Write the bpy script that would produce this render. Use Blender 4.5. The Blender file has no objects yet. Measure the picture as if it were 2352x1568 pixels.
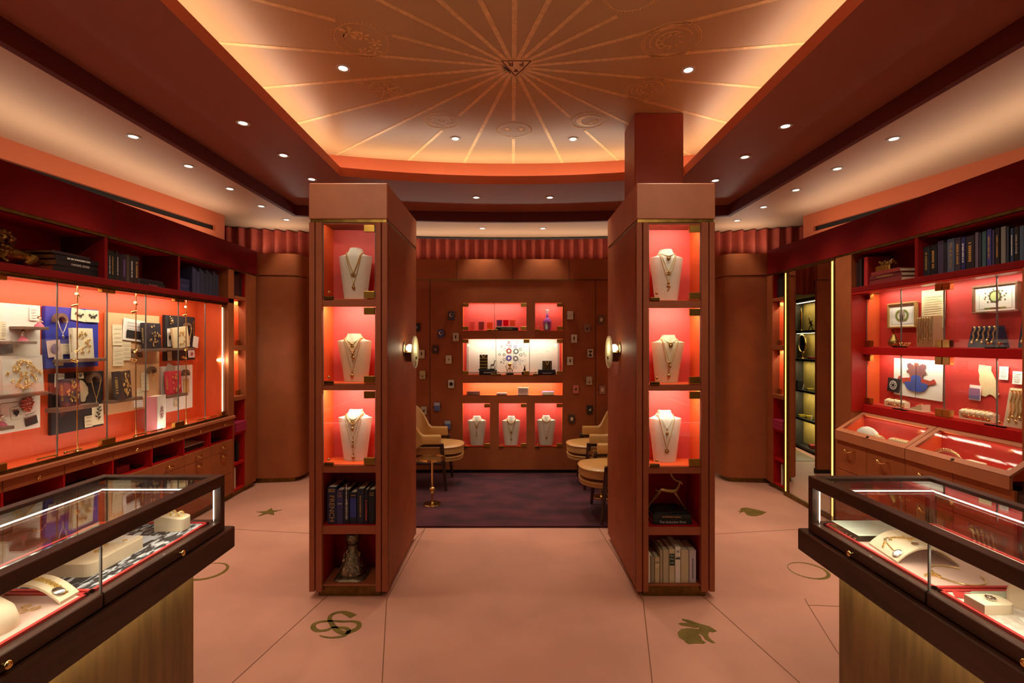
import bpy, math, random
from mathutils import Vector, Matrix
random.seed(7)
S = bpy.context.scene
COL = S.collection
PI = math.pi
F, CX, CY, H = 1111.0, 1176.0, 788.0, 1.5      # 17 mm lens on a 36 mm frame of 2352 px, eye height 1.5 m

# ------------------------------------------------------------------ camera
cd = bpy.data.cameras.new('camera'); cam = bpy.data.objects.new('camera', cd); COL.objects.link(cam)
cd.sensor_width = 36.0; cd.lens = 36.0*F/2352.0; cd.shift_y = 4.0/2352.0
cd.clip_start = 0.05; cd.clip_end = 60
cam.location = (0, 0, H); cam.rotation_euler = (PI/2, 0, 0)
S.camera = cam
# ------------------------------------------------------------------ world and exposure
w = bpy.data.worlds.new('world'); S.world = w; w.use_nodes = True
w.node_tree.nodes['Background'].inputs[0].default_value = (1.0, 0.62, 0.42, 1)
w.node_tree.nodes['Background'].inputs[1].default_value = 0.02
S.view_settings.view_transform = 'Standard'; S.view_settings.look = 'None'
S.view_settings.exposure = 0.0; S.view_settings.gamma = 1.0
try: S.view_settings.use_curve_mapping = False
except Exception: pass

WARM = (1.0, 0.78, 0.52); LEDW = (1.0, 0.90, 0.72); SPOTC = (1.0, 0.84, 0.62)
def area(name, loc, sx, sy, power, rot=(0, 0, 0), color=WARM, spread=None):
    l = bpy.data.lights.new(name, 'AREA'); l.shape = 'RECTANGLE'; l.size = sx; l.size_y = sy
    l.energy = power; l.color = color
    if spread: l.spread = spread
    o = bpy.data.objects.new(name, l); COL.objects.link(o); o.location = loc; o.rotation_euler = rot
    return o
def spot(name, loc, power, target=None, angle=70, blend=.6, color=SPOTC, size=.03):
    l = bpy.data.lights.new(name, 'SPOT'); l.energy = power; l.color = color
    l.spot_size = math.radians(angle); l.spot_blend = blend; l.shadow_soft_size = size
    o = bpy.data.objects.new(name, l); COL.objects.link(o); o.location = loc
    if target:
        o.rotation_euler = (Vector(target)-Vector(loc)).to_track_quat('-Z', 'Y').to_euler()
    return o
UP = (PI, 0, 0)
TRAY_Z, SOF_Z, OUT_Z = 3.11, 2.85, 2.80
# light strips in the cove round the raised ceiling (behind the cove lip)
K_TRAY, K_OUT = 2.2, 2.1
for s in (-1, 1):
    area('cove_strip_light', (s*1.52, 2.65, 2.885), 0.06, 2.7, K_TRAY*2.7, (PI, s*0.35, 0), LEDW)
area('cove_strip_light', (0, 4.235, 2.885), 1.4, 0.06, K_TRAY*1.5, (PI+0.3, 0, 0), LEDW)
for s in (-1, 1):
    area('cove_strip_light', (s*1.06, 4.14, 2.885), 0.78, 0.06, K_TRAY*.8, (PI+0.3, 0, s*(-.16)), LEDW)
area('cove_strip_light', (0, 1.38, 2.885), 2.7, 0.06, K_TRAY*2.7, (PI-0.3, 0, 0), LEDW)
# light strips on top of the cabinet fascias and of the back wall panelling
for s in (-1, 1):
    area('fascia_strip_light', (s*2.80, 2.6, 2.49), 0.05, 4.2, K_OUT*4.2, (PI, s*0.30, 0), LEDW)
    area('fascia_strip_light', (s*2.55, 5.36, 2.49), 0.5, 0.05, K_OUT*.7, (PI+.2, 0, 0), LEDW)
area('fascia_strip_light', (0, 5.72, 2.49), 3.6, 0.05, K_OUT*3.6, (PI+0.2, 0, 0), LEDW)

# ------------------------------------------------------------------ helpers
def oy(px, py, Y): return ((px-CX)*Y/F, Y, H+(CY-py)*Y/F)
def ox(px, py, X):
    Y = X*F/(px-CX); return (X, Y, H+(CY-py)*Y/F)
def oz(px, py, Z):
    Y = (Z-H)*F/(CY-py); return ((px-CX)*Y/F, Y, Z)

class MB:
    def __init__(s): s.v = []; s.f = []
    def add(s, vs, fs, M=None):
        n = len(s.v)
        s.v += [tuple(M @ Vector(p)) for p in vs] if M is not None else [tuple(p) for p in vs]
        s.f += [tuple(i+n for i in f) for f in fs]; return s
    def box(s, x0, x1, y0, y1, z0, z1, M=None):
        return s.add([(x0,y0,z0),(x1,y0,z0),(x1,y1,z0),(x0,y1,z0),(x0,y0,z1),(x1,y0,z1),(x1,y1,z1),(x0,y1,z1)],
                     [(0,3,2,1),(4,5,6,7),(0,1,5,4),(1,2,6,5),(2,3,7,6),(3,0,4,7)], M)
    def bbox(s, x0, x1, y0, y1, z0, z1, b=.003, M=None):          # box with chamfered vertical and horizontal edges
        x0, x1 = min(x0,x1), max(x0,x1); y0, y1 = min(y0,y1), max(y0,y1); z0, z1 = min(z0,z1), max(z0,z1)
        b = min(b, (x1-x0)*.45, (y1-y0)*.45, (z1-z0)*.45)
        def ring(i, z): 
            return [(x0+i+b,y0+i,z),(x1-i-b,y0+i,z),(x1-i,y0+i+b,z),(x1-i,y1-i-b,z),(x1-i-b,y1-i,z),(x0+i+b,y1-i,z),(x0+i,y1-i-b,z),(x0+i,y0+i+b,z)]
        rs = [ring(b*.9, z0), ring(0, z0+b), ring(0, z1-b), ring(b*.9, z1)]
        return s.loft(rs, True, True, M)
    def loft(s, rings, closed=True, caps=True, M=None):
        n = len(rings[0]); vs = [p for r in rings for p in r]; fs = []
        for k in range(len(rings)-1):
            for i in range(n if closed else n-1):
                j = (i+1) % n
                fs.append((k*n+i, k*n+j, (k+1)*n+j, (k+1)*n+i))
        if caps and closed:
            fs.append(tuple(range(n-1, -1, -1))); fs.append(tuple((len(rings)-1)*n+i for i in range(n)))
        return s.add(vs, fs, M)
    def lathe(s, prof, n=24, M=None, caps=True):
        return s.loft([[(r*math.cos(2*PI*i/n), r*math.sin(2*PI*i/n), z) for i in range(n)] for r, z in prof], True, caps, M)
    def cyl(s, a, b, r, n=14, r2=None):
        a = Vector(a); b = Vector(b); q = (b-a).to_track_quat('Z', 'Y').to_matrix().to_4x4()
        q.translation = a
        return s.lathe([(r, 0), (r if r2 is None else r2, (b-a).length)], n, q)
    def tube(s, pts, r, n=8, closed=False, radii=None):
        pts = [Vector(p) for p in pts]; m = len(pts); rings = []; up = None
        for i in range(m):
            if closed: t = pts[(i+1) % m]-pts[i-1]
            else: t = pts[min(i+1, m-1)]-pts[max(i-1, 0)]
            if t.length < 1e-9: t = Vector((0, 0, 1))
            t.normalize()
            if up is None:
                up = Vector((0, 0, 1)) if abs(t.z) < .9 else Vector((1, 0, 0))
            a = t.cross(up)
            if a.length < 1e-6: a = t.cross(Vector((0, 1, 0)))
            a.normalize(); b = a.cross(t); up = b
            rr = radii[i] if radii else r
            rings.append([tuple(pts[i]+a*(rr*math.cos(2*PI*k/n))+b*(rr*math.sin(2*PI*k/n))) for k in range(n)])
        if closed: rings.append(rings[0])
        return s.loft(rings, True, not closed)
    def ball(s, c, r, n=10, m=7, sz=1.0, sx=1.0, sy=1.0):
        M = Matrix.Translation(Vector(c)) @ Matrix.Diagonal((sx, sy, sz, 1))
        return s.lathe([(max(r*math.sin(PI*k/m), r*.02), -r*math.cos(PI*k/m)) for k in range(m+1)], n, M)
    def prism(s, poly, d0, d1, plane='z', M=None):
        n = len(poly)
        def P(p, d):
            return (p[0], p[1], d) if plane == 'z' else ((p[0], d, p[1]) if plane == 'y' else (d, p[0], p[1]))
        vs = [P(p, d0) for p in poly]+[P(p, d1) for p in poly]
        fs = [tuple(range(n-1, -1, -1)), tuple(range(n, 2*n))]+[(i, (i+1) % n, n+(i+1) % n, n+i) for i in range(n)]
        return s.add(vs, fs, M)
    def quad(s, a, b, c, d): return s.add([a, b, c, d], [(0, 1, 2, 3)])
    def ringz(s, r0, r1, z0, z1, c=(0, 0), n=32, M=None, a0=0, a1=2*PI):
        vs = []; fs = []
        full = abs(a1-a0-2*PI) < 1e-6
        m = n if full else n+1
        for i in range(m):
            a = a0+(a1-a0)*i/n
            for r, z in ((r0, z0), (r1, z0), (r1, z1), (r0, z1)): vs.append((c[0]+r*math.cos(a), c[1]+r*math.sin(a), z))
        for i in range(n):
            j = (i+1) % m
            for k in range(4): fs.append((i*4+k, j*4+k, j*4+(k+1) % 4, i*4+(k+1) % 4))
        if not full: fs.append((0, 1, 2, 3)); fs.append(tuple((m-1)*4+k for k in (3, 2, 1, 0)))
        return s.add(vs, fs, M)
    def mesh(s, name, mat, smooth=False, angle=40):
        me = bpy.data.meshes.new(name); me.from_pydata(s.v, [], s.f); me.update()
        import bmesh
        bm = bmesh.new(); bm.from_mesh(me); bmesh.ops.recalc_face_normals(bm, faces=bm.faces)
        if smooth:
            for f in bm.faces: f.smooth = True
            lim = math.radians(angle)
            for e in bm.edges:
                if len(e.link_faces) == 2 and e.calc_face_angle(0) > lim: e.smooth = False
        bm.to_mesh(me); bm.free()
        if isinstance(mat, (list, tuple)):
            for q in mat: me.materials.append(q)
        else: me.materials.append(mat)
        return me

def part(name, mb, mat, parent=None, smooth=False, label=None, loc=None, rot=None):
    me = mb.mesh(name, mat, smooth); o = bpy.data.objects.new(name, me); COL.objects.link(o)
    if parent is not None: o.parent = parent
    if loc: o.location = loc
    if rot is not None: o.rotation_euler = rot if hasattr(rot, '__len__') else (0, 0, rot)
    if label: o['label'] = label
    return o
def thing(name, label, cat, loc=(0, 0, 0), rz=0, group=None):
    o = bpy.data.objects.new(name, None); COL.objects.link(o); o.location = loc
    o.empty_display_size = .05
    o.rotation_euler = rz if hasattr(rz, '__len__') else (0, 0, rz); o['label'] = label; o['category'] = cat
    if group: o['group'] = group
    return o
def solo(name, mb, mat, label, cat, loc=(0, 0, 0), rz=0, group=None, smooth=False):
    o = part(name, mb, mat, None, smooth, None, loc, rz if hasattr(rz, '__len__') else (0, 0, rz))
    o['label'] = label; o['category'] = cat
    if group: o['group'] = group
    return o
def struct(name, mb, mat, smooth=False, label=None):
    o = part(name, mb, mat, None, smooth); o['kind'] = 'structure'
    if label: o['label'] = label
    return o
def dup(root, loc, rz=None, label=None, group=None):
    r = root.copy(); COL.objects.link(r); r.location = loc
    if rz is not None: r.rotation_euler = rz if hasattr(rz, '__len__') else (0, 0, rz)
    if label: r['label'] = label
    if group: r['group'] = group
    for ch in list(root.children):
        c = ch.copy(); COL.objects.link(c); c.parent = r
        for g in list(ch.children):
            d = g.copy(); COL.objects.link(d); d.parent = c
    return r
_fc = {}
def textmb(body, size, align='CENTER', extrude=.0004, bold=False):
    key = (body, size, align)
    if key not in _fc:
        cu = bpy.data.curves.new('lettering', 'FONT'); cu.body = body; cu.size = size; cu.align_x = align; cu.align_y = 'CENTER'
        cu.extrude = extrude; cu.resolution_u = 2
        if bold: cu.offset = size*.02
        o = bpy.data.objects.new('lettering', cu); COL.objects.link(o)
        dg = bpy.context.evaluated_depsgraph_get(); me = o.evaluated_get(dg).to_mesh()
        _fc[key] = ([tuple(v.co) for v in me.vertices], [tuple(p.vertices) for p in me.polygons])
        o.evaluated_get(dg).to_mesh_clear(); bpy.data.objects.remove(o); bpy.data.curves.remove(cu)
    return _fc[key]
def text(body, size, mat, parent, M, name='lettering', align='CENTER', fit=None):
    vs, fs = textmb(body, size, align)
    if fit and vs:
        wd = max(v[0] for v in vs)-min(v[0] for v in vs)
        if wd > fit: M = M @ Matrix.Diagonal((fit/wd, 1, 1, 1))
    m = MB(); m.add(vs, fs, M)
    me = bpy.data.meshes.new(name); me.from_pydata(m.v, [], m.f); me.update(); me.materials.append(mat)
    o = bpy.data.objects.new(name, me); COL.objects.link(o)
    if parent: o.parent = parent
    return o
# text frame matrices: FRONT = readable from -y; DOWN spine = text running top to bottom on a face seen from -y
def TF(x, y, z, roll=0): return Matrix.Translation((x, y, z)) @ Matrix.Rotation(PI/2, 4, 'X') @ Matrix.Rotation(roll, 4, 'Z')

# ------------------------------------------------------------------ materials
def lin(c): return tuple(((x/255)/12.92 if x/255 <= .04045 else ((x/255+.055)/1.055)**2.4) for x in c)
_mc = {}
def mat(name, rgb, rough=.6, metal=0, var=0, scale=20, bump=0, bscale=300, emit=None, es=1, coat=0, spec=None, stretch=None, rgb2=None, trans=0, alpha=1, sheen=0):
    if name in _mc: return _mc[name]
    m = bpy.data.materials.new(name); m.use_nodes = True; nt = m.node_tree; b = nt.nodes['Principled BSDF']
    c = lin(rgb); b.inputs['Base Color'].default_value = (*c, 1); b.inputs['Roughness'].default_value = rough
    b.inputs['Metallic'].default_value = metal
    if coat: b.inputs['Coat Weight'].default_value = coat; b.inputs['Coat Roughness'].default_value = .15
    if spec is not None: b.inputs['Specular IOR Level'].default_value = spec
    if sheen: b.inputs['Sheen Weight'].default_value = sheen; b.inputs['Sheen Roughness'].default_value = .4
    if trans: b.inputs['Transmission Weight'].default_value = trans
    tc = None
    def coords(st=None):
        nonlocal tc
        if tc is None: tc = nt.nodes.new('ShaderNodeTexCoord')
        mp = nt.nodes.new('ShaderNodeMapping'); nt.links.new(tc.outputs['Object'], mp.inputs[0])
        if st: mp.inputs['Scale'].default_value = st
        return mp.outputs[0]
    if var or rgb2:
        n = nt.nodes.new('ShaderNodeTexNoise'); n.inputs['Scale'].default_value = scale; n.inputs['Detail'].default_value = 5
        nt.links.new(coords(stretch), n.inputs['Vector'])
        r = nt.nodes.new('ShaderNodeValToRGB'); e = r.color_ramp.elements
        e[0].position = .32; e[1].position = .68
        if rgb2: e[0].color = (*c, 1); e[1].color = (*lin(rgb2), 1)
        else: e[0].color = (*[x*(1-var) for x in c], 1); e[1].color = (*[min(1, x*(1+var)) for x in c], 1)
        nt.links.new(n.outputs[0], r.inputs[0]); nt.links.new(r.outputs[0], b.inputs['Base Color'])
    if bump:
        n2 = nt.nodes.new('ShaderNodeTexNoise'); n2.inputs['Scale'].default_value = bscale; n2.inputs['Detail'].default_value = 3
        nt.links.new(coords(), n2.inputs['Vector'])
        bp = nt.nodes.new('ShaderNodeBump'); bp.inputs['Strength'].default_value = bump; bp.inputs['Distance'].default_value = .002
        nt.links.new(n2.outputs[0], bp.inputs['Height']); nt.links.new(bp.outputs[0], b.inputs['Normal'])
    if emit: b.inputs['Emission Color'].default_value = (*lin(emit), 1); b.inputs['Emission Strength'].default_value = es
    _mc[name] = m; return m
def glassmat(name, tint=(1, 1, 1), refl=1.0, rough=0.0, ior=1.45):      # thin pane: see-through with Schlick reflections
    m = bpy.data.materials.new(name); m.use_nodes = True; nt = m.node_tree; nt.nodes.clear()
    o = nt.nodes.new('ShaderNodeOutputMaterial'); mx = nt.nodes.new('ShaderNodeMixShader')
    t = nt.nodes.new('ShaderNodeBsdfTransparent'); g = nt.nodes.new('ShaderNodeBsdfGlossy'); f = nt.nodes.new('ShaderNodeLayerWeight')
    t.inputs[0].default_value = (*tint, 1); g.inputs['Roughness'].default_value = rough; f.inputs['Blend'].default_value = .5
    p = nt.nodes.new('ShaderNodeMath'); p.operation = 'POWER'; p.inputs[1].default_value = 5
    mu = nt.nodes.new('ShaderNodeMath'); mu.operation = 'MULTIPLY_ADD'; mu.inputs[1].default_value = .96*min(refl, 1); mu.inputs[2].default_value = .035*refl; mu.use_clamp = True
    nt.links.new(f.outputs['Facing'], p.inputs[0]); nt.links.new(p.outputs[0], mu.inputs[0]); nt.links.new(mu.outputs[0], mx.inputs[0])
    nt.links.new(t.outputs[0], mx.inputs[1]); nt.links.new(g.outputs[0], mx.inputs[2]); nt.links.new(mx.outputs[0], o.inputs[0])
    return m
M_glass = glassmat('clear_glass', (.97, .98, .97), .9)
M_edge = mat('glass_edge', (120, 118, 112), .25, 0, spec=.8)
M_brown = mat('brown_leather_panel', (156, 84, 44), .6, 0, .10, 6, .25, 900, spec=.3)
M_brownd = mat('brown_groove', (70, 34, 22), .7)
M_brownlt = mat('cognac_leather_panel', (180, 108, 70), .5, 0, .08, 6, .25, 900)
M_fascia = mat('oxblood_fascia_panel', (120, 12, 12), .75, 0, .08, 6, .2, 900, spec=.15)
M_redsh = mat('red_shaded_lining', (176, 14, 14), .7, 0, .06, 8, .15, 800, spec=.2)  # open shelves: the lit niches' lining, with lack of light put into the colour
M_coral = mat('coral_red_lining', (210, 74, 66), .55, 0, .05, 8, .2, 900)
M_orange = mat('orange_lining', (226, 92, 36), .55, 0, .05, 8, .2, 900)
M_brass = mat('polished_brass', (232, 196, 120), .2, 1)
M_brassd = mat('aged_brass', (120, 92, 44), .38, 1, .25, 30)
M_gold = mat('gold_jewellery', (250, 222, 150), .28, .9)
M_silver = mat('silver_jewellery', (214, 210, 200), .2, 1)
M_bronze = mat('dark_bronze', (66, 48, 32), .35, 1, .3, 30)
M_walnut = mat('dark_walnut', (66, 40, 27), .42, 0, .35, 3, .15, 300, stretch=(9, 1, 9))
M_walnutv = mat('pale_veined_wood', (124, 94, 50), .5, 0, .28, 3, .1, 300, stretch=(9, 9, 1))
M_floor = mat('pink_plaster_floor', (196, 140, 118), .55, 0, .13, 1.6, .08, 120)
M_joint = mat('floor_joint', (132, 86, 62), .5)
M_inlay = mat('brass_inlay', (142, 122, 62), .42, .55, .22, 12)
M_rug = mat('plum_rug', (44, 10, 22), .95, 0, 0, 3.2, .8, 500, rgb2=(84, 30, 42), stretch=(1, 1.8, 1))
M_tray = mat('tray_ceiling_paint', (194, 158, 110), .42, 0, .06, 1.5, .05, 60)
M_soffit = mat('soffit_paint', (158, 92, 74), .5, 0, .05, 2)
M_outer = mat('outer_ceiling_paint', (210, 166, 132), .55, 0, .04, 2)
M_cove = mat('orange_cove_paint', (204, 104, 64), .6)
M_lip = mat('oxblood_lip_paint', (104, 34, 26), .6)
M_ray = mat('gold_leaf', (236, 198, 134), .4, .25, .12, 40)
M_curtain = mat('rust_velvet', (176, 72, 52), .8, 0, .12, 10, .3, 600)
M_white = mat('white_paper', (236, 230, 218), .8)
M_cream = mat('cream_paper', (230, 216, 180), .8)
M_bustw = mat('white_linen', (232, 224, 208), .8, 0, .03, 30, .3, 1500)
M_bustc = mat('cream_linen', (216, 198, 164), .8, 0, .03, 30, .3, 1500)
M_black = mat('black_finish', (16, 13, 12), .45)
M_charcoal = mat('charcoal_board', (38, 36, 40), .7)
M_blue = mat('cobalt_board', (44, 54, 168), .7)
M_navy = mat('navy_cloth', (26, 34, 66), .7)
M_peach = mat('peach_board', (226, 178, 128), .75)
M_taupe = mat('taupe_wood', (118, 88, 68), .6, 0, .15, 20, stretch=(1, 9, 9))
M_chrome = mat('chrome', (200, 198, 192), .15, 1)
M_hinge = mat('hinge_brass', (184, 144, 68), .34, 1)
M_led = mat('led_strip', (255, 230, 190), .5, emit=(255, 220, 170), es=4)
M_ledy = mat('warm_led_strip', (255, 214, 130), .5, emit=(255, 200, 110), es=1.5)
M_lamp = mat('lit_lamp_disc', (255, 244, 224), .5, emit=(255, 240, 216), es=6)
M_tan = mat('tan_leather', (188, 138, 76), .42, 0, .06, 8, .1, 200, coat=.2)
M_dwood = mat('dark_chair_wood', (52, 24, 14), .35, 0, .2, 12, stretch=(1, 1, .1))
# ================================================================== the room
WX = 2.70
# floor
m = MB(); m.box(-4.3, 4.3, -2.2, 6.6, -.06, 0)
floor = struct('floor', m, M_floor, label='pink plaster floor with thin angled joints and brass inlays')
def strip(pts, wd, z0=.0002, z1=.0011):
    mm = MB()
    for a, b in zip(pts[:-1], pts[1:]):
        a = Vector((a[0], a[1], 0)); b = Vector((b[0], b[1], 0)); d = (b-a).normalized(); n = Vector((-d.y, d.x, 0))*wd/2
        mm.prism([tuple((a+n)[:2]), tuple((a-n)[:2]), tuple((b-n)[:2]), tuple((b+n)[:2])], z0, z1)
    return mm
for P in ([(-.70, 4.0), (-.735, 2.836), (-.574, 2.137), (-.50, 1.6)], [(.70, 4.0), (.765, 2.82), (.62, 2.137), (.54, 1.6)],
          [(-.975, 3.3), (-1.104, 2.836), (-1.236, 2.137), (-1.29, 1.6)], [(1.02, 3.3), (1.14, 2.836), (1.272, 2.137), (1.33, 1.6)],
          [(-.704, 3.9), (-.753, 3.635), (-1.05, 2.9)], [(1.72, 2.84), (1.70, 2.78), (1.58, 2.35), (1.55, 1.6)],
          [(-2.7, 3.97), (-2.23, 3.9), (-1.6, 3.816), (-.74, 3.80)], [(2.7, 3.97), (2.3, 3.9), (1.58, 3.80), (.74, 3.80)],
          [(2.0, 2.75), (1.70, 2.77)]):
    part('floor_joint', strip(P, .005), M_joint, floor)
def inlay(name, polys, label):
    mm = MB()
    for p in polys: mm.prism([oz(x, y, 0)[:2] for x, y in p], .0004, .0016)
    part(name, mm, M_inlay, floor, label=label)
def c4(pts, ox_=440, oy_=1080, s=3.2125): return [(ox_+x/s, oy_+y/s) for x, y in pts]
# star: a true five-pointed star seen in perspective
sc = oz(617, 1176, 0)
star = []
for i in range(10):
    a = PI/2+.25+i*PI/5; r = .115 if i % 2 == 0 else .046
    star.append((sc[0]+r*math.cos(a), sc[1]+r*math.sin(a)))
mm = MB(); mm.prism(star, .0004, .0016); part('star_inlay', mm, M_inlay, floor, label='brass five-pointed star inlay')
def crescent_ring(c, R, t0, t1, ang):
    n = 40; vs = []
    out = [(c[0]+R*math.cos(2*PI*i/n), c[1]+R*math.sin(2*PI*i/n)) for i in range(n)]
    r = R-(t0+t1)/2; o = (t1-t0)/2
    inn = [(c[0]+math.cos(ang)*-o+r*math.cos(2*PI*i/n), c[1]+math.sin(ang)*-o+r*math.sin(2*PI*i/n)) for i in range(n)]
    mm = MB(); mm.add([(x, y, .0016) for x, y in out]+[(x, y, .0016) for x, y in inn], [(i, (i+1) % n, n+(i+1) % n, n+i) for i in range(n)])
    return mm
part('ring_inlay', crescent_ring(oz(1857, 1310, 0), .122, .005, .022, -.6), M_inlay, floor, label='thin brass crescent ring inlay right')
part('ring_inlay', crescent_ring(oz(476, 1312, 0), .125, .006, .026, -.9), M_inlay, floor, label='thin brass crescent ring inlay left')
inlay('spade_inlay', [c4([(1008,298),(1035,300),(1026,288),(1040,277),(1075,275),(1120,284),(1170,294),(1224,308),(1190,327),(1150,337),(1115,338),(1085,332),(1068,320),(1066,310),(1048,306),(1020,318),(1030,306)], 1380)], 'brass spade inlay')
inlay('hare_inlay', [c4([(722,1160),(690,1162),(640,1152),(600,1146),(570,1134),(590,1124),(640,1128),(690,1140),(722,1150)], 1380),
      c4([(720,1172),(735,1186),(775,1206),(805,1240),(846,1274),(820,1274),(770,1248),(752,1222),(735,1208),(716,1202),(740,1228),(746,1252),(776,1270),(760,1280),(700,1278),(650,1282),(625,1270),(615,1255),(575,1232),(566,1198),(590,1172),(640,1164),(690,1168)], 1380),
      c4([(600,1094),(650,1104),(700,1122),(745,1136),(800,1150),(856,1186),(826,1196),(800,1190),(790,1214),(805,1244),(775,1206),(735,1186),(722,1170),(724,1150),(690,1138),(640,1124),(600,1106)], 1380)], 'brass leaping hare inlay')
def snake(pts, wds, s=3.2125):
    mm = MB(); P = [Vector(oz(440+x/s, 1080+y/s, 0)) for x, y in pts]
    # Catmull-Rom
    Q = []; W = []
    for i in range(len(P)-1):
        p0 = P[max(i-1, 0)]; p1 = P[i]; p2 = P[i+1]; p3 = P[min(i+2, len(P)-1)]
        for k in range(6):
            t = k/6; Q.append(.5*((2*p1)+(-p0+p2)*t+(2*p0-5*p1+4*p2-p3)*t*t+(-p0+3*p1-3*p2+p3)*t**3)); W.append(wds[i]*(1-t)+wds[i+1]*t)
    Q.append(P[-1]); W.append(wds[-1])
    L = []; R = []
    for i, q in enumerate(Q):
        d = (Q[min(i+1, len(Q)-1)]-Q[max(i-1, 0)]); d = d.normalized() if d.length > 1e-6 else Vector((1,0,0)); n = Vector((-d.y, d.x, 0))*W[i]/2
        L.append(q+n); R.append(q-n)
    vs = [(v.x, v.y, .0016) for v in L]+[(v.x, v.y, .0016) for v in R]; n = len(L)
    mm.add(vs, [(i, i+1, n+i+1, n+i) for i in range(n-1)]); return mm
part('serpent_inlay', snake([(1195,1078),(1150,1056),(1100,1046),(1040,1062),(1018,1095),(1040,1140),(1075,1180),(1120,1200),(1170,1190),(1225,1165),(1236,1130),(1190,1114),(1120,1116),(1050,1112),(960,1116),(905,1135),(900,1165),(935,1184),(1000,1178),(1040,1160),(1090,1160),(1140,1166),(1160,1190),(1120,1222),(1040,1234),(975,1228),(942,1216)],
      [.045,.035,.02,.022,.024,.026,.03,.03,.03,.028,.024,.018,.016,.016,.018,.024,.028,.024,.018,.016,.02,.024,.022,.018,.014,.01,.004]), M_inlay, floor, label='brass serpent knot inlay')

# ------------------------------------------------------------------ ceiling
def path(hx, yc, ym, yf=1.30, n=17):
    pts = [(-hx, yf), (-hx, (yf+yc)/2), (-hx, yc)]
    for i in range(1, n-1):
        x = -hx+2*hx*i/(n-1); pts.append((x, yc+(ym-yc)*(1-(x/hx)**2)))
    return pts+[(hx, yc), (hx, (yf+yc)/2), (hx, yf)]
def band(m, pa, za, pb, zb):
    n = len(pa); m.add([(x, y, za) for x, y in pa]+[(x, y, zb) for x, y in pb], [(i, i+1, n+i+1, n+i) for i in range(n-1)])
A = path(1.385, 3.904, 4.11); A2 = path(1.405, 3.92, 4.13); B = path(1.60, 4.12, 4.34)
SO = path(2.11, 4.72, 4.98, -2.2); SO2 = path(2.15, 4.76, 5.02, -2.2); OO = path(4.3, 6.6, 6.6, -2.2)
ceil = MB()
band(ceil, path(1.385, 3.904, 4.11), SOF_Z, SO, SOF_Z)
ceil.add([(-1.385, 1.30, SOF_Z), (1.385, 1.30, SOF_Z), (2.11, -2.2, SOF_Z), (-2.11, -2.2, SOF_Z)], [(0, 1, 2, 3)])
ceiling = struct('ceiling', ceil, M_soffit, label='mauve-brown ceiling soffit ring')
m = MB(); band(m, SO, SOF_Z+.02, SO, 2.748); band(m, SO, 2.748, SO2, 2.748); band(m, SO2, 2.748, SO2, SOF_Z+.02)
part('soffit_lip', m, M_lip, ceiling)
m = MB(); band(m, SO2, OUT_Z, OO, OUT_Z); part('outer_ceiling', m, M_outer, ceiling, label='pale outer ceiling washed by cove light')
m = MB(); band(m, A, SOF_Z-.001, A, 2.92); band(m, A, 2.92, A2, 2.92); band(m, A2, 2.92, A2, 2.862); band(m, A2, 2.862, B, 2.862); band(m, B, 2.862, B, TRAY_Z)
m.add([(-1.385, 1.30, 2.85), (1.385, 1.30, 2.85), (1.385, 1.30, 2.92), (-1.385, 1.30, 2.92)], [(0, 1, 2, 3)])
m.add([(-1.6, 1.30, 2.862), (1.6, 1.30, 2.862), (1.6, 1.30, TRAY_Z), (-1.6, 1.30, TRAY_Z)], [(0, 1, 2, 3)])
part('cove_lip', m, M_cove, ceiling, label='orange cove lip and upstand round raised ceiling')
m = MB(); n = len(B); m.add([(x, y, TRAY_Z) for x, y in B], [tuple(range(n))])
tray = part('raised_ceiling', m, M_tray, ceiling, label='raised ceiling panel')
RC = Vector((.012, 2.82, 0)); RZ = TRAY_Z
med_px = [(1181, 298, .127, 'faces'), (1014, 277, .127, 'stars'), (1351, 277, .127, 'moon'), (886, 205, .135, 'compass'), (1487, 205, .135, 'bird'), (831, 93, .15, 'flowers'), (1541, 93, .15, 'wheel'), (1452, -16, .13, 'faces')]
meds = []
for px, py, r, k in med_px:
    p = oz(px, py, RZ); meds.append((Vector((p[0], p[1], 0)), r, k))
def edge_t(d):                                   # distance from the rosette centre to the edge of the raised ceiling
    t = .3
    while t < 3:
        q = RC+d*t
        if abs(q.x) > 1.575 or q.y < 1.35 or q.y > 4.105+.22*(1-(q.x/1.6)**2): return t
        t += .01
    return t
for i in range(22):
    th = 2*PI*i/22; d = Vector((math.sin(th), math.cos(th), 0)); t1 = edge_t(d)
    segs = [(.03, t1)]
    for c, r, k in meds:
        ta = (c-RC).dot(d); dist = ((c-RC)-d*ta).length
        if ta > 0 and dist < r*.8:
            hw = math.sqrt((r+.03)**2-dist**2); segs = [(.03, ta-hw), (ta+hw, t1)]
    m = MB(); nn = Vector((d.y, -d.x, 0))*.0125
    for a, b in segs:
        if b-a < .05: continue
        P = [RC+d*a+nn, RC+d*a-nn, RC+d*b-nn, RC+d*b+nn]
        m.prism([(q.x, q.y) for q in P], RZ-.002, RZ-.0005)
    part('gold_ray', m, M_ray, ceiling)
def arc2(m, c, r, a0, a1, wd, n=20):
    m.ringz(r-wd/2, r+wd/2, RZ-.002, RZ-.0005, (c.x, c.y), n, None, a0, a1)
def seg2(m, a, b, wd):
    d = (b-a); 
    if d.length < 1e-5: return
    nn = Vector((-d.y, d.x, 0)).normalized()*wd/2
    m.prism([tuple((a+nn)[:2]), tuple((a-nn)[:2]), tuple((b-nn)[:2]), tuple((b+nn)[:2])], RZ-.002, RZ-.0005)
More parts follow.
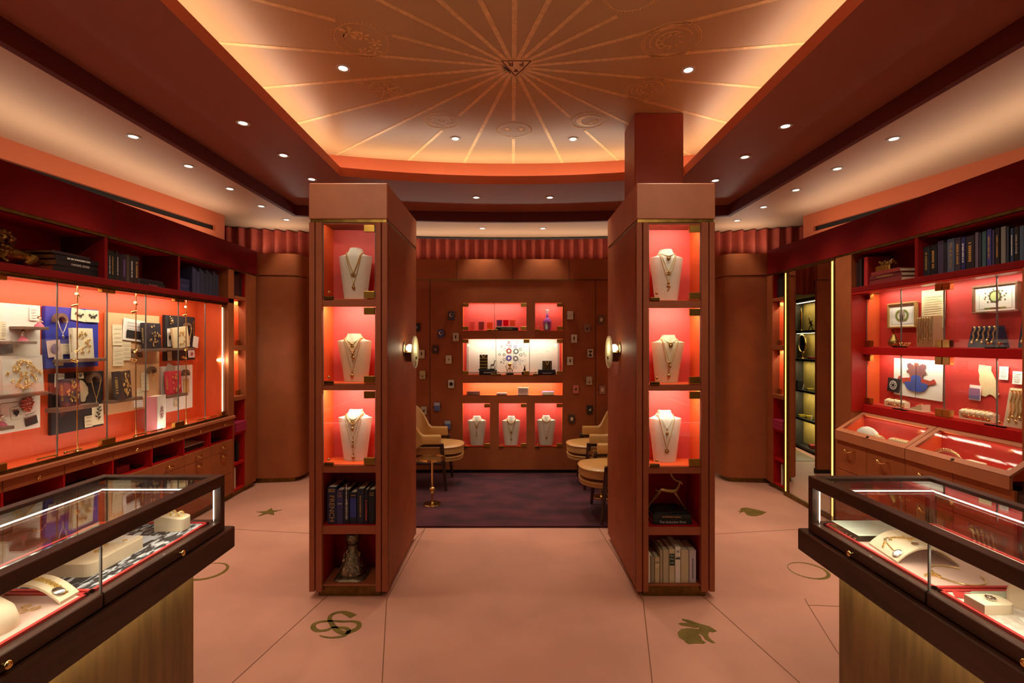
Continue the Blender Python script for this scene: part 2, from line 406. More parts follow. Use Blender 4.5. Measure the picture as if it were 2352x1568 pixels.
for c, r, k in meds:
    m = MB(); V = lambda a, q: c+Vector((math.cos(a)*q, math.sin(a)*q, 0))
    if k != 'compass': m.ringz(r*.92, r*.95, RZ-.002, RZ-.0005, (c.x, c.y), 40)
    if k in ('faces', 'flowers'):
        for i in range(44): seg2(m, V(2*PI*i/44, r*.98), V(2*PI*i/44+.05, r*1.05), .004)
    if k in ('moon', 'stars', 'bird', 'wheel'): m.ringz(r*1.0, r*1.03, RZ-.002, RZ-.0005, (c.x, c.y), 40)
    if k == 'compass':
        m.ringz(r*.70, r*.73, RZ-.002, RZ-.0005, (c.x, c.y), 40); m.ringz(r*.55, r*.57, RZ-.002, RZ-.0005, (c.x, c.y), 40)
        for i in range(8):
            a = .5+2*PI*i/8; L = r*(1.0 if i % 2 == 0 else .68)
            P = [V(a, L), V(a+PI/8, r*.18), c]; m.prism([tuple(q[:2]) for q in P], RZ-.002, RZ-.0005)
            Q = [V(a, L), V(a-PI/8, r*.18), c]
            for u, v in ((0, 1), (1, 2)): seg2(m, Q[u], Q[v], .004)
        for i, ch in enumerate('NESW'):
            a = .5+PI/2*i; q = V(a, r*1.2)
            vs, fs = textmb(ch, .06); m.add(vs, fs, Matrix.Translation((q.x, q.y, RZ-.0015)) @ Matrix.Rotation(PI, 4, 'Y') @ Matrix.Rotation(PI-a-PI/2, 4, 'Z'))
    elif k == 'moon':
        n = 24; o1 = [V(2*PI*i/n, r*.68) for i in range(n)]; o2 = [V(2*PI*i/n, r*.52)+Vector((r*.14, 0, 0)) for i in range(n)]
        m.add([(q.x, q.y, RZ-.002) for q in o1+o2], [(i, (i+1) % n, n+(i+1) % n, n+i) for i in range(n)])
        for i in range(9): seg2(m, V(-.2+i*.28, r*.15)+Vector((.02,0,0)), V(-.2+i*.28, r*.42)+Vector((.02,0,0)), .005)
    elif k in ('faces',):
        for s in (-1, 1):
            q = c+Vector((s*r*.42, 0, 0)); m.ringz(r*.24, r*.27, RZ-.002, RZ-.0005, (q.x, q.y), 20)
            m.prism([(q.x-.02, q.y-.03), (q.x+.02, q.y-.03), (q.x, q.y+.02)], RZ-.002, RZ-.0005)
            for i in range(7): seg2(m, q+Vector((math.cos(i*.9)*r*.1, math.sin(i*.9)*r*.1, 0)), q+Vector((math.cos(i*.9+.4)*r*.2, math.sin(i*.9+.4)*r*.2, 0)), .005)
    elif k == 'stars':
        pts = [V(a, r*(.62+.12*math.sin(5*a))) for a in [2*PI*i/26 for i in range(26)]]
        for i in range(26): seg2(m, pts[i], pts[(i+1) % 26], .006)
        for i in range(5): seg2(m, V(2*PI*i/5, .01), V(2*PI*i/5, r*.2), .006)
    elif k == 'flowers':
        for j, (u, v, q) in enumerate(((-.3, -.45, .3), (.1, -.25, .22), (.45, .1, .2), (.3, .55, .22), (-.1, .6, .16))):
            cc = c+Vector((u*r, v*r, 0))
            for i in range(5):
                a = 2*PI*i/5+j; P = [cc, cc+Vector((math.cos(a-.3)*q*r, math.sin(a-.3)*q*r, 0)), cc+Vector((math.cos(a)*q*r*1.3, math.sin(a)*q*r*1.3, 0)), cc+Vector((math.cos(a+.3)*q*r, math.sin(a+.3)*q*r, 0))]
                m.prism([tuple(p[:2]) for p in P], RZ-.002, RZ-.0005)
        arc2(m, c, r*.62, 1.9, 4.2, .006)
    else:
        for q in (.72, .5, .3): arc2(m, c, r*q, .4+q*3, 3.6+q*3, .006)
        for i in range(10): seg2(m, V(.6*i, r*.3), V(.6*i+.25, r*.48), .006)
    part('gold_medallion', m, M_ray, ceiling, label={'compass': 'gold compass rose with letters', 'moon': 'gold medallion with crescent moon', 'flowers': 'gold medallion with flowers', 'bird': 'gold medallion with curled motif', 'wheel': 'gold medallion with wheel motif', 'stars': 'gold medallion with scrolled outline', 'faces': 'gold medallion with twin faces'}[k])
p1, p2, p3 = oz(1148.5, 136.5, RZ), oz(1223.7, 136.5, RZ), oz(1184, 175, RZ)
m = MB(); m.prism([p1[:2], p2[:2], p3[:2]], RZ-.004, RZ-.0008); part('gold_triangle', m, M_ray, ceiling)
m = MB()
T = [Vector((*p[:2], 0)) for p in (p1, p2, p3)]; cc = (T[0]+T[1]+T[2])/3
for i in range(3):
    a = cc+(T[i]-cc)*.9; b = cc+(T[(i+1) % 3]-cc)*.9; d = (b-a).normalized(); nn = Vector((-d.y, d.x, 0))*.0025
    m.prism([tuple((a+nn)[:2]), tuple((a-nn)[:2]), tuple((b-nn)[:2]), tuple((b+nn)[:2])], RZ-.006, RZ-.0035)
# lettering on the ceiling reads from the far side of the room
MC = Matrix.Translation((cc.x, cc.y-.022, RZ-.0055)) @ Matrix.Rotation(PI, 4, 'X') @ Matrix.Rotation(PI, 4, 'Z')
for ch, dx in (('F', .032), ('R', -.032)):
    vs, fs = textmb(ch, .062); m.add(vs, fs, Matrix.Translation((dx, 0, 0)) @ MC)
t0 = cc+Vector((0, .045, 0)); m.prism([(t0.x-.015, t0.y+.012), (t0.x+.015, t0.y+.012), (t0.x, t0.y-.014)], RZ-.006, RZ-.0035)
part('monogram', m, M_lip, ceiling, label='dark lettering FR in a triangle')

# ------------------------------------------------------------------ recessed downlights
dl = thing('recessed_downlight', 'recessed downlight', 'downlight')
m = MB(); m.ringz(.026, .041, -.004, .0); part('trim_ring', m, mat('white_trim', (206, 196, 184), .5), dl, True)
m = MB(); m.lathe([(.026, 0.0), (.022, -.0015)], 20); part('lamp_disc', m, M_lamp, dl, True)
dls = [('soffit', SOF_Z, [(558,282),(651,356),(716,411)], 'in the left soffit', ['nearest', 'middle', 'farthest, beside the left pillar head']),
       ('soffit', SOF_Z, [(1804,289),(1711,360),(1643,414)], 'in the right soffit', ['nearest', 'middle', 'farthest, beside the right pillar head']),
       ('soffit', SOF_Z, [(1094,453),(1263,453)], 'in the soffit above the alcove', ['left one', 'right one']),
       ('tray', TRAY_Z, [(788,156),(1581,160)], 'among the gold rays', ['large one, left', 'large one, right']),
       ('tray', TRAY_Z, [(1046,318),(1316,319)], 'near the back edge of the raised ceiling', ['left one', 'right one']),
       ('outer', OUT_Z, [(306,313),(433,381),(528,433),(600,473),(658,504)], 'in the pale ceiling strip left', ['nearest', 'second', 'third', 'fourth', 'last, above the curtain']),
       ('outer', OUT_Z, [(2053,318),(1923,387),(1828,436),(1754,475),(1693,506)], 'in the pale ceiling strip right', ['nearest', 'second', 'third', 'fourth', 'last, above the curtain']),
       ('outer', OUT_Z, [(1108,524),(1247,524)], 'in the ceiling right above the back curtain', ['left one', 'right one'])]
first = True
K_SPOT = {'soffit': 30, 'tray': 44, 'outer': 16}
for kind, z, L, where, who in dls:
    for (px, py), q in zip(L, who):
        p = oz(px, py, z); lab = 'small white-trimmed recessed downlight %s, %s' % (where, q)
        if first: dl.location = p; dl['label'] = lab; dl['group'] = 'recessed ceiling downlights'; o = dl; first = False
        else: o = dup(dl, p, 0, lab, 'recessed ceiling downlights')
        spot('downlight_or_fill_beam', (p[0], p[1], z-.008), K_SPOT[kind]*(1.9 if 'alcove' in where or 'back curtain' in where else 1), (p[0], p[1], 0), 75 if kind != 'tray' else 60, .7)
# extra unseen spots without fixtures, added as front fill over the near room
for x, y, z in ((-1.75, 1.2, SOF_Z), (1.75, 1.2, SOF_Z), (-1.2, 1.0, SOF_Z), (1.2, 1.0, SOF_Z), (0, .9, SOF_Z), (0, 0, SOF_Z), (-1.6, 0, SOF_Z), (1.6, 0, SOF_Z)):
    spot('downlight_or_fill_beam', (x, y, z-.01), 24, (x, y, 0), 80, .7)
for s in (-1, 1):                                   # added fill spots without fixtures, brightening pillar fronts and side cabinets
    spot('downlight_or_fill_beam', (s*1.0, 1.35, SOF_Z-.01), 34, (s*.97, 2.9, 1.9), 62, .8)
    spot('downlight_or_fill_beam', (s*1.1, 1.1, SOF_Z-.01), 26, (s*.97, 2.9, .9), 50, .8)
    for yy in (1.6, 2.8, 3.9): spot('downlight_or_fill_beam', (s*1.75, yy, SOF_Z-.01), 36, (s*2.75, yy+.25, .9), 85, .8)

# ------------------------------------------------------------------ walls
m = MB()
m.box(-4.3, -4.2, -2.2, 6.6, 0, 2.95); struct('wall_left', m, M_fascia)
m = MB(); m.box(4.2, 4.3, -2.2, 6.6, 0, 2.95); struct('wall_right', m, M_fascia)
m = MB(); m.box(-4.3, 4.3, -2.3, -2.2, 0, 2.95); struct('wall_front', m, M_brown)
m = MB(); m.box(-4.3, .95, 6.6, 6.7, 0, 2.95); m.box(2.75, 4.3, 6.6, 6.7, 0, 2.95); m.box(.95, 2.75, 6.6, 6.7, 2.22, 2.95); struct('wall_back', m, M_fascia)

# back feature wall with recessed niches (front face at y = 5.55)
YB = 5.55
def bx(px): return (px-CX)*YB/F
def bz(py): return H+(CY-py)*YB/F
NI = {'top_left': (1062.5, 1209.8, 695, 759), 'top_right': (1228.6, 1292.9, 695, 759), 'wide': (1062.5, 1292.9, 778, 861),
      'open': (1062.5, 1292.9, 879, 908), 'low_left': (1062, 1126, 925.8, 1027), 'low_mid': (1145, 1209.8, 925.8, 1027), 'low_right': (1228, 1292.3, 925.8, 1027)}
holes = [(bx(a), bx(b), bz(d), bz(c)) for a, b, c, d in NI.values()]
xs = sorted(set([-1.9, 1.9]+[h[0] for h in holes]+[h[1] for h in holes])); zs = sorted(set([.05, 2.222]+[h[2] for h in holes]+[h[3] for h in holes]))
m = MB()
for i in range(len(xs)-1):
    for j in range(len(zs)-1):
        cx_, cz_ = (xs[i]+xs[i+1])/2, (zs[j]+zs[j+1])/2
        if any(h[0] < cx_ < h[1] and h[2] < cz_ < h[3] for h in holes): continue
        m.box(xs[i], xs[i+1], YB, YB+.04, zs[j], zs[j+1])
wb = struct('wall_panel_back', m, M_brown, label='brown panelled back wall of the alcove')
m = MB(); m.box(-1.9, 1.9, YB-.01, YB+.06, 2.232, 2.462)
part('header_board', m, M_brown, wb)
m = MB(); m.box(-1.9, 1.9, YB-.012, YB+.05, 2.222, 2.229); part('brass_reveal', m, M_brassd, wb)
m = MB(); m.box(-1.9, 1.9, YB+.02, YB+.06, 0, .055); part('baseboard_recess', m, M_black, wb)
m = MB()
for px in (987.5, 1368): m.box(bx(px)-.004, bx(px)+.004, YB-.0015, YB+.002, .05, 2.222)
for px in (1050, 1177.5, 1307): m.box(bx(px)-.002, bx(px)+.002, YB-.0115, YB, 2.232, 2.462)
part('panel_groove', m, M_brownd, wb)
DN = .17
def glass_door(x0, x1, z0, z1, y, parent, hinges, knob=None, lock=None, t=.006, gap=.002):
    m = MB(); m.box(x0+gap, x1-gap, y-t, y, z0+gap, z1-gap)
    d = part('glass_door', m, M_glass, parent)
    m = MB()
    for xx in (x0+gap, x1-gap): m.box(xx-.0012, xx+.0012, y-t-.0004, y+.0004, z0+gap, z1-gap)
    part('polished_edge', m, M_edge, d)
    for hx, hz in hinges:
        m = MB(); m.bbox(hx-.032, hx+.032, y-t-.007, y+.006, hz-.021, hz+.021, .002); part('hinge', m, M_hinge, d)
    if knob:
        m = MB(); m.ball((knob[0], y-t-.018, knob[1]), .0085, 12, 8); m.cyl((knob[0], y-t-.018, knob[1]), (knob[0], y-t, knob[1]), .004); part('knob', m, M_brass, d, True)
    if lock:
        m = MB(); m.bbox(lock[0]-.028, lock[0]+.028, y-t-.008, y+.004, lock[1]-.009, lock[1]+.009, .002); part('lock', m, M_brassd, d)
    return d
K_NICHE = 1.0
for k, (a, b, c, d) in NI.items():
    x0, x1, z1, z0 = bx(a), bx(b), bz(c), bz(d)
    m = MB(); m.box(x0-.01, x1+.01, YB+DN, YB+DN+.01, z0-.01, z1+.01)
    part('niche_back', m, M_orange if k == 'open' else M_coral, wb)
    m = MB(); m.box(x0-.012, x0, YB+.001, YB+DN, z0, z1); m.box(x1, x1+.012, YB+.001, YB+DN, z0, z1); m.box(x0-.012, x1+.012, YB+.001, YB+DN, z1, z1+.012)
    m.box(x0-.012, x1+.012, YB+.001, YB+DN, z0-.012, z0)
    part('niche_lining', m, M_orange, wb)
    n = max(1, round((x1-x0)/.35)); 
    area('niche_strip_light', ((x0+x1)/2, YB+.03, z1-.006), (x1-x0)*.9, .012, K_NICHE*(.95 if k == 'wide' else 1.0)*(x1-x0)/.33, (.5, 0, 0), LEDW)
    zh, zl = z1-.026, z0+.026
    if k == 'top_left':
        xm = (x0+x1)/2
        glass_door(x0, xm, z0, z1, YB+.002, wb, [(x0+.036, zh), (x0+.036, zl)], None, (xm-.06, z0+.006)); glass_door(xm, x1, z0, z1, YB+.002, wb, [(x1-.036, zh), (x1-.036, zl)], None, (xm-.02+.03, z0+.006))
    elif k == 'wide':
        xa = bx(1137)-.0; xb = x0+(x1-x0)*2/3
        xa = x0+(x1-x0)/3
        glass_door(x0, xa, z0, z1, YB+.002, wb, [(x0+.036, zh), (x0+.036, zl)], (xa+.0-.02, z0+.035), (xa-.03, z0+.006))
        glass_door(xa, xb, z0, z1, YB+.002, wb, [(xb-.036, zh), (xb-.036, zl)], (xa+.03, z0+.035), (xa+.03, z0+.006))
        glass_door(xb, x1, z0, z1, YB+.002, wb, [(x1-.036, zh), (x1-.036, zl)], (xb+.07, z0+.035), (xb+.07, z0+.006))
    elif k != 'open':
        glass_door(x0, x1, z0, z1, YB+.002, wb, [(x1-.036, zh), (x1-.036, zl)], (x0+.035, z0+.04), (x0+.03, z0+.006))

# rounded return panels beside the back curtain
for s in (-1, 1):
    pts = [(2.79*s, 5.13), (2.72*s, 5.19), (2.44*s, 5.21), (2.36*s, 5.225), (2.31*s, 5.27), (2.295*s, 5.34), (2.295*s, 5.50)]
    inner = [(x+.04*s*(1 if i > 3 else 0), y+.05) for i, (x, y) in enumerate(pts)]
    for z0, z1, mt, nm, off in ((.05, 2.222, M_brown, 'trim_%d' % (1 if s < 0 else 2), 0),):
        m = MB(); poly = pts+[(2.36*s, 5.5), (2.38*s, 5.33), (2.44*s, 5.27), (2.79*s, 5.26)]
        m.prism(poly, z0, z1)
        o = struct(nm, m, mt, True, label='tall rounded brown end panel')
    m = MB(); m.prism([(x, y-.004) for x, y in pts]+[(2.36*s, 5.5), (2.38*s, 5.33), (2.44*s, 5.27), (2.79*s, 5.26)], 2.232, 2.465); part('header_board', m, M_brown, o, True)
    m = MB(); m.prism([(x, y+.003) for x, y in pts]+[(2.36*s, 5.5), (2.38*s, 5.33), (2.44*s, 5.27), (2.79*s, 5.26)], 2.2215, 2.2325); part('brass_reveal', m, M_brassd, o)
    m = MB(); m.prism([(2.76*s, 5.19), (2.42*s, 5.24), (2.36*s, 5.27), (2.34*s, 5.45), (2.78*s, 5.26)], 0, .05); part('brass_plinth', m, M_brassd, o)

# curtains along the back
def curtain(x0, x1, fy, z0, z1, name, label, pitch=.118, amp=.045):
    n = int((x1-x0)/pitch*12); lo = []; mid = []; hi = []
    for i in range(n+1):
        x = x0+(x1-x0)*i/n; ph = 2*PI*x/pitch; q = math.sin(ph); q = math.copysign(abs(q)**.55, q)
        y = fy(x)-q*amp; sw = .012*math.sin(x*9)
        hi.append((x, y, z1)); mid.append((x+sw, y+.01*math.sin(ph*.5), (z0+z1)/2)); lo.append((x+sw*1.6, y*1.0+.02*math.sin(x*23), z0+.015*math.sin(x*17)))
    m = MB(); m.loft([lo, mid, hi], False, False)
    return solo(name, m, M_curtain, label, 'curtain', smooth=True)
fy = lambda x: 6.02-.055*x*x
curtain(-2.08, 1.42, fy, .03, 2.80, 'velvet_curtain', 'long rust velvet curtain hanging behind the central alcove wall')
curtain(-3.3, -2.10, lambda x: 5.72-.31*(abs(x)-2.1), .03, 2.79, 'velvet_curtain', 'rust velvet curtain in the back left corner beside the rounded panel')
curtain(2.30, 3.3, lambda x: 5.72-.31*(abs(x)-2.1), .03, 2.79, 'velvet_curtain', 'rust velvet curtain in the back right corner beside the rounded panel')
m = MB(); n = 24; tr = [(-2.1+3.5*i/n, fy(-2.1+3.5*i/n)-.075, 2.785) for i in range(n+1)]; m.tube(tr, .012, 6); solo('curtain_track', m, M_black, 'black curtain track at the ceiling line of the back curtain', 'curtain track')

# bulkheads with slot diffusers above both side walls
for s, a, b in ((-1, (-3.45, 1.6), (-2.924, 4.896)), (1, (3.62, 2.2), (2.985, 4.93))):
    A0 = Vector((a[0], a[1], 0)); B0 = Vector((b[0], b[1], 0)); d = (B0-A0).normalized(); nrm = Vector((d.y, -d.x, 0))*(-s)
    nrm = -nrm if nrm.x*s < 0 else nrm                  # pointing outwards, into the wall
    m = MB(); L0 = A0-d*1.2
    P = [L0, B0, B0+nrm*.6, L0+nrm*.6]
    za, zb = 2.615, 2.665
    c1 = B0-d*.10
    for q0, q1, z0, z1 in ((L0, B0, 2.44, za), (L0, B0, zb, OUT_Z), (c1, B0, za, zb)):
        Q = [q0, q1, q1+nrm*.03, q0+nrm*.03]; m.prism([tuple(p[:2]) for p in Q], z0, z1)
    Q = [B0, B0+nrm*.6, B0+nrm*.6+d*.02, B0+d*.02]; m.prism([tuple(p[:2]) for p in Q], 2.44, OUT_Z)
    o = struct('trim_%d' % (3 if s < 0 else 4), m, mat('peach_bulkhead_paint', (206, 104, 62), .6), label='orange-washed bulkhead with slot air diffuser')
    m = MB(); Q = [L0+nrm*.03, c1+nrm*.03, c1+nrm*.10, L0+nrm*.10]; m.prism([tuple(p[:2]) for p in Q], za-.01, zb+.01); part('slot_diffuser', m, M_black, o)

# column rising from the right pillar into the raised ceiling
m = MB(); m.bbox(.858, 1.20, 3.38, 3.69, 2.43, TRAY_Z, .006); struct('trim_5', m, mat('terracotta_column_paint', (150, 66, 42), .5), label='square terracotta column between right pillar and raised ceiling')

# ------------------------------------------------------------------ display pillars
PF, PBK = 2.86, 3.71; PT = 2.442
M_frame = mat('chestnut_leather_frame', (156, 84, 52), .55, 0, .08, 6, .25, 900, spec=.3)
def py_z(py): return H+(CY-py)*PF/F
def pillar(s, label):
    # measured on the left pillar; x positions from its centre line
    xc = s*.965; hw = .2285
    root = thing('display_pillar', label, 'display pillar', (xc, PF, 0))
    zsh = [(py_z(515), py_z(687), .19), (py_z(704), py_z(881), .19), (py_z(896), py_z(1068), .19), (py_z(1085), py_z(1207), .24), (py_z(1226), py_z(1345), .24)] if s < 0 else \
          [(py_z(516), py_z(690), .19), (py_z(707), py_z(883), .19), (py_z(897), py_z(1071), .19), (py_z(1087), py_z(1210), .24), (py_z(1228), py_z(1345), .24)]
    oi = s*-1                                      # the side facing the aisle
    nx0, nx1 = (-.152, .160) if s < 0 else (-.159, .148)   # opening
    nx0, nx1 = (xo-0 for xo in (nx0, nx1))
    m = MB()
    m.bbox(-hw, nx0-.018, .004, .85, .04, 2.215, .002); m.bbox(nx1+.018, hw, .004, .85, .04, 2.215, .002)
    m.box(nx0-.018, nx1+.018, .27, .85, .04, 2.215)
    part('carcass', m, M_frame, root)
    # frame stiles with double groove
    m = MB()
    for a, b in ((-hw-.002, -hw+.030), (-hw+.036, nx0-.002), (nx1+.002, hw-.036), (hw-.030, hw+.002)):
        m.bbox(a, b, -.012, .02, .036, 2.213, .002)
    part('frame_stile', m, M_frame, root)
    m = MB()
    for i in range(len(zsh)):
        zb = zsh[i][1]; zt = zsh[i+1][0] if i+1 < len(zsh) else .075
        g = .020 if i+1 < 3 else .0
        m.bbox(nx0-.018, nx1+.018, -.004, .014, zt, zb, .002); m.box(nx0-.018, nx1+.018, .014, .265, zt+g, zb-.0005)
    m.box(nx0-.018, nx1+.018, 0, .014, zsh[0][0], 2.215); m.box(nx0-.018, nx1+.018, .014, .26, zsh[0][0]+.018, 2.215)
    part('shelf', m, M_frame, root)
    for i, (zt, zb, dp) in enumerate(zsh):
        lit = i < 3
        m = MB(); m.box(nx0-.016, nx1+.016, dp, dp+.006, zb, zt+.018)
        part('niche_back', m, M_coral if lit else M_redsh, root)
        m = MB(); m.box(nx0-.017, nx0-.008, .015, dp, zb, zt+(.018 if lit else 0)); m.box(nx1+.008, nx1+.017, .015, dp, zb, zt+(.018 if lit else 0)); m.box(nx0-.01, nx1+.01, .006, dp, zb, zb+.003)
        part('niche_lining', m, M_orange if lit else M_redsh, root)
        if lit:
            d = glass_door(nx0, nx1, zb+.004, zt-.002, .0, root, [(nx1-.036, zt-.026), (nx1-.036, zb+.026)], (nx0+.043, zb+.04), (nx0+.036, zb+.008))
            area('niche_strip_light', (xc+(nx0+nx1)/2, PF+.022, zt+.012), .28, .010, K_NICHE*1.9, (.55, 0, 0), LEDW)
    m = MB(); m.bbox(-hw-.003, hw+.003, -.014, .852, 2.232, PT, .004); part('header_box', m, M_brownlt, root)
    m = MB(); m.box(-hw+.004, hw-.004, -.006, .85, 2.213, 2.233); part('brass_reveal', m, M_brassd, root)
    m = MB(); m.bbox(-.185, .185, .012, .80, 0, .068, .002); part('brass_plinth', m, M_brassd, root)
    # curved tray for the tall aisle-side panel foot
    m = MB(); m.box(oi*.2285, oi*.2305, .01, .845, .045, 2.21); part('side_panel', m, M_brown, root)
    return root, xc, nx0, nx1, zsh
PL = pillar(-1, 'left free-standing brown leather pillar with lit jewellery niches, blue books and ornate pedestal')
PR = pillar(1, 'right free-standing brown leather pillar with lit niches, running-ibex sculpture and pale books')

# wall sconces on the aisle side of the pillars
def discmat():                                      # cast glass: lets light through, glows softly from the lamp behind it
    m = bpy.data.materials.new('cast_disc_glass'); m.use_nodes = True; nt = m.node_tree; nt.nodes.clear()
    o = nt.nodes.new('ShaderNodeOutputMaterial'); mx = nt.nodes.new('ShaderNodeMixShader'); t = nt.nodes.new('ShaderNodeBsdfTransparent'); l = nt.nodes.new('ShaderNodeBsdfTranslucent')
    l.inputs[0].default_value = (.9, .9, .74, 1); t.inputs[0].default_value = (.93, .93, .82, 1)
    tc = nt.nodes.new('ShaderNodeTexCoord'); v = nt.nodes.new('ShaderNodeTexVoronoi'); v.inputs['Scale'].default_value = 90; mp = nt.nodes.new('ShaderNodeMapRange'); mp.inputs[3].default_value = .35; mp.inputs[4].default_value = .8
    nt.links.new(tc.outputs['Object'], v.inputs['Vector']); nt.links.new(v.outputs['Distance'], mp.inputs[0]); nt.links.new(mp.outputs[0], mx.inputs[0])
    nt.links.new(t.outputs[0], mx.inputs[1]); nt.links.new(l.outputs[0], mx.inputs[2]); nt.links.new(mx.outputs[0], o.inputs[0]); return m
M_disc = discmat()
def sconce(s, label):
    x0 = s*(.965-.2305); y = 3.30; z = 1.44
    r = thing('wall_sconce', label, 'wall sconce', (x0, y, z), PI/2 if s > 0 else -PI/2)
    R = Matrix.Rotation(-PI/2, 4, 'X')                # local +y points into the aisle
    m = MB(); m.lathe([(.050, 0), (.050, .006), (.02, .008), (.02, .012)], 28, Matrix.Translation((0, 0, .02)) @ R); part('wall_plate', m, M_brassd, r, True)
    m = MB(); m.bbox(-.018, .018, .010, .052, -.065, .002, .004); m.cyl((0, .05, -.04), (0, .07, -.04), .008); part('bracket', m, M_brassd, r, True)
    m = MB(); m.ball((0, .036, .028), .023, 16, 10, 1.1); part('lamp_bulb', m, mat('sconce_bulb', (255, 236, 190), .4, emit=(255, 232, 180), es=14), r, True)
    m = MB(); m.lathe([(.001, .070), (.100, .069), (.107, .073), (.100, .078), (.001, .079)], 40, R); part('glass_disc', m, M_disc, r, True)
    m = MB(); m.ringz(.104, .110, .070, .078, (0, 0), 40, R); part('disc_rim', m, mat('frosted_disc_edge', (236, 234, 206), .3), r, True)
    m = MB(); m.bbox(-.010, .010, .078, .086, -.050, -.030, .002); part('disc_clip', m, M_brassd, r)
    l = bpy.data.lights.new('sconce_bulb_light', 'POINT'); l.energy = 8.0; l.color = (1, .84, .52); l.shadow_soft_size = .024
    lo = bpy.data.objects.new('sconce_bulb_light', l); COL.objects.link(lo); lo.location = (x0-s*.036, y, z+.028)
sconce(-1, 'brass wall sconce with a round textured glass disc on left pillar side')
sconce(1, 'brass wall sconce with a round textured glass disc on right pillar side')

# rug
m = MB()
m.prism([(-1.42, 3.93), (1.42, 3.93), (1.42, 5.54), (-1.42, 5.54)], .002, .016)
solo('alcove_rug', m, M_rug, 'plum and mauve mottled velvet rug filling the alcove floor', 'rug')
# ================================================================== side wall cabinetry
# wall frames: u runs along the wall (local x), v into the wall (local y); the left wall stands at x=-2.70, the right one at x=+2.70
def wl(px, py, v=0):
    X = -(WX+v); Y = X*F/(px-CX); return (Y, v, H+(CY-py)*Y/F)
def wr(px, py, v=0):
    X = (WX+v); Y = X*F/(px-CX); return (-Y, v, H+(CY-py)*Y/F)
def Lw(u, v, z): return (-(WX+v), u, z)
def Rw(u, v, z): return (WX+v, -u, z)
RL, RR = PI/2, -PI/2
def pull(parent, u, z, v=0, w=.07):                # cast brass drawer pull
    m = MB(); m.cyl((u-w/2, v, z), (u-w/2, v-.022, z), .005); m.cyl((u+w/2, v, z+.004), (u+w/2, v-.022, z+.004), .005)
    m.tube([(u-w/2, v-.022, z), (u-w/6, v-.03, z-.008), (u+w/6, v-.03, z-.006), (u+w/2, v-.022, z+.004)], .005, 8, radii=[.010, .007, .0045, .004])
    m.ball((u-w/2, v-.024, z), .011, 12, 8)
    return part('pull', m, M_brass, parent, True)
def knobx(parent, u, z, v=0):
    m = MB(); m.cyl((u, v, z), (u, v-.02, z), .004)
    for a in (.78, 2.35): m.cyl((u-.011*math.cos(a), v-.02, z-.011*math.sin(a)), (u+.011*math.cos(a), v-.02, z+.011*math.sin(a)), .004)
    return part('knob', m, M_brass, parent, True)

# ------------------------------------------------------------------ left wall cabinet
LC = thing('wall_cabinet', 'long oxblood wall cabinet on the left with glazed orange display case over small drawers', 'display cabinet', (-WX, 0, 0), RL)
U0, U1 = 1.0, 4.70
m = MB(); m.box(U0, 5.12, 0, .32, 2.224, 2.470); part('fascia', m, M_fascia, LC)
m = MB(); m.box(3.278, 3.281, -.001, .002, 2.224, 2.470); part('fascia_seam', m, M_brownd, LC)
m = MB(); m.box(U0, 5.12, .004, .03, 2.205, 2.224); part('brass_reveal', m, M_brassd, LC)
m = MB(); m.box(U0, U1, .30, .32, 1.93, 2.21); m.box(U0, U1, 0.02, .30, 2.206, 2.212); part('shelf_lining', m, M_redsh, LC)
m = MB(); m.bbox(U0, U1, 0, .30, 1.885, 1.930, .002)
for u in (2.50, 3.225, 3.93): m.bbox(u-.012, u+.012, .005, .30, 1.93, 2.206, .001)
part('shelf', m, M_fascia, LC)
m = MB(); m.bbox(4.607, U1, 0, .32, .80, 2.206, .002); m.box(4.690, U1, 0, .32, .03, .80); part('end_panel', m, M_brown, LC)
m = MB(); m.box(U0, 4.607, .29, .30, .80, 1.885); m.box(4.597, 4.607, .05, .30, .80, 1.885); m.box(U0, 4.607, .03, .29, .795, .803); m.box(U0, 4.607, .06, .29, 1.878, 1.885)
part('case_lining', m, mat('orange_case_lining', (222, 84, 32), .5, 0, .05, 6, .15, 900, spec=.6), LC)
m = MB(); m.box(U0, 4.607, .02, .05, 1.862, 1.886); m.box(U0, 4.607, .005, .015, 1.872, 1.886); part('top_rail', m, M_brassd, LC)
m = MB(); m.box(4.588, 4.594, .046, .052, .81, 1.87); part('led_bar', m, M_led, LC)
area('case_strip_light', (-WX-.075, 4.58, 1.34), .02, 1.0, 3.0, (0, -PI/2+.0, PI/2-.5), LEDW)
K_CASE = 3.6
for c in (1.7, 2.7, 3.7): area('case_strip_light', (-WX-.07, c+.25, 1.872), .02, 1.0, K_CASE, (0, .45, 0), LEDW)
for c in (1.7, 2.7, 3.7): area('case_strip_light', (-WX-.065, c+.25, .812), .02, 1.0, K_CASE*.28, (PI, -.5, 0), LEDW)
ge = [1.85, 2.20, 2.557, 2.912, 3.271, 3.617, 3.969, 4.318, 4.60]
for a, b in zip(ge[:-1], ge[1:]):
    m = MB(); m.box(a+.0015, b-.0015, .036, .042, .812, 1.905); g = part('glass_door', m, M_glass, LC)
    for q in (a+.0015, b-.0015):
        m = MB(); m.box(q-.0014, q+.0014, .0355, .0425, .812, 1.905); part('polished_edge', m, M_edge, g)
for u in (2.557, 3.271, 3.969, 4.60):
    for z in (1.873, .822):
        m = MB(); m.bbox(u-.055, u-.003, .024, .054, z-.034, z+.034, .002); m.bbox(u+.001, u+.055 if u < 4.5 else u+.006, .024, .054, z-.034, z+.034, .002); part('hinge', m, M_hinge, LC)
for u in (2.912, 3.617, 4.318):
    for s in (-1, 1):
        m = MB(); m.cyl((u+s*.03, .02, .835), (u+s*.14, .02, .835), .005); m.ball((u+s*.03, .018, .835), .009, 10, 6); m.ball((u+s*.14, .018, .835), .007, 10, 6)
        part('door_bolt', m, M_brass, LC, True)
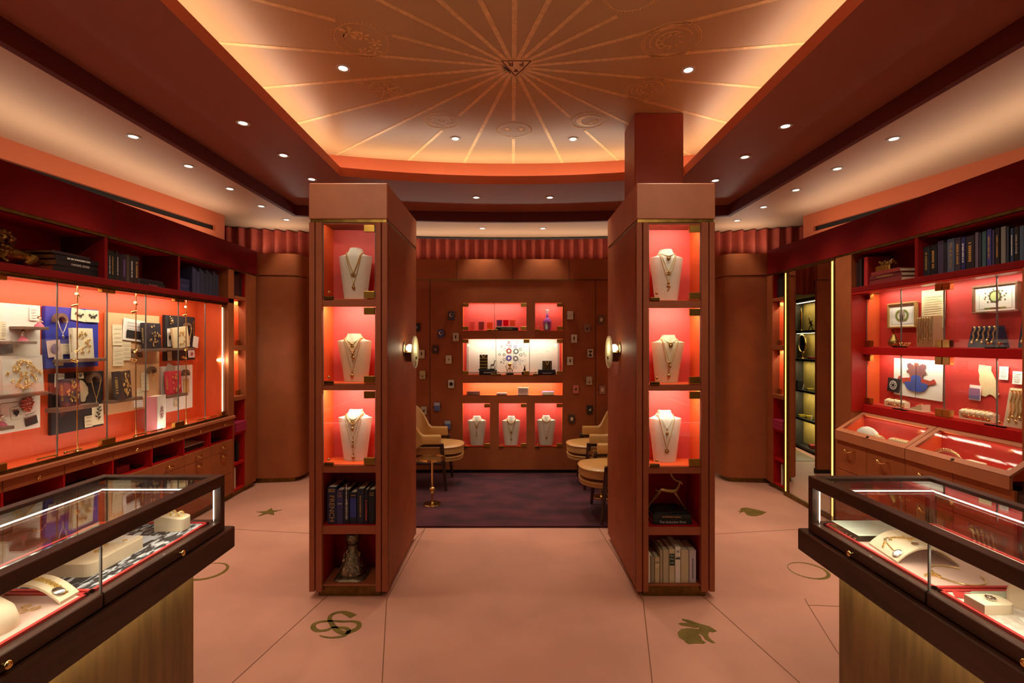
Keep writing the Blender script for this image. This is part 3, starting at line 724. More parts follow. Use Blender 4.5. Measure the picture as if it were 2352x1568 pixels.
m = MB(); m.box(U0, 4.607, .012, .034, .802, .818); m.box(U0, 4.607, .0, .008, .801, .812); part('bottom_rail', m, M_brassd, LC)
m = MB(); m.bbox(U0, 4.69, -.022, .035, .774, .802, .004); part('ledge', m, M_brownlt, LC)
de = [1.135, 1.49, 1.845, 2.20, 2.565, 2.92, 3.278, 3.634, 3.987, 4.337, 4.687]
m = MB(); m.box(U0, 4.69, .25, .30, .03, .78); m.box(U0, 4.69, .02, .25, .705, .71); m.box(U0, 4.69, .02, .25, .565, .575)
part('niche_lining', m, M_redsh, LC)
for a, b in zip(de[:-1], de[1:]):
    if b < 2.3: continue
    m = MB(); m.bbox(a+.002, b-.002, 0, .02, .708, .770, .002); d = part('drawer', m, M_brown, LC); knobx(d, (a+b)/2, .739)
    m = MB(); m.bbox(a+.002, b-.002, 0, .02, .487, .573, .002); d = part('drawer', m, M_brown, LC); pull(d, (a+b)/2, .533)
    m = MB(); m.bbox(a+.002, b-.002, 0, .02, .258, .484, .002); d = part('door', m, M_brown, LC); pull(d, (a+b)/2, .452)
    m = MB(); m.bbox(a+.002, b-.002, 0, .02, .055, .255, .002); d = part('lower_drawer', m, M_brown, LC)
for a in de:
    m = MB(); m.box(a-.006, a+.006, .004, .25, .573, .708); part('niche_divider', m, M_redsh, LC)
m = MB(); m.box(U0, U1, .03, .30, 0, .055); part('plinth', m, M_brassd, LC)

def narrow_unit(parent, ua, ub, ue, sgn):
    # slender shelf unit; ua..ub opening (distance from camera), ue outer edge; sgn +1 left wall, -1 right wall
    U = lambda y: sgn*y
    a, b, e = sorted((U(ua), U(ub))), None, None
    def B(m, y0, y1, v0, v1, z0, z1, bv=.002): m.bbox(min(U(y0), U(y1)), max(U(y0), U(y1)), v0, v1, z0, z1, bv)
    m = MB(); B(m, ub, ue, 0, .25, .05, 2.206); B(m, ua, ub, .0, .24, .936, .977); B(m, ua, ub, 0, .24, 1.432, 1.478); B(m, ua, ub, 0, .24, 1.93, 1.962)
    part('frame', m, M_brown, parent)
    for z0, z1 in ((.60, .625), (.30, .325), (.05, .065)):
        m = MB(); B(m, ua, ub, .01, .24, z0, z1); part('shelf', m, M_redsh, parent)
    for z0, z1 in ((1.962, 2.206), (.065, .936)):
        m = MB(); B(m, ua, ub, .24, .25, z0, z1, .001); B(m, ub-.006, ub, .01, .24, z0, z1, .001); part('shelf_lining', m, M_redsh, parent)
    m = MB()
    for z0, z1 in ((.977, 1.432), (1.478, 1.93)):
        B(m, ua, ub, .19, .20, z0, z1, .001); B(m, ub-.006, ub, .07, .19, z0, z1, .001); B(m, ua, ua+.005, .02, .19, z0, z1, .001)
    part('niche_lining', m, M_orange, parent)
    for z0, z1 in ((.977, 1.432), (1.478, 1.93)):
        m = MB(); B(m, ua+.002, ub-.008, .062, .067, z0+.003, z1-.003, .0005); d = part('glass_door', m, M_glass, parent)
        for z in (z0+.03, z1-.03):
            m = MB(); B(m, ub-.05, ub-.008, .05, .075, z-.024, z+.024); part('hinge', m, M_hinge, d)
        X = -(WX+.11) if sgn > 0 else WX+.11
        area('niche_strip_light', (X, (ua+ub)/2, z1-.008), .012, abs(ub-ua)*.85, .8, (0, 0, 0), LEDW)
    m = MB(); B(m, ua-.01, ue, .03, .24, 0, .05); part('plinth', m, M_brassd, parent)
narrow_unit(LC, 4.712, 4.905, 5.10, 1)

# ------------------------------------------------------------------ right wall cabinet
RCb = thing('wall_cabinet', 'oxblood wall cabinet on the right with two glazed red cases above slanted vitrines', 'display cabinet', (WX, 0, 0), RR)
V0, V1 = -3.85, -1.0
m = MB(); m.box(-5.12, V1, 0, .32, 2.224, 2.470); part('fascia', m, M_fascia, RCb)
m = MB(); m.box(-3.215, -3.212, -.001, .002, 2.224, 2.470); part('fascia_seam', m, M_brownd, RCb)
m = MB(); m.box(-5.12, V1, .004, .03, 2.205, 2.224); part('brass_reveal', m, M_brassd, RCb)
m = MB(); m.box(V0, V1, .30, .32, 1.94, 2.21); m.box(V0, V1, .02, .30, 2.206, 2.212); part('shelf_lining', m, M_redsh, RCb)
m = MB(); m.bbox(V0, V1, 0, .30, 1.90, 1.94, .002); m.bbox(-3.25, -3.225, .005, .30, 1.94, 2.206, .001); part('shelf', m, M_fascia, RCb)
m = MB(); m.bbox(-4.04, V0, 0, .32, .03, 2.206, .002); part('side_stile', m, M_brown, RCb)
m = MB(); m.bbox(-2.56, -2.44, -.002, .30, .03, 1.90, .002); part('side_stile', m, M_brown, RCb)
m = MB(); m.box(V0, V0+.006, 0, .115, .96, 1.90); m.box(V0, -2.56, 0, .105, 1.885, 1.898); part('case_reveal', m, mat('scarlet_reveal', (178, 34, 24), .35, 0, .04, 6), RCb)
m = MB(); m.box(V0, -2.56, .22, .235, .96, 1.90); m.box(V0, -2.56, .12, .22, 1.019, 1.024); m.box(V0, -2.56, .12, .22, 1.468, 1.474)
part('case_back', m, mat('crimson_case_lining', (196, 54, 46), .55, 0, .05, 6, .15, 900), RCb)
m = MB(); m.box(V0, V0+.008, .122, .22, 1.019, 1.89); m.box(V0, -2.56, .12, .22, 1.0, 1.019); part('case_lining', m, M_orange, RCb)
m = MB(); m.bbox(V0, -2.56, .085, .22, 1.412, 1.468, .002); m.bbox(V0, -2.56, .085, .23, .955, 1.016, .002); part('case_shelf', m, M_redsh, RCb)
for z0, z1 in ((1.47, 1.897), (1.018, 1.412)):
    r = [-3.846, -3.504, -3.156, -2.812, -2.565]
    for a, b in zip(r[:-1], r[1:]):
        m = MB(); m.box(a+.0015, b-.0015, .117, .123, z0, z1); g = part('glass_door', m, M_glass, RCb)
        for q in (a+.0015, b-.0015):
            m = MB(); m.box(q-.0013, q+.0013, .1165, .1235, z0, z1); part('polished_edge', m, M_edge, g)
    for u in (-3.846, -3.156):
        for z in (z0+.026, z1-.026):
            m = MB()
            if u > -3.8: m.bbox(u-.055, u-.002, .105, .135, z-.026, z+.026, .002)
            m.bbox(u+.002, u+.055, .105, .135, z-.026, z+.026, .002); part('hinge', m, M_brass if u > -3.8 else M_hinge, RCb)
    for u in (-3.504, -2.812):
        for s in (-1, 1):
            m = MB(); m.ball((u+s*.033, .10, z0+.028), .009, 12, 8); m.cyl((u+s*.033, .10, z0+.028), (u+s*.033, .118, z0+.028), .004); part('knob', m, M_brass, RCb, True)
            m = MB(); m.bbox(u+s*.033-.026, u+s*.033+.026, .100, .118, z0-.004, z0+.008, .003); part('lock', m, M_bronze, RCb)
for z in (1.885, 1.405):
    area('case_strip_light', (WX+.135, 3.2, z), .015, 1.25, 3.2, (0, -.35, 0), LEDW)
# slanted vitrines
def vitrine(y0, y1):                                # y0 far, y1 near
    a, b = -y0, -y1; v0, v1, z0, z1 = -.13, .095, .812, .958
    nrm = Vector((0, -(z1-z0), v1-v0)).normalized()
    P = lambda u, t, h=0: (u, v0+(v1-v0)*t+nrm.y*h, z0+(z1-z0)*t+nrm.z*h)
    m = MB(); f = .035; ft = .14
    for q in (((a, 0), (b, 0), (b, ft), (a, ft)), ((a, 1-ft), (b, 1-ft), (b, 1), (a, 1)), ((a, ft), (a+f, ft), (a+f, 1-ft), (a, 1-ft)), ((b-f, ft), (b, ft), (b, 1-ft), (b-f, 1-ft))):
        m.add([P(u, t, -.012) for u, t in q]+[P(u, t) for u, t in q], [(0,3,2,1), (4,5,6,7), (0,1,5,4), (1,2,6,5), (2,3,7,6), (3,0,4,7)])
    m.box(a, b, v0, v0+.018, .742, z0-.004); m.add([(a, v0, .742), (a, v0+.2, .742), (a, v1, .93), (a, v0, .806)], [(0, 1, 2, 3)])
    o = part('vitrine_frame', m, M_brownlt, RCb)
    m = MB(); q = ((a+f, ft), (b-f, ft), (b-f, 1-ft), (a+f, 1-ft)); m.add([P(u, t, -.007) for u, t in q]+[P(u, t, -.002) for u, t in q], [(0,3,2,1), (4,5,6,7), (0,1,5,4), (1,2,6,5), (2,3,7,6), (3,0,4,7)]); part('glass_lid', m, M_glass, RCb)
    fz = .785
    m = MB(); m.box(a+.02, a+.03, v0+.02, v1-.01, fz, .802); m.add([(a+.03, v0+.02, .79), (a+.03, v1-.012, .79), (a+.03, v1-.012, .935), (a+.03, v0+.02, .80)], [(0,1,2,3)])
    m.add([(b-.03, v0+.02, fz), (b-.03, v1-.012, fz), (b-.03, v1-.012, .935), (b-.03, v0+.02, .80)], [(0,1,2,3)]); m.box(a+.03, b-.03, v0+.018, v1-.01, fz-.008, fz)
    part('vitrine_lining', m, M_orange, RCb)
    m = MB(); m.box(a+.03, b-.03, v1-.016, v1-.010, fz, .938); part('vitrine_back', m, M_coral, RCb)
    m = MB(); m.cyl(P((a+b)/2, .04, -.001), P((a+b)/2, .04, .006), .009); part('lock', m, M_bronze, RCb, True)
    area('vitrine_strip_light', (WX+.07, (y0+y1)/2, .93), .012, abs(y0-y1)*.8, 1.1, (0, .9, 0), LEDW)
vitrine(3.848, 3.168); vitrine(3.162, 2.50)
m = MB(); m.box(V0, -2.44, -.10, .08, .055, .74); 
# carcass behind the drawer fronts (hollow above for the vitrine boxes)
m = MB(); m.box(V0, -2.44, -.095, .08, .05, .72); part('carcass', m, M_brownd, RCb)
re_ = [-3.848, -3.527, -3.18, -2.835, -2.49]
for a, b in zip(re_[:-1], re_[1:]):
    m = MB(); m.bbox(a+.002, b-.002, -.115, -.095, .512, .738, .002); d = part('drawer', m, M_brown, RCb); pull(d, (a+b)/2, .675, -.115, .075)
    m = MB(); m.bbox(a+.002, b-.002, -.115, -.095, .055, .508, .002); d = part('door', m, M_brown, RCb); pull(d, (a+b)/2, .46, -.115, .075)
m = MB(); m.box(V0, -2.44, -.07, .06, 0, .055); part('plinth', m, M_brassd, RCb)
narrow_unit(RCb, 4.80, 5.016, 5.12, -1)

# full-height mirror between two glowing light strips; it shows the vestibule behind the curtain gap
MR = thing('wall_mirror', 'tall wall mirror between two glowing vertical light strips on the right wall', 'mirror', (WX, 0, 0), RR)
m = MB(); m.box(-4.722, -4.09, .0, .012, .045, 2.195); part('mirror_glass', m, mat('silvered_mirror', (226, 222, 214), .015, 1), MR)
for a, b in ((4.722, 4.745), (4.775, 4.792), (4.040, 4.052), (4.080, 4.090)):
    m = MB(); m.bbox(-b, -a, -.010, .03, .0, 2.206, .002); part('brass_post', m, M_brassd, MR)
for a in (4.746, 4.053):
    m = MB(); m.box(-a-.027, -a, -.006, .004, .03, 2.19); part('led_strip', m, M_ledy, MR)
for z0, z1 in ((0, .045), (2.195, 2.215)):
    m = MB(); m.bbox(-4.79, -4.04, -.012, .02, z0, z1, .002); part('end_rail', m, M_brassd, MR)
# vestibule at the back right, reached through the gap between alcove wall and rounded panel
def vm(px, py, Y):
    x, y, z = oy(px, py, Y); return (2*WX-x, Y, z)
m = MB(); m.box(1.0, 2.9, 6.6, 8.6, -.06, 0); struct('floor_vestibule', m, M_floor)
m = MB(); m.prism([(1.50, 6.15), (2.5, 6.15), (2.5, 8.45), (1.34, 8.45), (1.34, 7.2)], .0015, .004)
solo('parquet', m, mat('parquet_wood', (120, 96, 62), .4, 0, .35, 5, stretch=(1, 8, 1)), 'worn greenish wood parquet reflected in the tall right mirror', 'wood floor')
m = MB(); m.box(2.6, 2.7, 6.12, 8.6, 0, 2.2); struct('wall_vestibule_right', m, M_charcoal)
m = MB(); m.box(1.0, 2.7, 8.5, 8.6, 0, 2.2); struct('wall_vestibule_back', m, M_charcoal)
m = MB(); m.box(1.0, 2.7, 6.12, 8.6, 2.12, 2.2); struct('ceiling_vestibule', m, mat('grey_ceiling', (150, 136, 120), .7))
DS = thing('recessed_shelving', 'dark recessed shelving with gold back wall reflected in the tall right mirror', 'shelving', (1.28, 7.12, 0), PI/2+.12)
Mdg = mat('dark_grey_wood', (62, 58, 50), .55, 0, .3, 8, stretch=(6, 6, 1))
m = MB(); m.box(0, .012, 0, .18, 0, 2.11); part('side_panel', m, Mdg, DS)
m = MB(); m.box(-1.03, -.86, -.01, .10, 0, 2.11); part('side_panel', m, Mdg, DS)
m = MB(); m.box(.012, .3, -.01, .03, 0, 2.11); part('side_panel', m, Mdg, DS)
m = MB(); m.box(-.86, .0, 0, .18, 2.085, 2.11); part('top_panel', m, Mdg, DS)
m = MB(); m.box(-.86, 0, .16, .17, 0, 2.085); part('gold_back', m, mat('gold_plaster', (176, 152, 78), .6, 0, .15, 8), DS)
zsd = [.05, .44, .84, 1.28, 1.68]
for z in zsd:
    m = MB(); m.bbox(-.86, 0, .005, .16, z-.03, z, .002); part('shelf', m, mat('black_shelf', (30, 26, 22), .5), DS)
Mds = Matrix.Translation((1.28, 7.12, 0)) @ Matrix.Rotation(PI/2+.12, 4, 'Z')
for z in (.40, .80, 1.24, 1.64, 2.075):
    area('shelf_strip_light', tuple(Mds @ Vector((-.4, .05, z))), .02, .7, 2.6, (0, 0, .12), (1, .86, .55))
curtain(1.44, 1.62, lambda x: 5.80, .02, 2.75, 'velvet_curtain', 'dark red velvet curtain edge beside the shelving, reflected in the right mirror', .06, .02)
curtain(1.64, 2.27, lambda x: 6.02, 2.12, 2.78, 'velvet_curtain', 'short velvet valance over the vestibule, reflected at the top of right mirror', .10, .03)
ES = thing('exit_sign', 'red illuminated exit sign reflected backwards in the tall right mirror', 'exit sign', (1.99, 6.15, 1.5+95*6.15/F-.0))
m = MB(); m.bbox(-.04, .26, -.01, .01, -.085, .085, .003); part('housing', m, mat('exit_red', (200, 24, 20), .4, emit=(230, 26, 20), es=1.1), ES)
text('EXIT', .15, mat('exit_letters', (255, 120, 90), .5, emit=(255, 120, 96), es=1.6), ES, TF(.11, -.012, 0), fit=.26)
m = MB(); m.cyl((.11, 0, .08), (.11, 0, .12), .006); part('hanger', m, M_black, ES)
# things on the reflected shelves
def sh(lx, k, ly=.085): return tuple(Mds @ Vector((lx, ly, zsd[k]+.001)))
m = MB(); m.lathe([(.035, 0), (.032, .01), (.012, .02), (.012, .05), (.018, .06), (.012, .10), (.018, .13), (.012, .18), (.016, .24), (.010, .30), (.004, .33)], 14); solo('gold_finial', m, M_brass, 'tall turned gold finial on the top reflected shelf', 'ornament', sh(-.10, 4), 0, None, True)
m = MB()
for a in range(7): m.tube([(0, 0, .12), (.06*math.cos(a), .04*math.sin(a*2), .13+.09*math.sin(a*1.3))], .012, 6, radii=[.018, .004])
m.tube([(0, 0, .10), (-.05, 0, 0)], .01, 6); m.tube([(0, 0, .10), (.05, 0, 0)], .01, 6); solo('spiky_sculpture', m, M_bronze, 'black spiky sculpture on the top reflected shelf', 'sculpture', sh(-.40, 4, .075), 0, None, True).scale = (.6, .5, .8)
o = thing('vanity_mirror', 'oval gold beaded vanity mirror on stand, second reflected shelf', 'mirror', sh(-.14, 3, .08), PI/2)
RY = Matrix.Rotation(PI/2, 4, 'X'); m = MB(); E = [(.085*math.cos(2*PI*i/40), 0, .215+.125*math.sin(2*PI*i/40)) for i in range(40)]; m.tube(E, .010, 8, True)
for p in E[::2]: m.ball(p, .013, 7, 5)
part('beaded_frame', m, M_brass, o, True)
m = MB(); m.loft([[(.078*math.cos(2*PI*i/32), y, .215+.118*math.sin(2*PI*i/32)) for i in range(32)] for y in (-.003, .003)]); part('oval_glass', m, mat('silvered_mirror', (226, 222, 214)), o)
m = MB(); m.lathe([(.05, 0), (.045, .012), (.012, .02), (.010, .06), (.016, .075), (.008, .095)], 18); part('stand', m, M_brass, o, True)
for k, lx, w_, h_, rgb, nm, lab, cat in ((3, -.42, .16, .03, (150, 34, 44), 'red_box', 'flat red box on the second reflected shelf', 'box'), (2, -.06, .05, .12, (24, 22, 24), 'black_box', 'upright black box on the third reflected shelf', 'box'),
    (2, -.36, .09, .03, (190, 166, 40), 'yellow_box', 'lower yellow box on the third reflected shelf', 'box'), (1, -.12, .08, .03, (190, 166, 40), 'yellow_box', 'far yellow box on the fourth reflected shelf', 'box'), (1, -.34, .09, .045, (190, 166, 40), 'yellow_box', 'near yellow box on the fourth reflected shelf', 'box'), (0, -.44, .12, .05, (150, 34, 34), 'red_box', 'red box on the bottom reflected shelf', 'box')):
    m = MB(); m.bbox(-w_/2, w_/2, -.04, .04, 0, h_, .003); o = solo(nm, m, mat('box_%d_%d_%d' % rgb, rgb, .5), lab, cat, sh(lx, k), PI/2+.12+.2); m = MB(); m.box(-w_/2-.0006, w_/2+.0006, -.0406, .0406, h_*.6, h_*.64); part('lid_seam', m, M_brownd, o)
for k, lx, lab in ((2, -.22, 'white price card on the third reflected shelf'), (1, -.46, 'white price card on the fourth reflected shelf')):
    m = MB(); m.box(-.03, .03, 0, .002, 0, .07, Matrix.Rotation(-.2, 4, 'X')); solo('price_card', m, M_white, lab, 'card', sh(lx, k, .05), PI/2+.4)
# ================================================================== jewellery counters in the foreground
M_caseled = mat('white_led_bar', (255, 248, 236), .5, emit=(255, 240, 216), es=4)
def counter(s, xi, ye, wd, label, xl, yl, xp, yp):
    # xi aisle side of the glass case, ye far end, wd width; xl/yl ledge corner; xp/yp pedestal corner (distances from the axis)
    y0 = .35; root = thing('jewellery_counter', label, 'display counter', (s*(xi+wd/2), (y0+ye)/2, 0))
    ox_, oy_ = s*(xi+wd/2), (y0+ye)/2
    T = Matrix.Translation((-ox_, -oy_, 0))
    def B(m, x0, x1, a, b, z0, z1, bv=.003): m.bbox(min(s*x0, s*x1), max(s*x0, s*x1), a, b, z0, z1, bv, T)
    xo = xi+wd
    m = MB(); B(m, xp, xo-(xp-xi), .40, yp, 0, .622, .002); part('pedestal', m, M_walnutv, root)
    m = MB(); B(m, xl, xo+.02, y0-.03, yl, .620, .711, .004); part('ledge', m, M_walnut, root)
    m = MB(); B(m, xi+.006, xo-.006, y0, ye-.004, .711, .755, .002); part('case_base', m, M_walnut, root)
    ydiv = 1.441 if s < 0 else 1.452
    for a, b in ((ydiv+.0025, ye-.032), (.80, ydiv-.0025)):
        m = MB(); B(m, xi-.002, xi+.02, a, b, .715, .756, .002); d = part('drawer', m, M_walnut, root)
        yk = (a+b)/2+.03; m = MB(); P = Vector((s*xi, yk, .736)); P = T @ P
        m.cyl(P, P-Vector((s*.016, 0, 0)), .005, 12); m.ball(P-Vector((s*.020, 0, 0)), .0105, 16, 10, sx=.7); part('knob', m, M_brass, d, True)
    m = MB(); b = .042
    for x0, x1, a, c in ((xi, xi+b, y0, ye), (xo-b, xo, y0, ye), (xi+b, xo-b, ye-b, ye), (xi+b, xo-b, y0, y0+b)): B(m, x0, x1, a, c, .899, .945, .002)
    part('top_frame', m, M_walnut, root)
    for x0, x1 in ((xi, xi+.028), (xo-.028, xo)):
        for a, c in ((ye-.028, ye), (y0, y0+.028)):
            m = MB(); B(m, x0, x1, a, c, .711, .90, .002); part('corner_post', m, M_walnut, root)
    m = MB(); B(m, xi+b-.006, xo-b+.006, y0+b, ye-b+.006, .932, .938, .0005); part('top_glass', m, M_glass, root)
    m = MB(); B(m, xi+.006, xi+.011, ydiv+.001, ye-.028, .757, .899, .0005); B(m, xi+.006, xi+.011, y0+.03, ydiv-.001, .757, .899, .0005); B(m, xo-.011, xo-.006, y0+.03, ye-.028, .757, .899, .0005); B(m, xi+.028, xo-.028, ye-.011, ye-.006, .757, .899, .0005)
    g = part('side_glass', m, M_glass, root)
    m = MB()
    for q in (ydiv-.0016, ydiv+.0016): B(m, xi+.0055, xi+.0115, q-.0011, q+.0011, .757, .899, .0003)
    part('polished_edge', m, M_edge, g)
    m = MB(); B(m, xi+.02, xo-.02, ye-.040, ye-.036, .889, .894, .001); B(m, xo-.032, xo-.028, y0+.05, ye-.05, .889, .894, .001); B(m, xi+.030, xi+.034, y0+.05, ye-.05, .890, .894, .001)
    part('led_bar', m, M_caseled, root)
    m = MB()
    for z in (0,): B(m, xi+.0285, xi+.030, ye-.030, ye-.0285, .757, .899, .0003)
    B(m, xi+.026, xi+.03, ye-.034, ye-.030, .765, .890, .001); part('led_post', m, M_caseled, root)
    for x in (xi+.05, xo-.05): area('case_strip_light', (s*x, 1.2, .893), .015, 1.55, 2.6, (0, s*(.6 if x < xi+.1 else -.6), 0), LEDW)
    area('ledge_glow_light', (s*(xl+.05), 1.25, .615), .02, 1.5, 1.3, (0, 0, 0), (1, .88, .62))
    area('ledge_glow_light', (s*(xp+.2), yl-.03, .615), .4, .02, .6, (0, 0, 0), (1, .88, .62))
    return root
CL = counter(-1, 1.217, 2.05, .514, 'dark walnut glass-topped jewellery counter in the left foreground on a pale veined pedestal', 1.199, 2.095, 1.30, 1.976)
CR = counter(1, 1.244, 2.032, .518, 'dark walnut glass-topped jewellery counter in the right foreground on a pale veined pedestal', 1.222, 2.07, 1.335, 1.976)
ZF = .7555
def flat(name, pts, mt, label, cat, z=ZF, t=.0015, group=None):
    P = [oz(x, y, z) for x, y in pts] if isinstance(pts[0][0], int) and pts[0][1] > 5 else [(p[0], p[1]) for p in pts]
    c = (sum(p[0] for p in P)/len(P), sum(p[1] for p in P)/len(P))
    m = MB(); m.prism([(p[0]-c[0], p[1]-c[1]) for p in P], 0, t); return solo(name, m, mt, label, cat, (c[0], c[1], z), 0, group)
M_redliner = mat('red_liner', (190, 40, 34), .7)
M_pinkvel = mat('blush_velvet', (216, 178, 160), .95, 0, .05, 20, .4, 900, sheen=.4)
M_block = mat('cream_suede', (226, 206, 172), .85, 0, .03, 30, .2, 1500)
# printed black and white lining
def printmat():
    m = bpy.data.materials.new('speckled_print'); m.use_nodes = True; nt = m.node_tree; b = nt.nodes['Principled BSDF']; b.inputs['Roughness'].default_value = .75
    tc = nt.nodes.new('ShaderNodeTexCoord'); n = nt.nodes.new('ShaderNodeTexNoise'); n.inputs['Scale'].default_value = 26; n.inputs['Detail'].default_value = 9; n.inputs['Distortion'].default_value = .8
    mp = nt.nodes.new('ShaderNodeMapping'); mp.inputs['Scale'].default_value = (2.2, .8, 1)
    r = nt.nodes.new('ShaderNodeValToRGB'); e = r.color_ramp.elements; e[0].position = .50; e[0].color = (.012, .013, .014, 1); e[1].position = .60; e[1].color = (.55, .57, .60, 1)
    nt.links.new(tc.outputs['Object'], mp.inputs[0]); nt.links.new(mp.outputs[0], n.inputs['Vector']); nt.links.new(n.outputs[0], r.inputs[0]); nt.links.new(r.outputs[0], b.inputs['Base Color'])
    return m
def lining(parent_s, xi, xo, a, b, mt, border, label, name, z=ZF):
    x0, x1 = sorted((parent_s*xi, parent_s*xo)); cx_, cy_ = (x0+x1)/2, (a+b)/2
    m = MB(); m.bbox(x0-cx_+.012, x1-cx_-.012, a-cy_+.012, b-cy_-.012, 0, .006, .003); o = solo(name, m, mt, label, 'display mat', (cx_, cy_, z))
    m = MB()
    for q in ((x0-cx_, x1-cx_, a-cy_, a-cy_+.011), (x0-cx_, x1-cx_, b-cy_-.011, b-cy_), (x0-cx_, x0-cx_+.011, a-cy_, b-cy_), (x1-cx_-.011, x1-cx_, a-cy_, b-cy_)): m.box(*q, 0, .008)
    part('border', m, border, o, label='red border'); return o
lining(-1, 1.25, 1.70, 1.44, 1.995, printmat(), M_redliner, 'black and white speckled print mat with red border in left counter', 'printed_mat')
lining(-1, 1.25, 1.70, .42, 1.43, M_pinkvel, M_redliner, 'blush velvet mat with red border in left counter', 'velvet_mat')
lining(1, 1.275, 1.73, 1.46, 1.98, M_pinkvel, M_redliner, 'blush velvet mat with red border in right counter', 'velvet_mat')
lining(1, 1.275, 1.73, .42, 1.45, mat('red_check_card', (196, 176, 160), .8, 0, 0, 60, rgb2=(222, 214, 196)), M_redliner, 'pale printed card mat with red border in right counter', 'card_mat')
Z2 = ZF+.0065
def ring_mb(r=.009, t=.0016, stand=True, n=20):
    m = MB(); pts = [(r*math.cos(2*PI*i/n), 0, r+r*math.sin(2*PI*i/n)) for i in range(n)] if stand else [(r*math.cos(2*PI*i/n), r*math.sin(2*PI*i/n), t) for i in range(n)]
    m.tube(pts, t, 8, True); return m
def chain_pts(pts, n):
    pts = [Vector(p) for p in pts]; out = []
    L = [0]
    for a, b in zip(pts[:-1], pts[1:]): L.append(L[-1]+(b-a).length)
    for k in range(n):
        d = L[-1]*k/(n-1); i = max(j for j in range(len(L)) if L[j] <= d+1e-9); i = min(i, len(pts)-2)
        out.append(pts[i].lerp(pts[i+1], (d-L[i])/max(L[i+1]-L[i], 1e-9)))
    return out
def beads(m, pts, r, sp=1.7, mod=.25):
    Lt = sum((Vector(b)-Vector(a)).length for a, b in zip(pts[:-1], pts[1:])); n = max(3, int(Lt/(r*sp)))
    for k, p in enumerate(chain_pts(pts, n)): m.ball(p, r*(1+mod*(k % 2)), 6, 4)
    return m
# big cream block with rings, left counter
def rblock(x0, x1, y0, y1, h, label, z=Z2, h2=None, name='display_block', mt=None):
    m = MB(); cx_, cy_ = (x0+x1)/2, (y0+y1)/2; a, b, c, d = x0-cx_, x1-cx_, y0-cy_, y1-cy_; r = .022
    poly = []
    for px_, py_, a0 in ((b-r, c+r, -PI/2), (b-r, d-r, 0)):
        for k in range(5): poly.append((px_+r*math.cos(a0+PI/2*k/4), py_+r*math.sin(a0+PI/2*k/4)))
    poly += [(a, d), (a, c)]
    h2 = h2 or h
    zt = lambda p: h+(h2-h)*(p[0]-a)/(b-a)
    m.loft([[(p[0], p[1], 0) for p in poly], [(p[0], p[1], zt(p)-.002) for p in poly], [(p[0]*.985, p[1]*.985, zt(p)) for p in poly]])
    return solo(name, m, mt or M_block, label, 'display block', (cx_, cy_, z))
rblock(-1.47, -1.328, 1.525, 1.755, .042, 'large cream suede block holding rings in left counter')
rblock(-1.402, -1.293, 1.895, 1.96, .062, 'small slanted cream block carrying three gold rings in left counter', h2=.045)
rg = ring_mb(.010, .0028)
o1 = solo('ring', rg, M_gold, 'left gold ring on the small slanted cream block', 'ring', (-1.382, 1.925, Z2+.0585), .7, 'rings in the left counter', True)
for x, lab in ((-1.350, 'middle gold ring on the small slanted cream block'), (-1.318, 'right gold ring on the small slanted cream block')): dup(o1, (x, 1.925, Z2+.0585-(x+1.382)*.15), .7, lab)
for x, y, lab in ((-1.42, 1.565, 'wavy gold ring lying on the near end of the large cream block'), (-1.385, 1.62, 'gold ring lying in the middle of the large cream block'), (-1.40, 1.665, 'small gold stud on the large cream block'), (-1.36, 1.70, 'tiny gold stud at the far end of the large cream block')):
    big = 'ring' in lab
    m = ring_mb(.011 if big else .005, .002, False); beads(m, [((.011 if big else .005)*math.cos(a*.5), (.011 if big else .005)*math.sin(a*.5), .003) for a in range(13)], .0022)
    solo('ring' if big else 'stud', m, M_gold, lab, 'ring' if big else 'earring', (x, y, Z2+.0425), 0, 'jewels on the large cream block', True)
flat('paper_card', [(-1.44, 1.68), (-1.345, 1.69), (-1.35, 1.75), (-1.45, 1.745)], M_white, 'white paper card with green mark on the large cream block', 'card', Z2+.0425, .0008)
flat('green_leaf', [(-1.44, 1.653), (-1.425, 1.658), (-1.41, 1.672), (-1.428, 1.670)], mat('green_leaf_print', (96, 150, 60), .6), 'small green leaf on the large cream block', 'leaf', Z2+.0425, .001)
m = MB(); beads(m, [(.035*math.cos(a*.5), .012*math.sin(a*.9), .003) for a in range(13)], .003); solo('chain_bracelet', m, M_gold, 'gold chain lying on white card behind small cream block', 'bracelet', (-1.42, 1.80, Z2+.002), .3)
flat('paper_card', [(-1.53, 1.74), (-1.36, 1.74), (-1.35, 1.85), (-1.52, 1.86)], mat('pale_blue_paper', (196, 204, 214), .8), 'pale blue-white paper beneath the gold chain in left counter', 'card', Z2, .001)
# arched stands
def arch(x0, x1, y0, y1, h, label, z=Z2, t=.008, rz=0):
    m = MB(); n = 14; cx_, cy_ = (x0+x1)/2, (y0+y1)/2; hw = (x1-x0)/2
    top = [(-hw+2*hw*i/n, h*(1-(2*i/n-1)**2)) for i in range(n+1)]
    rings = []
    for x, zz in top: rings.append([(x, y0-cy_, zz), (x, y1-cy_, zz), (x, y1-cy_, zz+t), (x, y0-cy_, zz+t)])
    m.loft(rings); return solo('arched_stand', m, M_block, label, 'jewellery stand', (cx_, cy_, z), rz)
arch(-1.49, -1.275, 1.365, 1.425, .05, 'cream arched stand with gold bracelet in left counter')
m = MB(); hw = .1075; P = [(-hw+2*hw*i/20*.98+.002, 0, .0095+.05*(1-(2*i/20-1)**2)) for i in range(2, 20)]
for w_ in (-.004, .004): beads(m, [(p[0], p[1]+w_, p[2]) for p in P], .0036, 1.6)
o = solo('bracelet', m, M_gold, 'thick gold link bracelet over the cream arch in left counter', 'bracelet', (-1.3825, 1.395, Z2), 0, None, True)
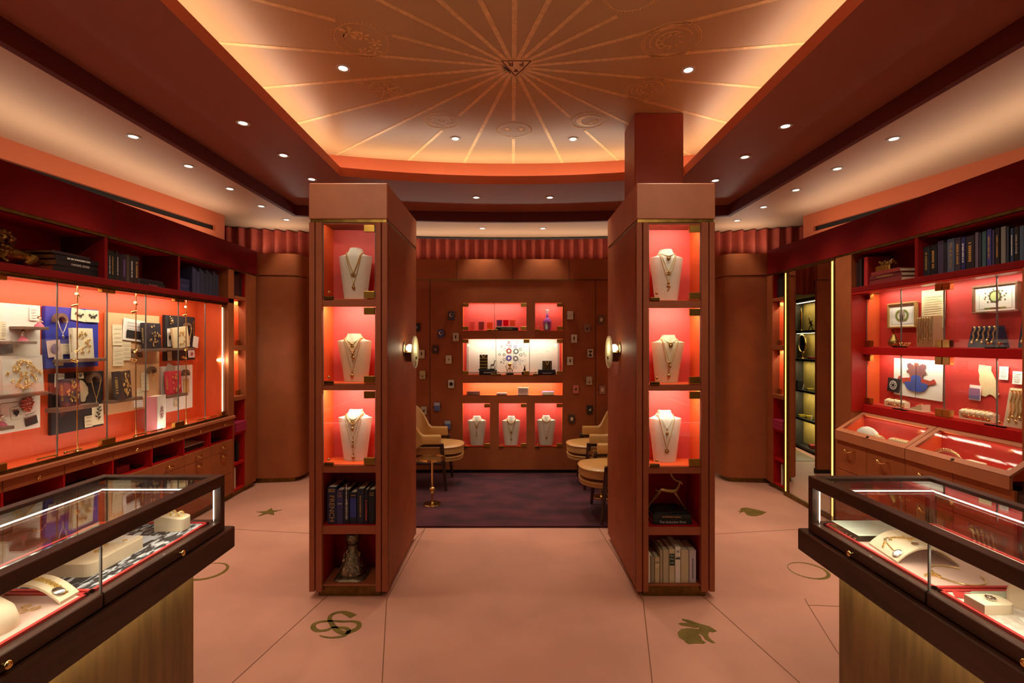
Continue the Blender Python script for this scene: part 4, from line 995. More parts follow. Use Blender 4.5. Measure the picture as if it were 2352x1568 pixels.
m = MB(); m.lathe([(.013, 0), (.015, .002), (.011, .004)], 20, Matrix.Translation((.085, -.012, .030)) @ Matrix.Rotation(.5, 4, 'Y')); part('coin_charm', m, M_silver, o, True)
for i, (px, py, lab) in enumerate(((22, 1404, 'leftmost gold hoop lying on blush velvet'), (49, 1405, 'nearest large gold hoop lying on blush velvet'), (61, 1393, 'rear small gold hoop lying on blush velvet'), (81, 1398, 'rightmost gold hoop lying on blush velvet'))):
    p = oz(px, py, Z2); n = 20; r = .0135 if i in (1,) else .0105; m = MB(); m.tube([(r*math.cos(2*PI*k/n), .7*r*math.sin(2*PI*k/n), .002) for k in range(n)], .0014, 8, True)
    solo('hoop_earring', m, M_gold, lab, 'earring', p, .3*i, 'hoop earrings in the left counter', True)
m = MB(); m.loft([[(.085*math.cos(2*PI*i/24)*k, .06*math.sin(2*PI*i/24)*k, z) for i in range(24)] for k, z in ((1, 0), (1.02, .02), (.9, .05), (.6, .075), (.2, .085))]); solo('cream_cushion', m, M_block, 'domed cream display cushion at the bottom left of left counter', 'display cushion', (-1.37, 1.235, Z2), .2, None, True)
# right counter contents
m = MB(); m.bbox(-.115, .115, -.09, .09, 0, .030, .002); o = solo('acrylic_box', m, glassmat('acrylic', (.96, .98, .98), 1.6), 'clear acrylic box over a pale print at the end of right counter', 'acrylic box', (1.395, 1.885, Z2), 0)
m = MB(); m.box(-.10, .10, -.078, .078, .018, .019); part('print', m, mat('pale_green_print', (206, 212, 192), .8), o)
m = MB(); m.box(-.112, .112, -.087, .087, .0008, .0014)
for i in range(7): m.cyl((-.114, -.08+i*.022, .011), (-.120, -.08+i*.022, .011), .003)
part('pin_row', m, M_chrome, o)
arch(1.30, 1.49, 1.61, 1.765, .052, 'wide cream arched stand with charm necklace in right counter', t=.006, rz=-.12)
o = thing('charm_necklace', 'gold charm chain with round medals draped over the wide cream arch', 'necklace', (1.395, 1.69, Z2), -.12)
m = MB(); Q = []
for i in range(30):
    x = -.085+.17*i/29; zz = .058+.052*(1-(x/.095)**2)-.052+.001; Q.append((x, .01+.02*math.sin(i*.35), .052*(1-(x/.095)**2)+.0075))
m = beads(MB(), Q, .0034, 1.5); part('chain', m, M_gold, o, True)
for x, y, r in ((-.078, -.055, .016), (-.02, -.05, .011), (.03, -.02, .009), (-.06, .03, .010)):
    zz = .052*(1-(x/.095)**2)+.007; sl = math.atan(-2*.052*x/.095**2); m = MB(); M_ = Matrix.Translation((x, y, zz)) @ Matrix.Rotation(-sl, 4, 'Y'); m.lathe([(r, 0), (r, .002), (r*.8, .0028), (r*.75, .0018)], 24, M_); part('medal', m, M_silver, o, True)
    m = beads(MB(), [(x, y+r, zz), (x*.9, .015, .052*(1-(x*.9/.095)**2)+.008)], .002, 1.6); part('charm_link', m, M_gold, o, True)
n = 36; m = MB(); m.tube([(.066*math.cos(2*PI*i/n), .066*math.sin(2*PI*i/n), .003) for i in range(4, 36)], .0022, 8)
beads(m, [(.066*math.cos(a), .066*math.sin(a), .004) for a in (2.7, 2.85, 3.0, 3.15, 3.3)], .005, 1.2); beads(m, [(-.066, 0, .004), (-.085, .004, .004), (-.10, -.002, .003)], .0045, 1.3)
solo('choker', m, M_gold, 'round gold wire choker lying on velvet in right counter', 'choker', (1.412, 1.535, Z2), 0, None, True)
rblock(1.285, 1.375, 1.315, 1.375, .026, 'small cream block with ornate ring in right counter')
m = ring_mb(.009, .002, False); beads(m, [(.010*math.cos(a*.6), .010*math.sin(a*.6), .004) for a in range(11)], .003); solo('ring', m, M_silver, 'ornate silver-gold ring on small cream block in right counter', 'ring', (1.33, 1.345, Z2+.0265), 0, None, True)
m = MB(); m.loft([[(.10*math.cos(2*PI*i/24)*k, .055*math.sin(2*PI*i/24)*k, z) for i in range(24)] for k, z in ((1, 0), (1.0, .02), (.85, .045), (.5, .065), (.15, .07))]); solo('cream_cushion', m, M_block, 'domed cream display cushion at right edge of right counter', 'display cushion', (1.50, 1.385, Z2), .5, None, True)
flat('printed_card', [(1.29, 1.40), (1.37, 1.44), (1.58, 1.44), (1.60, 1.40)], mat('sage_print', (178, 188, 160), .8), 'green-grey printed card with red corner in right counter', 'card', Z2, .001)
flat('red_bow_print', [(1.287, 1.405), (1.31, 1.44), (1.35, 1.425), (1.36, 1.40), (1.32, 1.39)], M_redliner, 'red ribbon print at the corner of the green-grey card', 'print', Z2+.0012, .0006)
flat('manuscript_sheet', [(1.30, 1.16), (1.36, 1.30), (1.60, 1.27), (1.58, 1.10)], mat('ivory_sheet', (226, 224, 204), .8, 0, .08, 90), 'ivory sheet with faint writing in right counter', 'paper', Z2+.001, .001)
flat('manuscript_sheet', [(1.36, 1.15), (1.42, 1.24), (1.62, 1.15), (1.60, 1.05)], mat('lilac_sheet', (206, 204, 214), .8, 0, .08, 90), 'lilac-grey sheet lying on the ivory sheet in right counter', 'paper', Z2+.003, .001)
# ================================================================== things: books, busts, jewels, furniture
def faux(parent, M, L, hgt, mt, vert):                # unreadable lettering: a run of small printed strokes, L long, hgt tall
    m = MB(); p = -L/2; r = random.Random(int(L*9e4)+int(hgt*7e5))
    while p < L/2-hgt*.4:
        wd = hgt*r.choice((.3, .45, .55, .6)); gap = hgt*(.18 if r.random() > .16 else .6)
        if vert: m.box(-hgt/2, hgt/2, -.0003, .0003, -p-wd, -p, M)
        else: m.box(p, p+wd, -.0003, .0003, -hgt/2, hgt/2, M)
        p += wd+gap
    return part('spine_lettering', m, mt, parent)
def book(loc, rz, t, h, d, mt, label, group, title=None, tmat=None, tsize=None, flatlay=False, rows=None, band=None, tdir=-1, lean=0):
    # upright: thickness t along x, spine faces local -y; flat: height h along x, thickness t along z
    rot = (0, lean, rz) if lean else (0, 0, rz)
    c = .0035
    if flatlay: X0, X1, Z0, Z1 = -h/2, h/2, 0, t
    else: X0, X1, Z0, Z1 = -t/2, t/2, 0, h
    m = MB()
    m.bbox(X0, X1, 0, c, Z0, Z1, .0015)
    if flatlay: m.bbox(X0, X1, c, d, Z0, Z0+c, .001); m.bbox(X0, X1, c, d, Z1-c, Z1, .001)
    else: m.bbox(X0, X0+c, c, d, Z0, Z1, .001); m.bbox(X1-c, X1, c, d, Z0, Z1, .001)
    o = solo('book', m, mt, label, 'book', loc, rot, group)
    m = MB()
    if flatlay: m.box(X0+.004, X1-.004, c, d-.004, Z0+c, Z1-c)
    else: m.box(X0+c, X1-c, c, d-.004, Z0+.004, Z1-.004)
    part('pages', m, M_cream, o)
    if band:
        m = MB(); z0, z1, bm = band
        if flatlay: m.box(X0+h*z0, X0+h*z1, -.0006, .0, Z0+.001, Z1-.001)
        else: m.box(X0+.0015, X1-.0015, -.0006, .0, h*z0, h*z1)
        part('label_band', m, bm, o)
    if title:
        ts = tsize or t*.5
        for k, (tx, pos, mm_, sz, vert) in enumerate(rows if rows is not None else [(title, .5, tmat, ts, True)]):
            if tx == '~':
                if flatlay: faux(o, Matrix.Translation((X0+h*pos, -.0010, t/2)), h*.5, sz*.55, mm_, False)
                elif vert: faux(o, Matrix.Translation((0, -.0010, h*pos)), h*.6, min(sz*.6, t*.5), mm_, True)
                else: faux(o, Matrix.Translation((0, -.0010, h*pos)), t*.7, sz*.6, mm_, False)
                continue
            if flatlay: M = TF(X0+h*pos, -.0012, t/2); text(tx, sz, mm_, o, M, 'spine_title', fit=h*.8)
            elif vert: M = TF(0, -.0012, h*pos, -PI/2); text(tx, sz, mm_, o, M, 'spine_title', fit=h*.8)
            else: M = TF(0, -.0012, h*pos); text(tx, sz, mm_, o, M, 'spine_title', fit=t*.85)
    return o
Mt_gold = mat('gilt_lettering', (206, 170, 96), .35, .6); Mt_white = mat('pale_lettering', (216, 210, 200), .6); Mt_red = mat('red_lettering', (206, 70, 50), .6); Mt_black = mat('black_lettering', (24, 20, 18), .6)
def bkm(r, g, b): return mat('book_cloth_%d_%d_%d' % (r, g, b), (r, g, b), .55)

# ---- books in the left pillar (measured at the pillar front)
def pxx(px, root, Y=2.90): return (px-CX)*Y/F
Yb = PF+.02
zs_ = PL[4][3][1]+.002
row = [(751.4, 772.3, 1118, bkm(28, 36, 74), [('~', .93, Mt_gold, .012, False), ('~', .88, Mt_gold, .012, False), ('FRENCH', .42, Mt_gold, .042, True)], 'thick navy dictionary lettered FRENCH in gold, first on left pillar shelf', None),
       (772.6, 788, 1125, bkm(58, 54, 104), [('MY', .90, Mt_gold, .016, False), ('LIFE', .82, Mt_gold, .016, False), ('~', .6, Mt_white, .010, False)], 'violet-blue book beside the navy FRENCH dictionary', None),
       (788.6, 802.8, 1124, bkm(20, 24, 48), [('STEINBRENNER', .42, Mt_white, .017, True), ('~', .85, Mt_white, .010, True)], 'slim dark navy book lettered STEINBRENNER', None),
       (803.5, 818.7, 1130, bkm(26, 28, 56), [('~', .90, Mt_gold, .008, False)], 'short dark book with bright blue spine panel', (.22, .82, bkm(46, 62, 150))),
       (819.4, 836, 1122, bkm(30, 34, 60), [('~', .5, Mt_gold, .012, True)], 'dark slate book with small gilt spine lettering in the middle right', None),
       (836.6, 845.3, 1124, bkm(24, 22, 46), [('~', .4, Mt_red, .012, True)], 'thin dark book with red spine lettering', None),
       (846, 861, 1124, bkm(16, 18, 26), [('~', .90, Mt_gold, .007, False), ('~', .84, Mt_gold, .007, False)], 'black book with orange lettering, last on left pillar shelf', None)]
for a, b, top, mt, rw, lab, bd in row:
    x0, x1 = (a-CX)*Yb/F, (b-CX)*Yb/F; h = H+(CY-top)*Yb/F-zs_
    book(((x0+x1)/2, Yb, zs_), 0, x1-x0-.001, h, .17, mt, lab, 'books on the left pillar shelf', 'x', rows=rw, band=bd)
# ---- books in the right pillar, lowest shelf
zs_ = PR[4][4][1]+.002; Yb = PF+.02
row = [(1488, 1494, 1268, bkm(226, 216, 196), [], 'thin white book at the left end of lowest right-pillar shelf', None),
       (1495, 1503, 1278, bkm(150, 138, 112), [], 'narrow short olive-grey book second from left', None),
       (1504, 1515, 1279, bkm(196, 176, 136), [('~', .8, Mt_black, .007, False)], 'short tan book with faint small label', (.60, .74, bkm(214, 196, 156))),
       (1516, 1522, 1262, bkm(176, 158, 124), [], 'thin beige book beside the short tan book', None),
       (1523, 1536, 1262, bkm(186, 172, 138), [], 'plain khaki-beige book left of the green-labelled book', None),
       (1537, 1550, 1260, bkm(204, 188, 150), [('The', .80, Mt_white, .012, False), ('Pilot', .71, Mt_white, .012, False), ('~', .60, Mt_white, .006, False)], 'cream book with dark green label lettered The Pilot', (.52, .86, bkm(24, 60, 42))),
       (1551, 1563, 1255, bkm(228, 222, 208), [('M', .86, Mt_black, .022, False), ('~', .72, Mt_black, .006, False)], 'white book with black double-arch mark and bands', (.66, .70, M_black)),
       (1564, 1582, 1262, bkm(198, 184, 148), [], 'wide plain parchment-coloured book', None),
       (1583, 1599, 1263, bkm(190, 180, 186), [('~', .45, bkm(90, 80, 120), .010, True)], 'lilac-grey book with vertical title at the right end', None)]
for a, b, top, mt, rw, lab, bd in row:
    x0, x1 = (a-CX)*Yb/F, (b-CX)*Yb/F; h = H+(CY-top)*Yb/F-zs_; x0 = max(x0, PR[1]+PR[2]-.006)
    book(((x0+x1)/2, Yb, zs_), 0, x1-x0-.001, h, .16, mt, lab, 'pale books on the lowest right pillar shelf', 'x', rows=rw, band=bd)
# two black books lying flat, ibex on top
zs_ = PR[4][3][1]+.002
book((.960, PF+.03, zs_), 0, .032, .235, .19, bkm(20, 20, 24), 'lower black book lettered The Seductive Shoe lying on right pillar shelf', 'black books under the ibex', 'The Seductive Shoe', Mt_white, .020, True)
book((.955, PF+.03, zs_+.033), -.05, .028, .225, .17, bkm(26, 24, 26), 'upper black book lying on top beneath the ibex sculpture', 'black books under the ibex', '~', Mt_gold, .011, True)
book((.95, PF+.04, zs_+.062), .08, .010, .20, .15, bkm(14, 14, 18), 'thin black booklet right under the ibex feet', 'black books under the ibex', None, None, None, True)
def ibex(loc, rz, s, label):
    m = MB()
    m.tube([(-.075, 0, .105), (-.05, 0, .118), (-.02, 0, .112), (.01, 0, .108), (.035, 0, .112)], .01, 10, radii=[.006, .013, .012, .014, .012])
    m.tube([(.035, 0, .112), (.052, 0, .135), (.062, 0, .165)], .01, 10, radii=[.012, .010, .009])          # neck
    m.tube([(.058, 0, .172), (.068, 0, .165), (.078, 0, .150)], .008, 8, radii=[.009, .008, .004])            # head
    for q in (-.006, .006):                                                                               # swept horns
        P = [(.056+.0+(-.036)*math.sin(a)*1.0-.012*(1-math.cos(a)), q*(1+a*.6), .172+.045*(1-math.cos(a))*.9) for a in [k*.36 for k in range(10)]]
        m.tube(P, .004, 6, radii=[.005*(1-k/11)+.001 for k in range(10)])
        for p in P[1:-1]: m.ball(p, .0048, 6, 4)
    for q in (-.006, .006):
        m.tube([(.03, q, .105), (.06, q, .055), (.088, q, .012), (.095, q, .0)], .004, 6, radii=[.010, .005, .0035, .004])
        m.tube([(-.06, q, .112), (-.085, q, .075), (-.115, q, .04), (-.135, q, .004)], .004, 6, radii=[.011, .006, .0035, .004])
        m.tube([(.055, q*2, .178), (.045, q*3, .182)], .003, 5)
    m.tube([(-.075, 0, .11), (-.088, 0, .12)], .003, 5)
    m.v = [(x*s, y*s, z*s) for x, y, z in m.v]
    return solo('ibex_sculpture', m, M_bronze if s < .5 else mat('gilded_bronze', (190, 148, 84), .35, .85, .2, 40), label, 'sculpture', loc, rz, None, True)
ibex((.965, PF+.10, zs_+.072), 0, 1.0, 'gilded running ibex sculpture with curled horns on black books in right pillar')
# carved pedestal in the left pillar
m = MB(); n = 32
def sq(r, z, k=4): 
    out = []
    for i in range(n):
        a = 2*PI*(i+.5)/n; c_, s_ = math.cos(a), math.sin(a); q = (abs(c_)**k+abs(s_)**k)**(-1/k); out.append((r*q*c_, r*q*s_, z))
    return out
m.loft([sq(.098, 0, 6), sq(.104, .008, 6), sq(.098, .016, 6), sq(.085, .022, 6)]); z_ = PL[4][4][1]+.003
o = thing('carved_pedestal', 'ornate silver and black carved candlestick base on the lowest left-pillar shelf', 'ornament', (PL[1]-.014, PF+.120, z_)); o.scale = (.93, .93, 1.0)
part('foot', m, mat('silvered_carving', (128, 116, 96), .38, .8, .6, 60, .6, 200), o, True)
m = MB(); prof = [(.075, .02, 3.0), (.082, .035, 3.0), (.076, .06, 2.8), (.062, .10, 2.5), (.052, .14, 2.3), (.042, .17, 2), (.038, .195, 2), (.042, .20, 2), (.036, .205, 2), (.045, .222, 2), (.050, .235, 2), (.049, .252, 2), (.044, .262, 2)]
m.loft([[(x*(1+.05*math.sin(i*2.4+z*90)), y*(1+.05*math.sin(i*2.4+z*90)), z) for i, (x, y, z) in enumerate(sq(r, z, k))] for r, z, k in prof]); part('carved_body', m, mat('silvered_carving', (128, 116, 96)), o, True)
m = MB()
for i in range(46):
    a = random.uniform(-PI, 0); z = random.uniform(.03, .18); r = .082-(z-.03)*.24; c_ = Vector((r*math.cos(a), r*math.sin(a)-.004, z)); q = random.uniform(.006, .013); ph = random.uniform(0, 6)
    m.tube([c_+Vector((math.cos(ph+k*.7)*q*(1-k*.1)*abs(math.sin(a)+.2), -.001, math.sin(ph+k*.7)*q*(1-k*.1))) for k in range(6)], .0022, 5)
part('scroll_relief', m, mat('worn_silver', (206, 190, 150), .3, .9), o, True)

# ---- necklace busts
BP = [(0, .070), (.40, .085), (.70, .098), (.80, .1015), (.845, .103), (.862, .080), (.880, .060), (.905, .052), (.95, .042), (1.0, .036)]
def bhw(f, W=1):
    for (a, b), (c, d) in zip(BP[:-1], BP[1:]):
        if f <= c: return W*(b+(d-b)*(f-a)/(c-a))
    return W*BP[-1][1]
def bdp(f): return .030+.016*min(f/.7, 1) if f < .84 else .046-.008*(f-.84)/.16
def bust(loc, rz, h, W, mt, label, group, cant=0):
    m = MB(); rings = []
    for f in [0, .2, .4, .6, .75, .82, .845, .856, .87, .885, .905, .93, .96, 1.0]:
        hw = bhw(f, W); d = bdp(f); r = []
        for k in range(13):
            t = -1+2*k/12; r.append((hw*t+cant*f*f*.03, -d*(1-t*t)**.62, f*h))
        for k in range(13):
            t = 1-2*k/12; r.append((hw*.93*t+cant*f*f*.03, .012-.6*d*(1-t*t)**.6+(.02 if f > .86 else 0), f*h))
        rings.append(r)
    m.loft(rings, True, True)
    return solo('necklace_bust', m, mt, label, 'necklace bust', loc, rz, group, True)
def bsurf(x, z, h, W, cant=0):
    f = min(max(z/h, 0), 1); hw = bhw(f, W); xx = (x-cant*f*f*.03)/hw; xx = max(-1, min(1, xx)); return -bdp(f)*(1-xx*xx)**.62
def necklace(loc, rz, h, W, drop, wx, r, mt, label, pend=None, cant=0, top=.915, shape=1.35, offx=0, sp=1.7, group=None):
    # chain lying on the bust front from the neck sides down to its lowest point
    P = []; zt = top*h; zb = h*drop
    for i in range(41):
        t = -1+i/20; z = zb+(zt-zb)*abs(t)**shape; x = wx*math.copysign(abs(t)**.9, t)+offx*(1-abs(t)); P.append((x+cant*(z/h)**2*.03, bsurf(x+cant*(z/h)**2*.03, z, h, W, cant)-r*1.1, z))
    m = beads(MB(), P, r, sp); o = solo('necklace', m, mt, label, 'necklace', loc, rz, group, True)
    p0 = P[20]
    if pend:
        m = MB(); x, y, z = p0
        y = min(y, -.03)
        if pend == 'drop': beads(m, [(x, y, z), (x, y-.001, z-.018)], .004, 1.5); m.ball((x, y-.002, z-.028), .010, 12, 8, 1.3, 1, .6)
        elif pend == 'coin': m.cyl((x, y-.003, z-.014), (x, y, z-.014), .013, 18); m.ball((x, y-.004, z-.014), .006, 8, 5, 1, 1, .5)
        elif pend == 'multi':
            for k, (dx, dz, q) in enumerate(((0, -.012, .008), (-.004, -.028, .006), (.006, -.034, .007), (0, -.050, .005))): m.ball((x+dx, y-.002, z+dz), q, 10, 6, 1.2, 1, .6)
        elif pend == 'clover':
            for a in range(4): m.ball((x+.008*math.cos(a*PI/2+.78), y-.002, z-.012+.008*math.sin(a*PI/2+.78)), .007, 8, 5, 1, 1, .5)
        elif pend == 'long':
            beads(m, [(x, y, z-.002), (x, y, z-.05)], .0028, 1.8); m.ball((x, y-.002, z-.026), .007, 8, 6, 1.4, 1, .6); m.ball((x, y-.002, z-.056), .007, 8, 6, 1.6, 1, .6)
        part('pendant', m, mat('antique_gold', (190, 154, 92), .3, .85) , o, True)
    return o
Mg2 = mat('soft_gold_chain', (232, 204, 146), .32, .7)
def place_bust(pxc, pyb, pyt, wpx, Y, mt, lab, neck, group, cant=0, rz=0, zf=None):
    k = Y/F; x = (pxc-CX)*k; z0 = zf if zf is not None else H+(CY-pyb)*k; h = (pyb-pyt)*k; W = wpx*k/.206
    h = H+(CY-pyt)*k-z0
    bust((x, Y, z0), rz, h, W, mt, lab, group, cant)
    for i, (drop, wx, r, pend, nl, shp, ox_) in enumerate(neck):
        necklace((x, Y-.0012*i, z0), rz, h, W, drop, wx*W, r, Mg2, nl, pend, cant, .915 if wx < .055 else .885, shp, ox_)
YP = PF+.115
bl = PL[4]; br = PR[4]
place_bust(817, 684, 571, 77, YP, M_bustw, 'white linen bust with two gold necklaces, top niche of left pillar',
    [(.52, .048, .0042, 'coin', 'chunky gold bead necklace on the top left-pillar bust', 1.1, 0), (.32, .052, .0022, 'drop', 'long fine gold chain with drop on the top left-pillar bust', 1.1, 0)], 'busts in the left pillar', zf=bl[0][1]+.004)
place_bust(818, 870, 766, 80, YP, M_bustc, 'cream leaning bust with layered chains, middle niche of left pillar',
    [(.80, .045, .0014, 'clover', 'short fine choker on the middle left-pillar bust', 1.3, 0), (.62, .050, .0038, 'multi', 'chunky link necklace with charms on the middle left-pillar bust', 1.1, 0), (.22, .054, .0016, 'drop', 'very long fine chain on the middle left-pillar bust', 1.0, -.012)], 'busts in the left pillar', -.5, zf=bl[1][1]+.004)
place_bust(816, 1055, 940, 78, YP, M_bustw, 'white linen bust with four layered chains, third niche of left pillar',
    [(.82, .045, .0014, 'coin', 'fine choker with disc on the third left-pillar bust', 1.3, 0), (.73, .050, .0042, 'drop', 'rope-like short gold necklace on the third left-pillar bust', 1.3, 0), (.48, .045, .0016, 'long', 'mid-length chain with long drop on the third left-pillar bust', 1.1, 0), (.16, .054, .0016, 'drop', 'longest fine chain on the third left-pillar bust', .95, 0)], 'busts in the left pillar', zf=bl[2][1]+.004)
place_bust(1530, 687, 574, 77, YP, M_bustw, 'white linen bust with clover pendant, top niche of right pillar',
    [(.86, .044, .0022, 'coin', 'choker with small charms on the top right-pillar bust', 1.4, 0), (.57, .046, .002, 'clover', 'mid chain with clover charm on the top right-pillar bust', 1.1, 0), (.38, .053, .0022, 'multi', 'long chain with oval charm on the top right-pillar bust', 1.1, 0)], 'busts in the right pillar', zf=br[0][1]+.004)
place_bust(1531, 873, 769, 76, YP, M_bustc, 'cream leaning bust with blue stone choker, middle niche of right pillar',
    [(.83, .045, .0014, 'coin', 'fine choker with blue disc on the middle right-pillar bust', 1.4, 0), (.46, .048, .0014, 'multi', 'fine long chain with two medals on the middle right-pillar bust', 1.0, 0), (.24, .053, .0024, 'drop', 'longest chain with ball pendant on the middle right-pillar bust', 1.0, 0)], 'busts in the right pillar', .5, zf=br[1][1]+.004)
place_bust(1527, 1058, 942, 76, YP, M_bustw, 'white linen bust with two slim chains, third niche of right pillar',
    [(.66, .045, .0011, 'drop', 'very fine short chain on the third right-pillar bust', 1.0, 0), (.27, .051, .0026, 'coin', 'long gold chain with locket on the third right-pillar bust', .95, 0)], 'busts in the right pillar', zf=br[2][1]+.004)
YW = YB+.07
place_bust(1095.5, 1018, 955, 43, YW, M_bustw, 'white bust with long fine drop necklace, lower left alcove niche',
    [(.70, .050, .003, 'coin', 'gold chain with disc on the lower left alcove bust', 1.1, 0), (.52, .03, .0015, 'long', 'fine drop chain on the lower left alcove bust', 1.0, 0)], 'busts in the alcove wall', zf=bz(1027)+.014)
place_bust(1174, 1018, 955, 43, YW, M_bustw, 'white bust with chunky layered necklaces, lower middle alcove niche',
    [(.76, .048, .006, None, 'chunky pearl and gold choker on the lower middle alcove bust', 1.6, 0), (.50, .05, .0022, 'coin', 'mid gold chain on the lower middle alcove bust', 1.05, 0), (.30, .052, .0022, 'drop', 'long gold chain on the lower middle alcove bust', 1.05, 0)], 'busts in the alcove wall', zf=bz(1027)+.014)
place_bust(1254.5, 1018, 954, 43, YW, M_bustw, 'white bust with beaded choker and long chain, lower right alcove niche',
    [(.80, .048, .005, None, 'beaded gold choker on the lower right alcove bust', 1.7, 0), (.30, .052, .002, 'coin', 'long fine chain with pendant on the lower right alcove bust', 1.0, 0)], 'busts in the alcove wall', zf=bz(1027)+.014)

# ---- things in the alcove niches
def X(px): return (px-CX)*(YB+.08)/F
z0 = bz(759)+.003
def tumbler(px, mt, lab, z, w=.034, h=.055, y=YB+.08):
    m = MB(); m.lathe([(w*.42, 0), (w*.5, .004), (w*.56, h), (w*.52, h), (w*.46, .010), (.001, .009)], 20, None, False); return solo('tumbler', m, mt, lab, 'glass', (X(px), y, z), 0, 'coloured tumblers', True)
def cg(name, tint): return glassmat(name, tuple(t**.38 for t in tint), 1.8)
tumbler(1084, cg('clear_pink_glass', (.95, .75, .72)), 'nearly clear pink tumbler, leftmost on the niche floor', z0, .062, .100)
tumbler(1105.5, cg('smoke_glass', (.45, .35, .38)), 'smoky grey tumbler between clear and amber ones', z0, .062, .100)
tumbler(1125, cg('amber_glass', (.95, .60, .20)), 'amber orange tumbler, third on the niche floor', z0, .062, .094)
book((X(1164.5), YB+.03, z0), 0, .034, .26, .11, bkm(24, 18, 22), 'thick black book lying under three tumblers in the alcove', 'books under tumblers', '~', Mt_gold, .014, True)
book((X(1160), YB+.035, z0+.035), .02, .010, .215, .10, bkm(222, 206, 180), 'thin pale book lying on the thick black one under tumblers', 'books under tumblers', None, None, None, True)
for px, mt, lab in ((1147, cg('cobalt_glass', (.25, .25, .75)), 'blue tumbler, left of three on the stacked books'), (1162, cg('ruby_glass', (.75, .05, .15)), 'ruby red tumbler, middle of three on the stacked books'), (1177, cg('honey_glass', (.85, .62, .35)), 'honey coloured tumbler, right of three on the stacked books')):
    tumbler(px, mt, lab, z0+.0465, .062, .076)
o = thing('decanter', 'purple blue cut glass decanter with clear faceted stopper in the alcove niche', 'decanter', (X(1257), YB+.08, z0))
m = MB(); m.lathe([(.036, 0), (.046, .01), (.050, .07), (.052, .10), (.042, .125), (.020, .145), (.014, .155), (.018, .165), (.014, .18), (.012, .195)], 12, None); part('body', m, mat('violet_cut_glass', (110, 84, 200), .08, 0, 0, rgb2=(196, 96, 160), scale=60, coat=1, trans=.35), o)
m = MB(); m.lathe([(.010, .195), (.012, .205), (.022, .235), (.020, .243), (.008, .243)], 8); part('stopper', m, mat('clear_crystal', (226, 220, 226), .05, 0, trans=.5, coat=1), o)
# wide niche: patterned cloth panel and ornaments
z0 = bz(861)+.003
def dots():
    m = bpy.data.materials.new('star_dotted_cloth'); m.use_nodes = True; nt = m.node_tree; b = nt.nodes['Principled BSDF']; b.inputs['Roughness'].default_value = .8
    tc = nt.nodes.new('ShaderNodeTexCoord'); v = nt.nodes.new('ShaderNodeTexVoronoi'); v.inputs['Scale'].default_value = 17; r = nt.nodes.new('ShaderNodeValToRGB')
    e = r.color_ramp.elements; e[0].position = .06; e[0].color = (*lin((86, 74, 90)), 1); e[1].position = .09; e[1].color = (*lin((232, 222, 208)), 1)
    nt.links.new(tc.outputs['Object'], v.inputs['Vector']); nt.links.new(v.outputs['Distance'], r.inputs[0]); nt.links.new(r.outputs[0], b.inputs['Base Color']); return m
x0, x1, zt = bx(1069), bx(1288), bz(778.5)
o = thing('patterned_panel', 'ivory cloth panel printed with a burst of jewelled rings behind ornaments in the alcove', 'backdrop', ((x0+x1)/2, YB+DN-.006, z0))
hw = (x1-x0)/2; hh = zt-z0
m = MB(); m.box(-hw, hw, 0, .004, 0, hh); part('cloth', m, dots(), o)
m = MB(); 
for a, b, c, d in ((-hw+.006, hw-.006, .006, .022), (-hw+.006, -hw+.020, .022, hh), (hw-.020, hw-.006, .022, hh)): m.box(a, b, -.0008, 0, c, d)
part('border_print', m, mat('speckled_border', (200, 190, 180), .8, 0, 0, 200, rgb2=(120, 104, 104)), o)
cols = [mat('print_maroon', (140, 60, 60), .7), mat('print_grey', (104, 104, 104), .7), mat('print_indigo', (76, 66, 140), .7), mat('print_slate', (150, 150, 160), .7)]
cx_ = X(1176.5)*1.0; kk = (YB+DN)/F
def crop8(px, py): return ((1050+px/6.5346-CX)*kk-(x0+x1)/2, H+(CY-(680+py/6.5346))*kk-z0)
R4 = Matrix.Rotation(PI/2, 4, 'X')
for i, (px, py, r0, r1, c) in enumerate([(777,822,18,40,0),(883,828,20,42,1),(776,930,18,42,2),(878,935,18,40,1),(828,880,22,28,3),(790,752,14,22,0),(870,758,14,22,2),(948,796,12,22,1),(715,796,16,23,3),(705,878,12,22,1),(955,880,14,24,1),(707,952,14,22,1),(868,1006,16,24,3),(937,970,18,24,3),(881,1068,14,20,3),(775,695,8,18,0),(903,698,8,15,3),(668,755,8,16,1),(712,750,8,12,3),(637,873,10,18,1),(1020,888,12,18,3),(1000,762,6,14,3),(660,990,6,14,1),(985,970,6,12,3),(748,733,6,12,0),(945,1018,6,12,3),(698,1003,5,10,1),(996,853,6,11,1)]):
    x, z = crop8(px, py); m = MB(); m.ringz(r0*kk/6.5, r1*kk/6.5, 0, .001, (0, 0), 18, Matrix.Translation((x, -.0002, z)) @ R4)
    if r1 > 30:
        for a in range(8): m.lathe([(.005, 0), (.003, .0015)], 6, Matrix.Translation((x+r1*kk/6.5*math.cos(a*PI/4), -.0002, z+r1*kk/6.5*math.sin(a*PI/4))) @ R4)
    part('ring_print', m, cols[c], o)
yw = YB+.07; X2 = lambda px: (px-CX)*(yw)/F
book((X2(1121.5), YB+.02, z0), 0, .048, .205, .12, bkm(34, 26, 34), 'black book stack base lettered in white under the striped bag', 'black books in the wide niche', '~', Mt_white, .020, True)
book((X2(1118), YB+.03, z0+.049), 0, .012, .19, .10, bkm(20, 16, 20), 'thin dark book directly under the tall striped bag', 'black books in the wide niche', None, None, None, True)
m = MB(); m.bbox(-.046, .046, -.02, .02, 0, .168, .003); o = solo('gift_bag', m, mat('dark_bag_paper', (44, 32, 20), .5), 'tall black bag with gold horizontal stripes standing on books', 'bag', (X2(1111), yw, z0+.062), 0, 'striped bags')
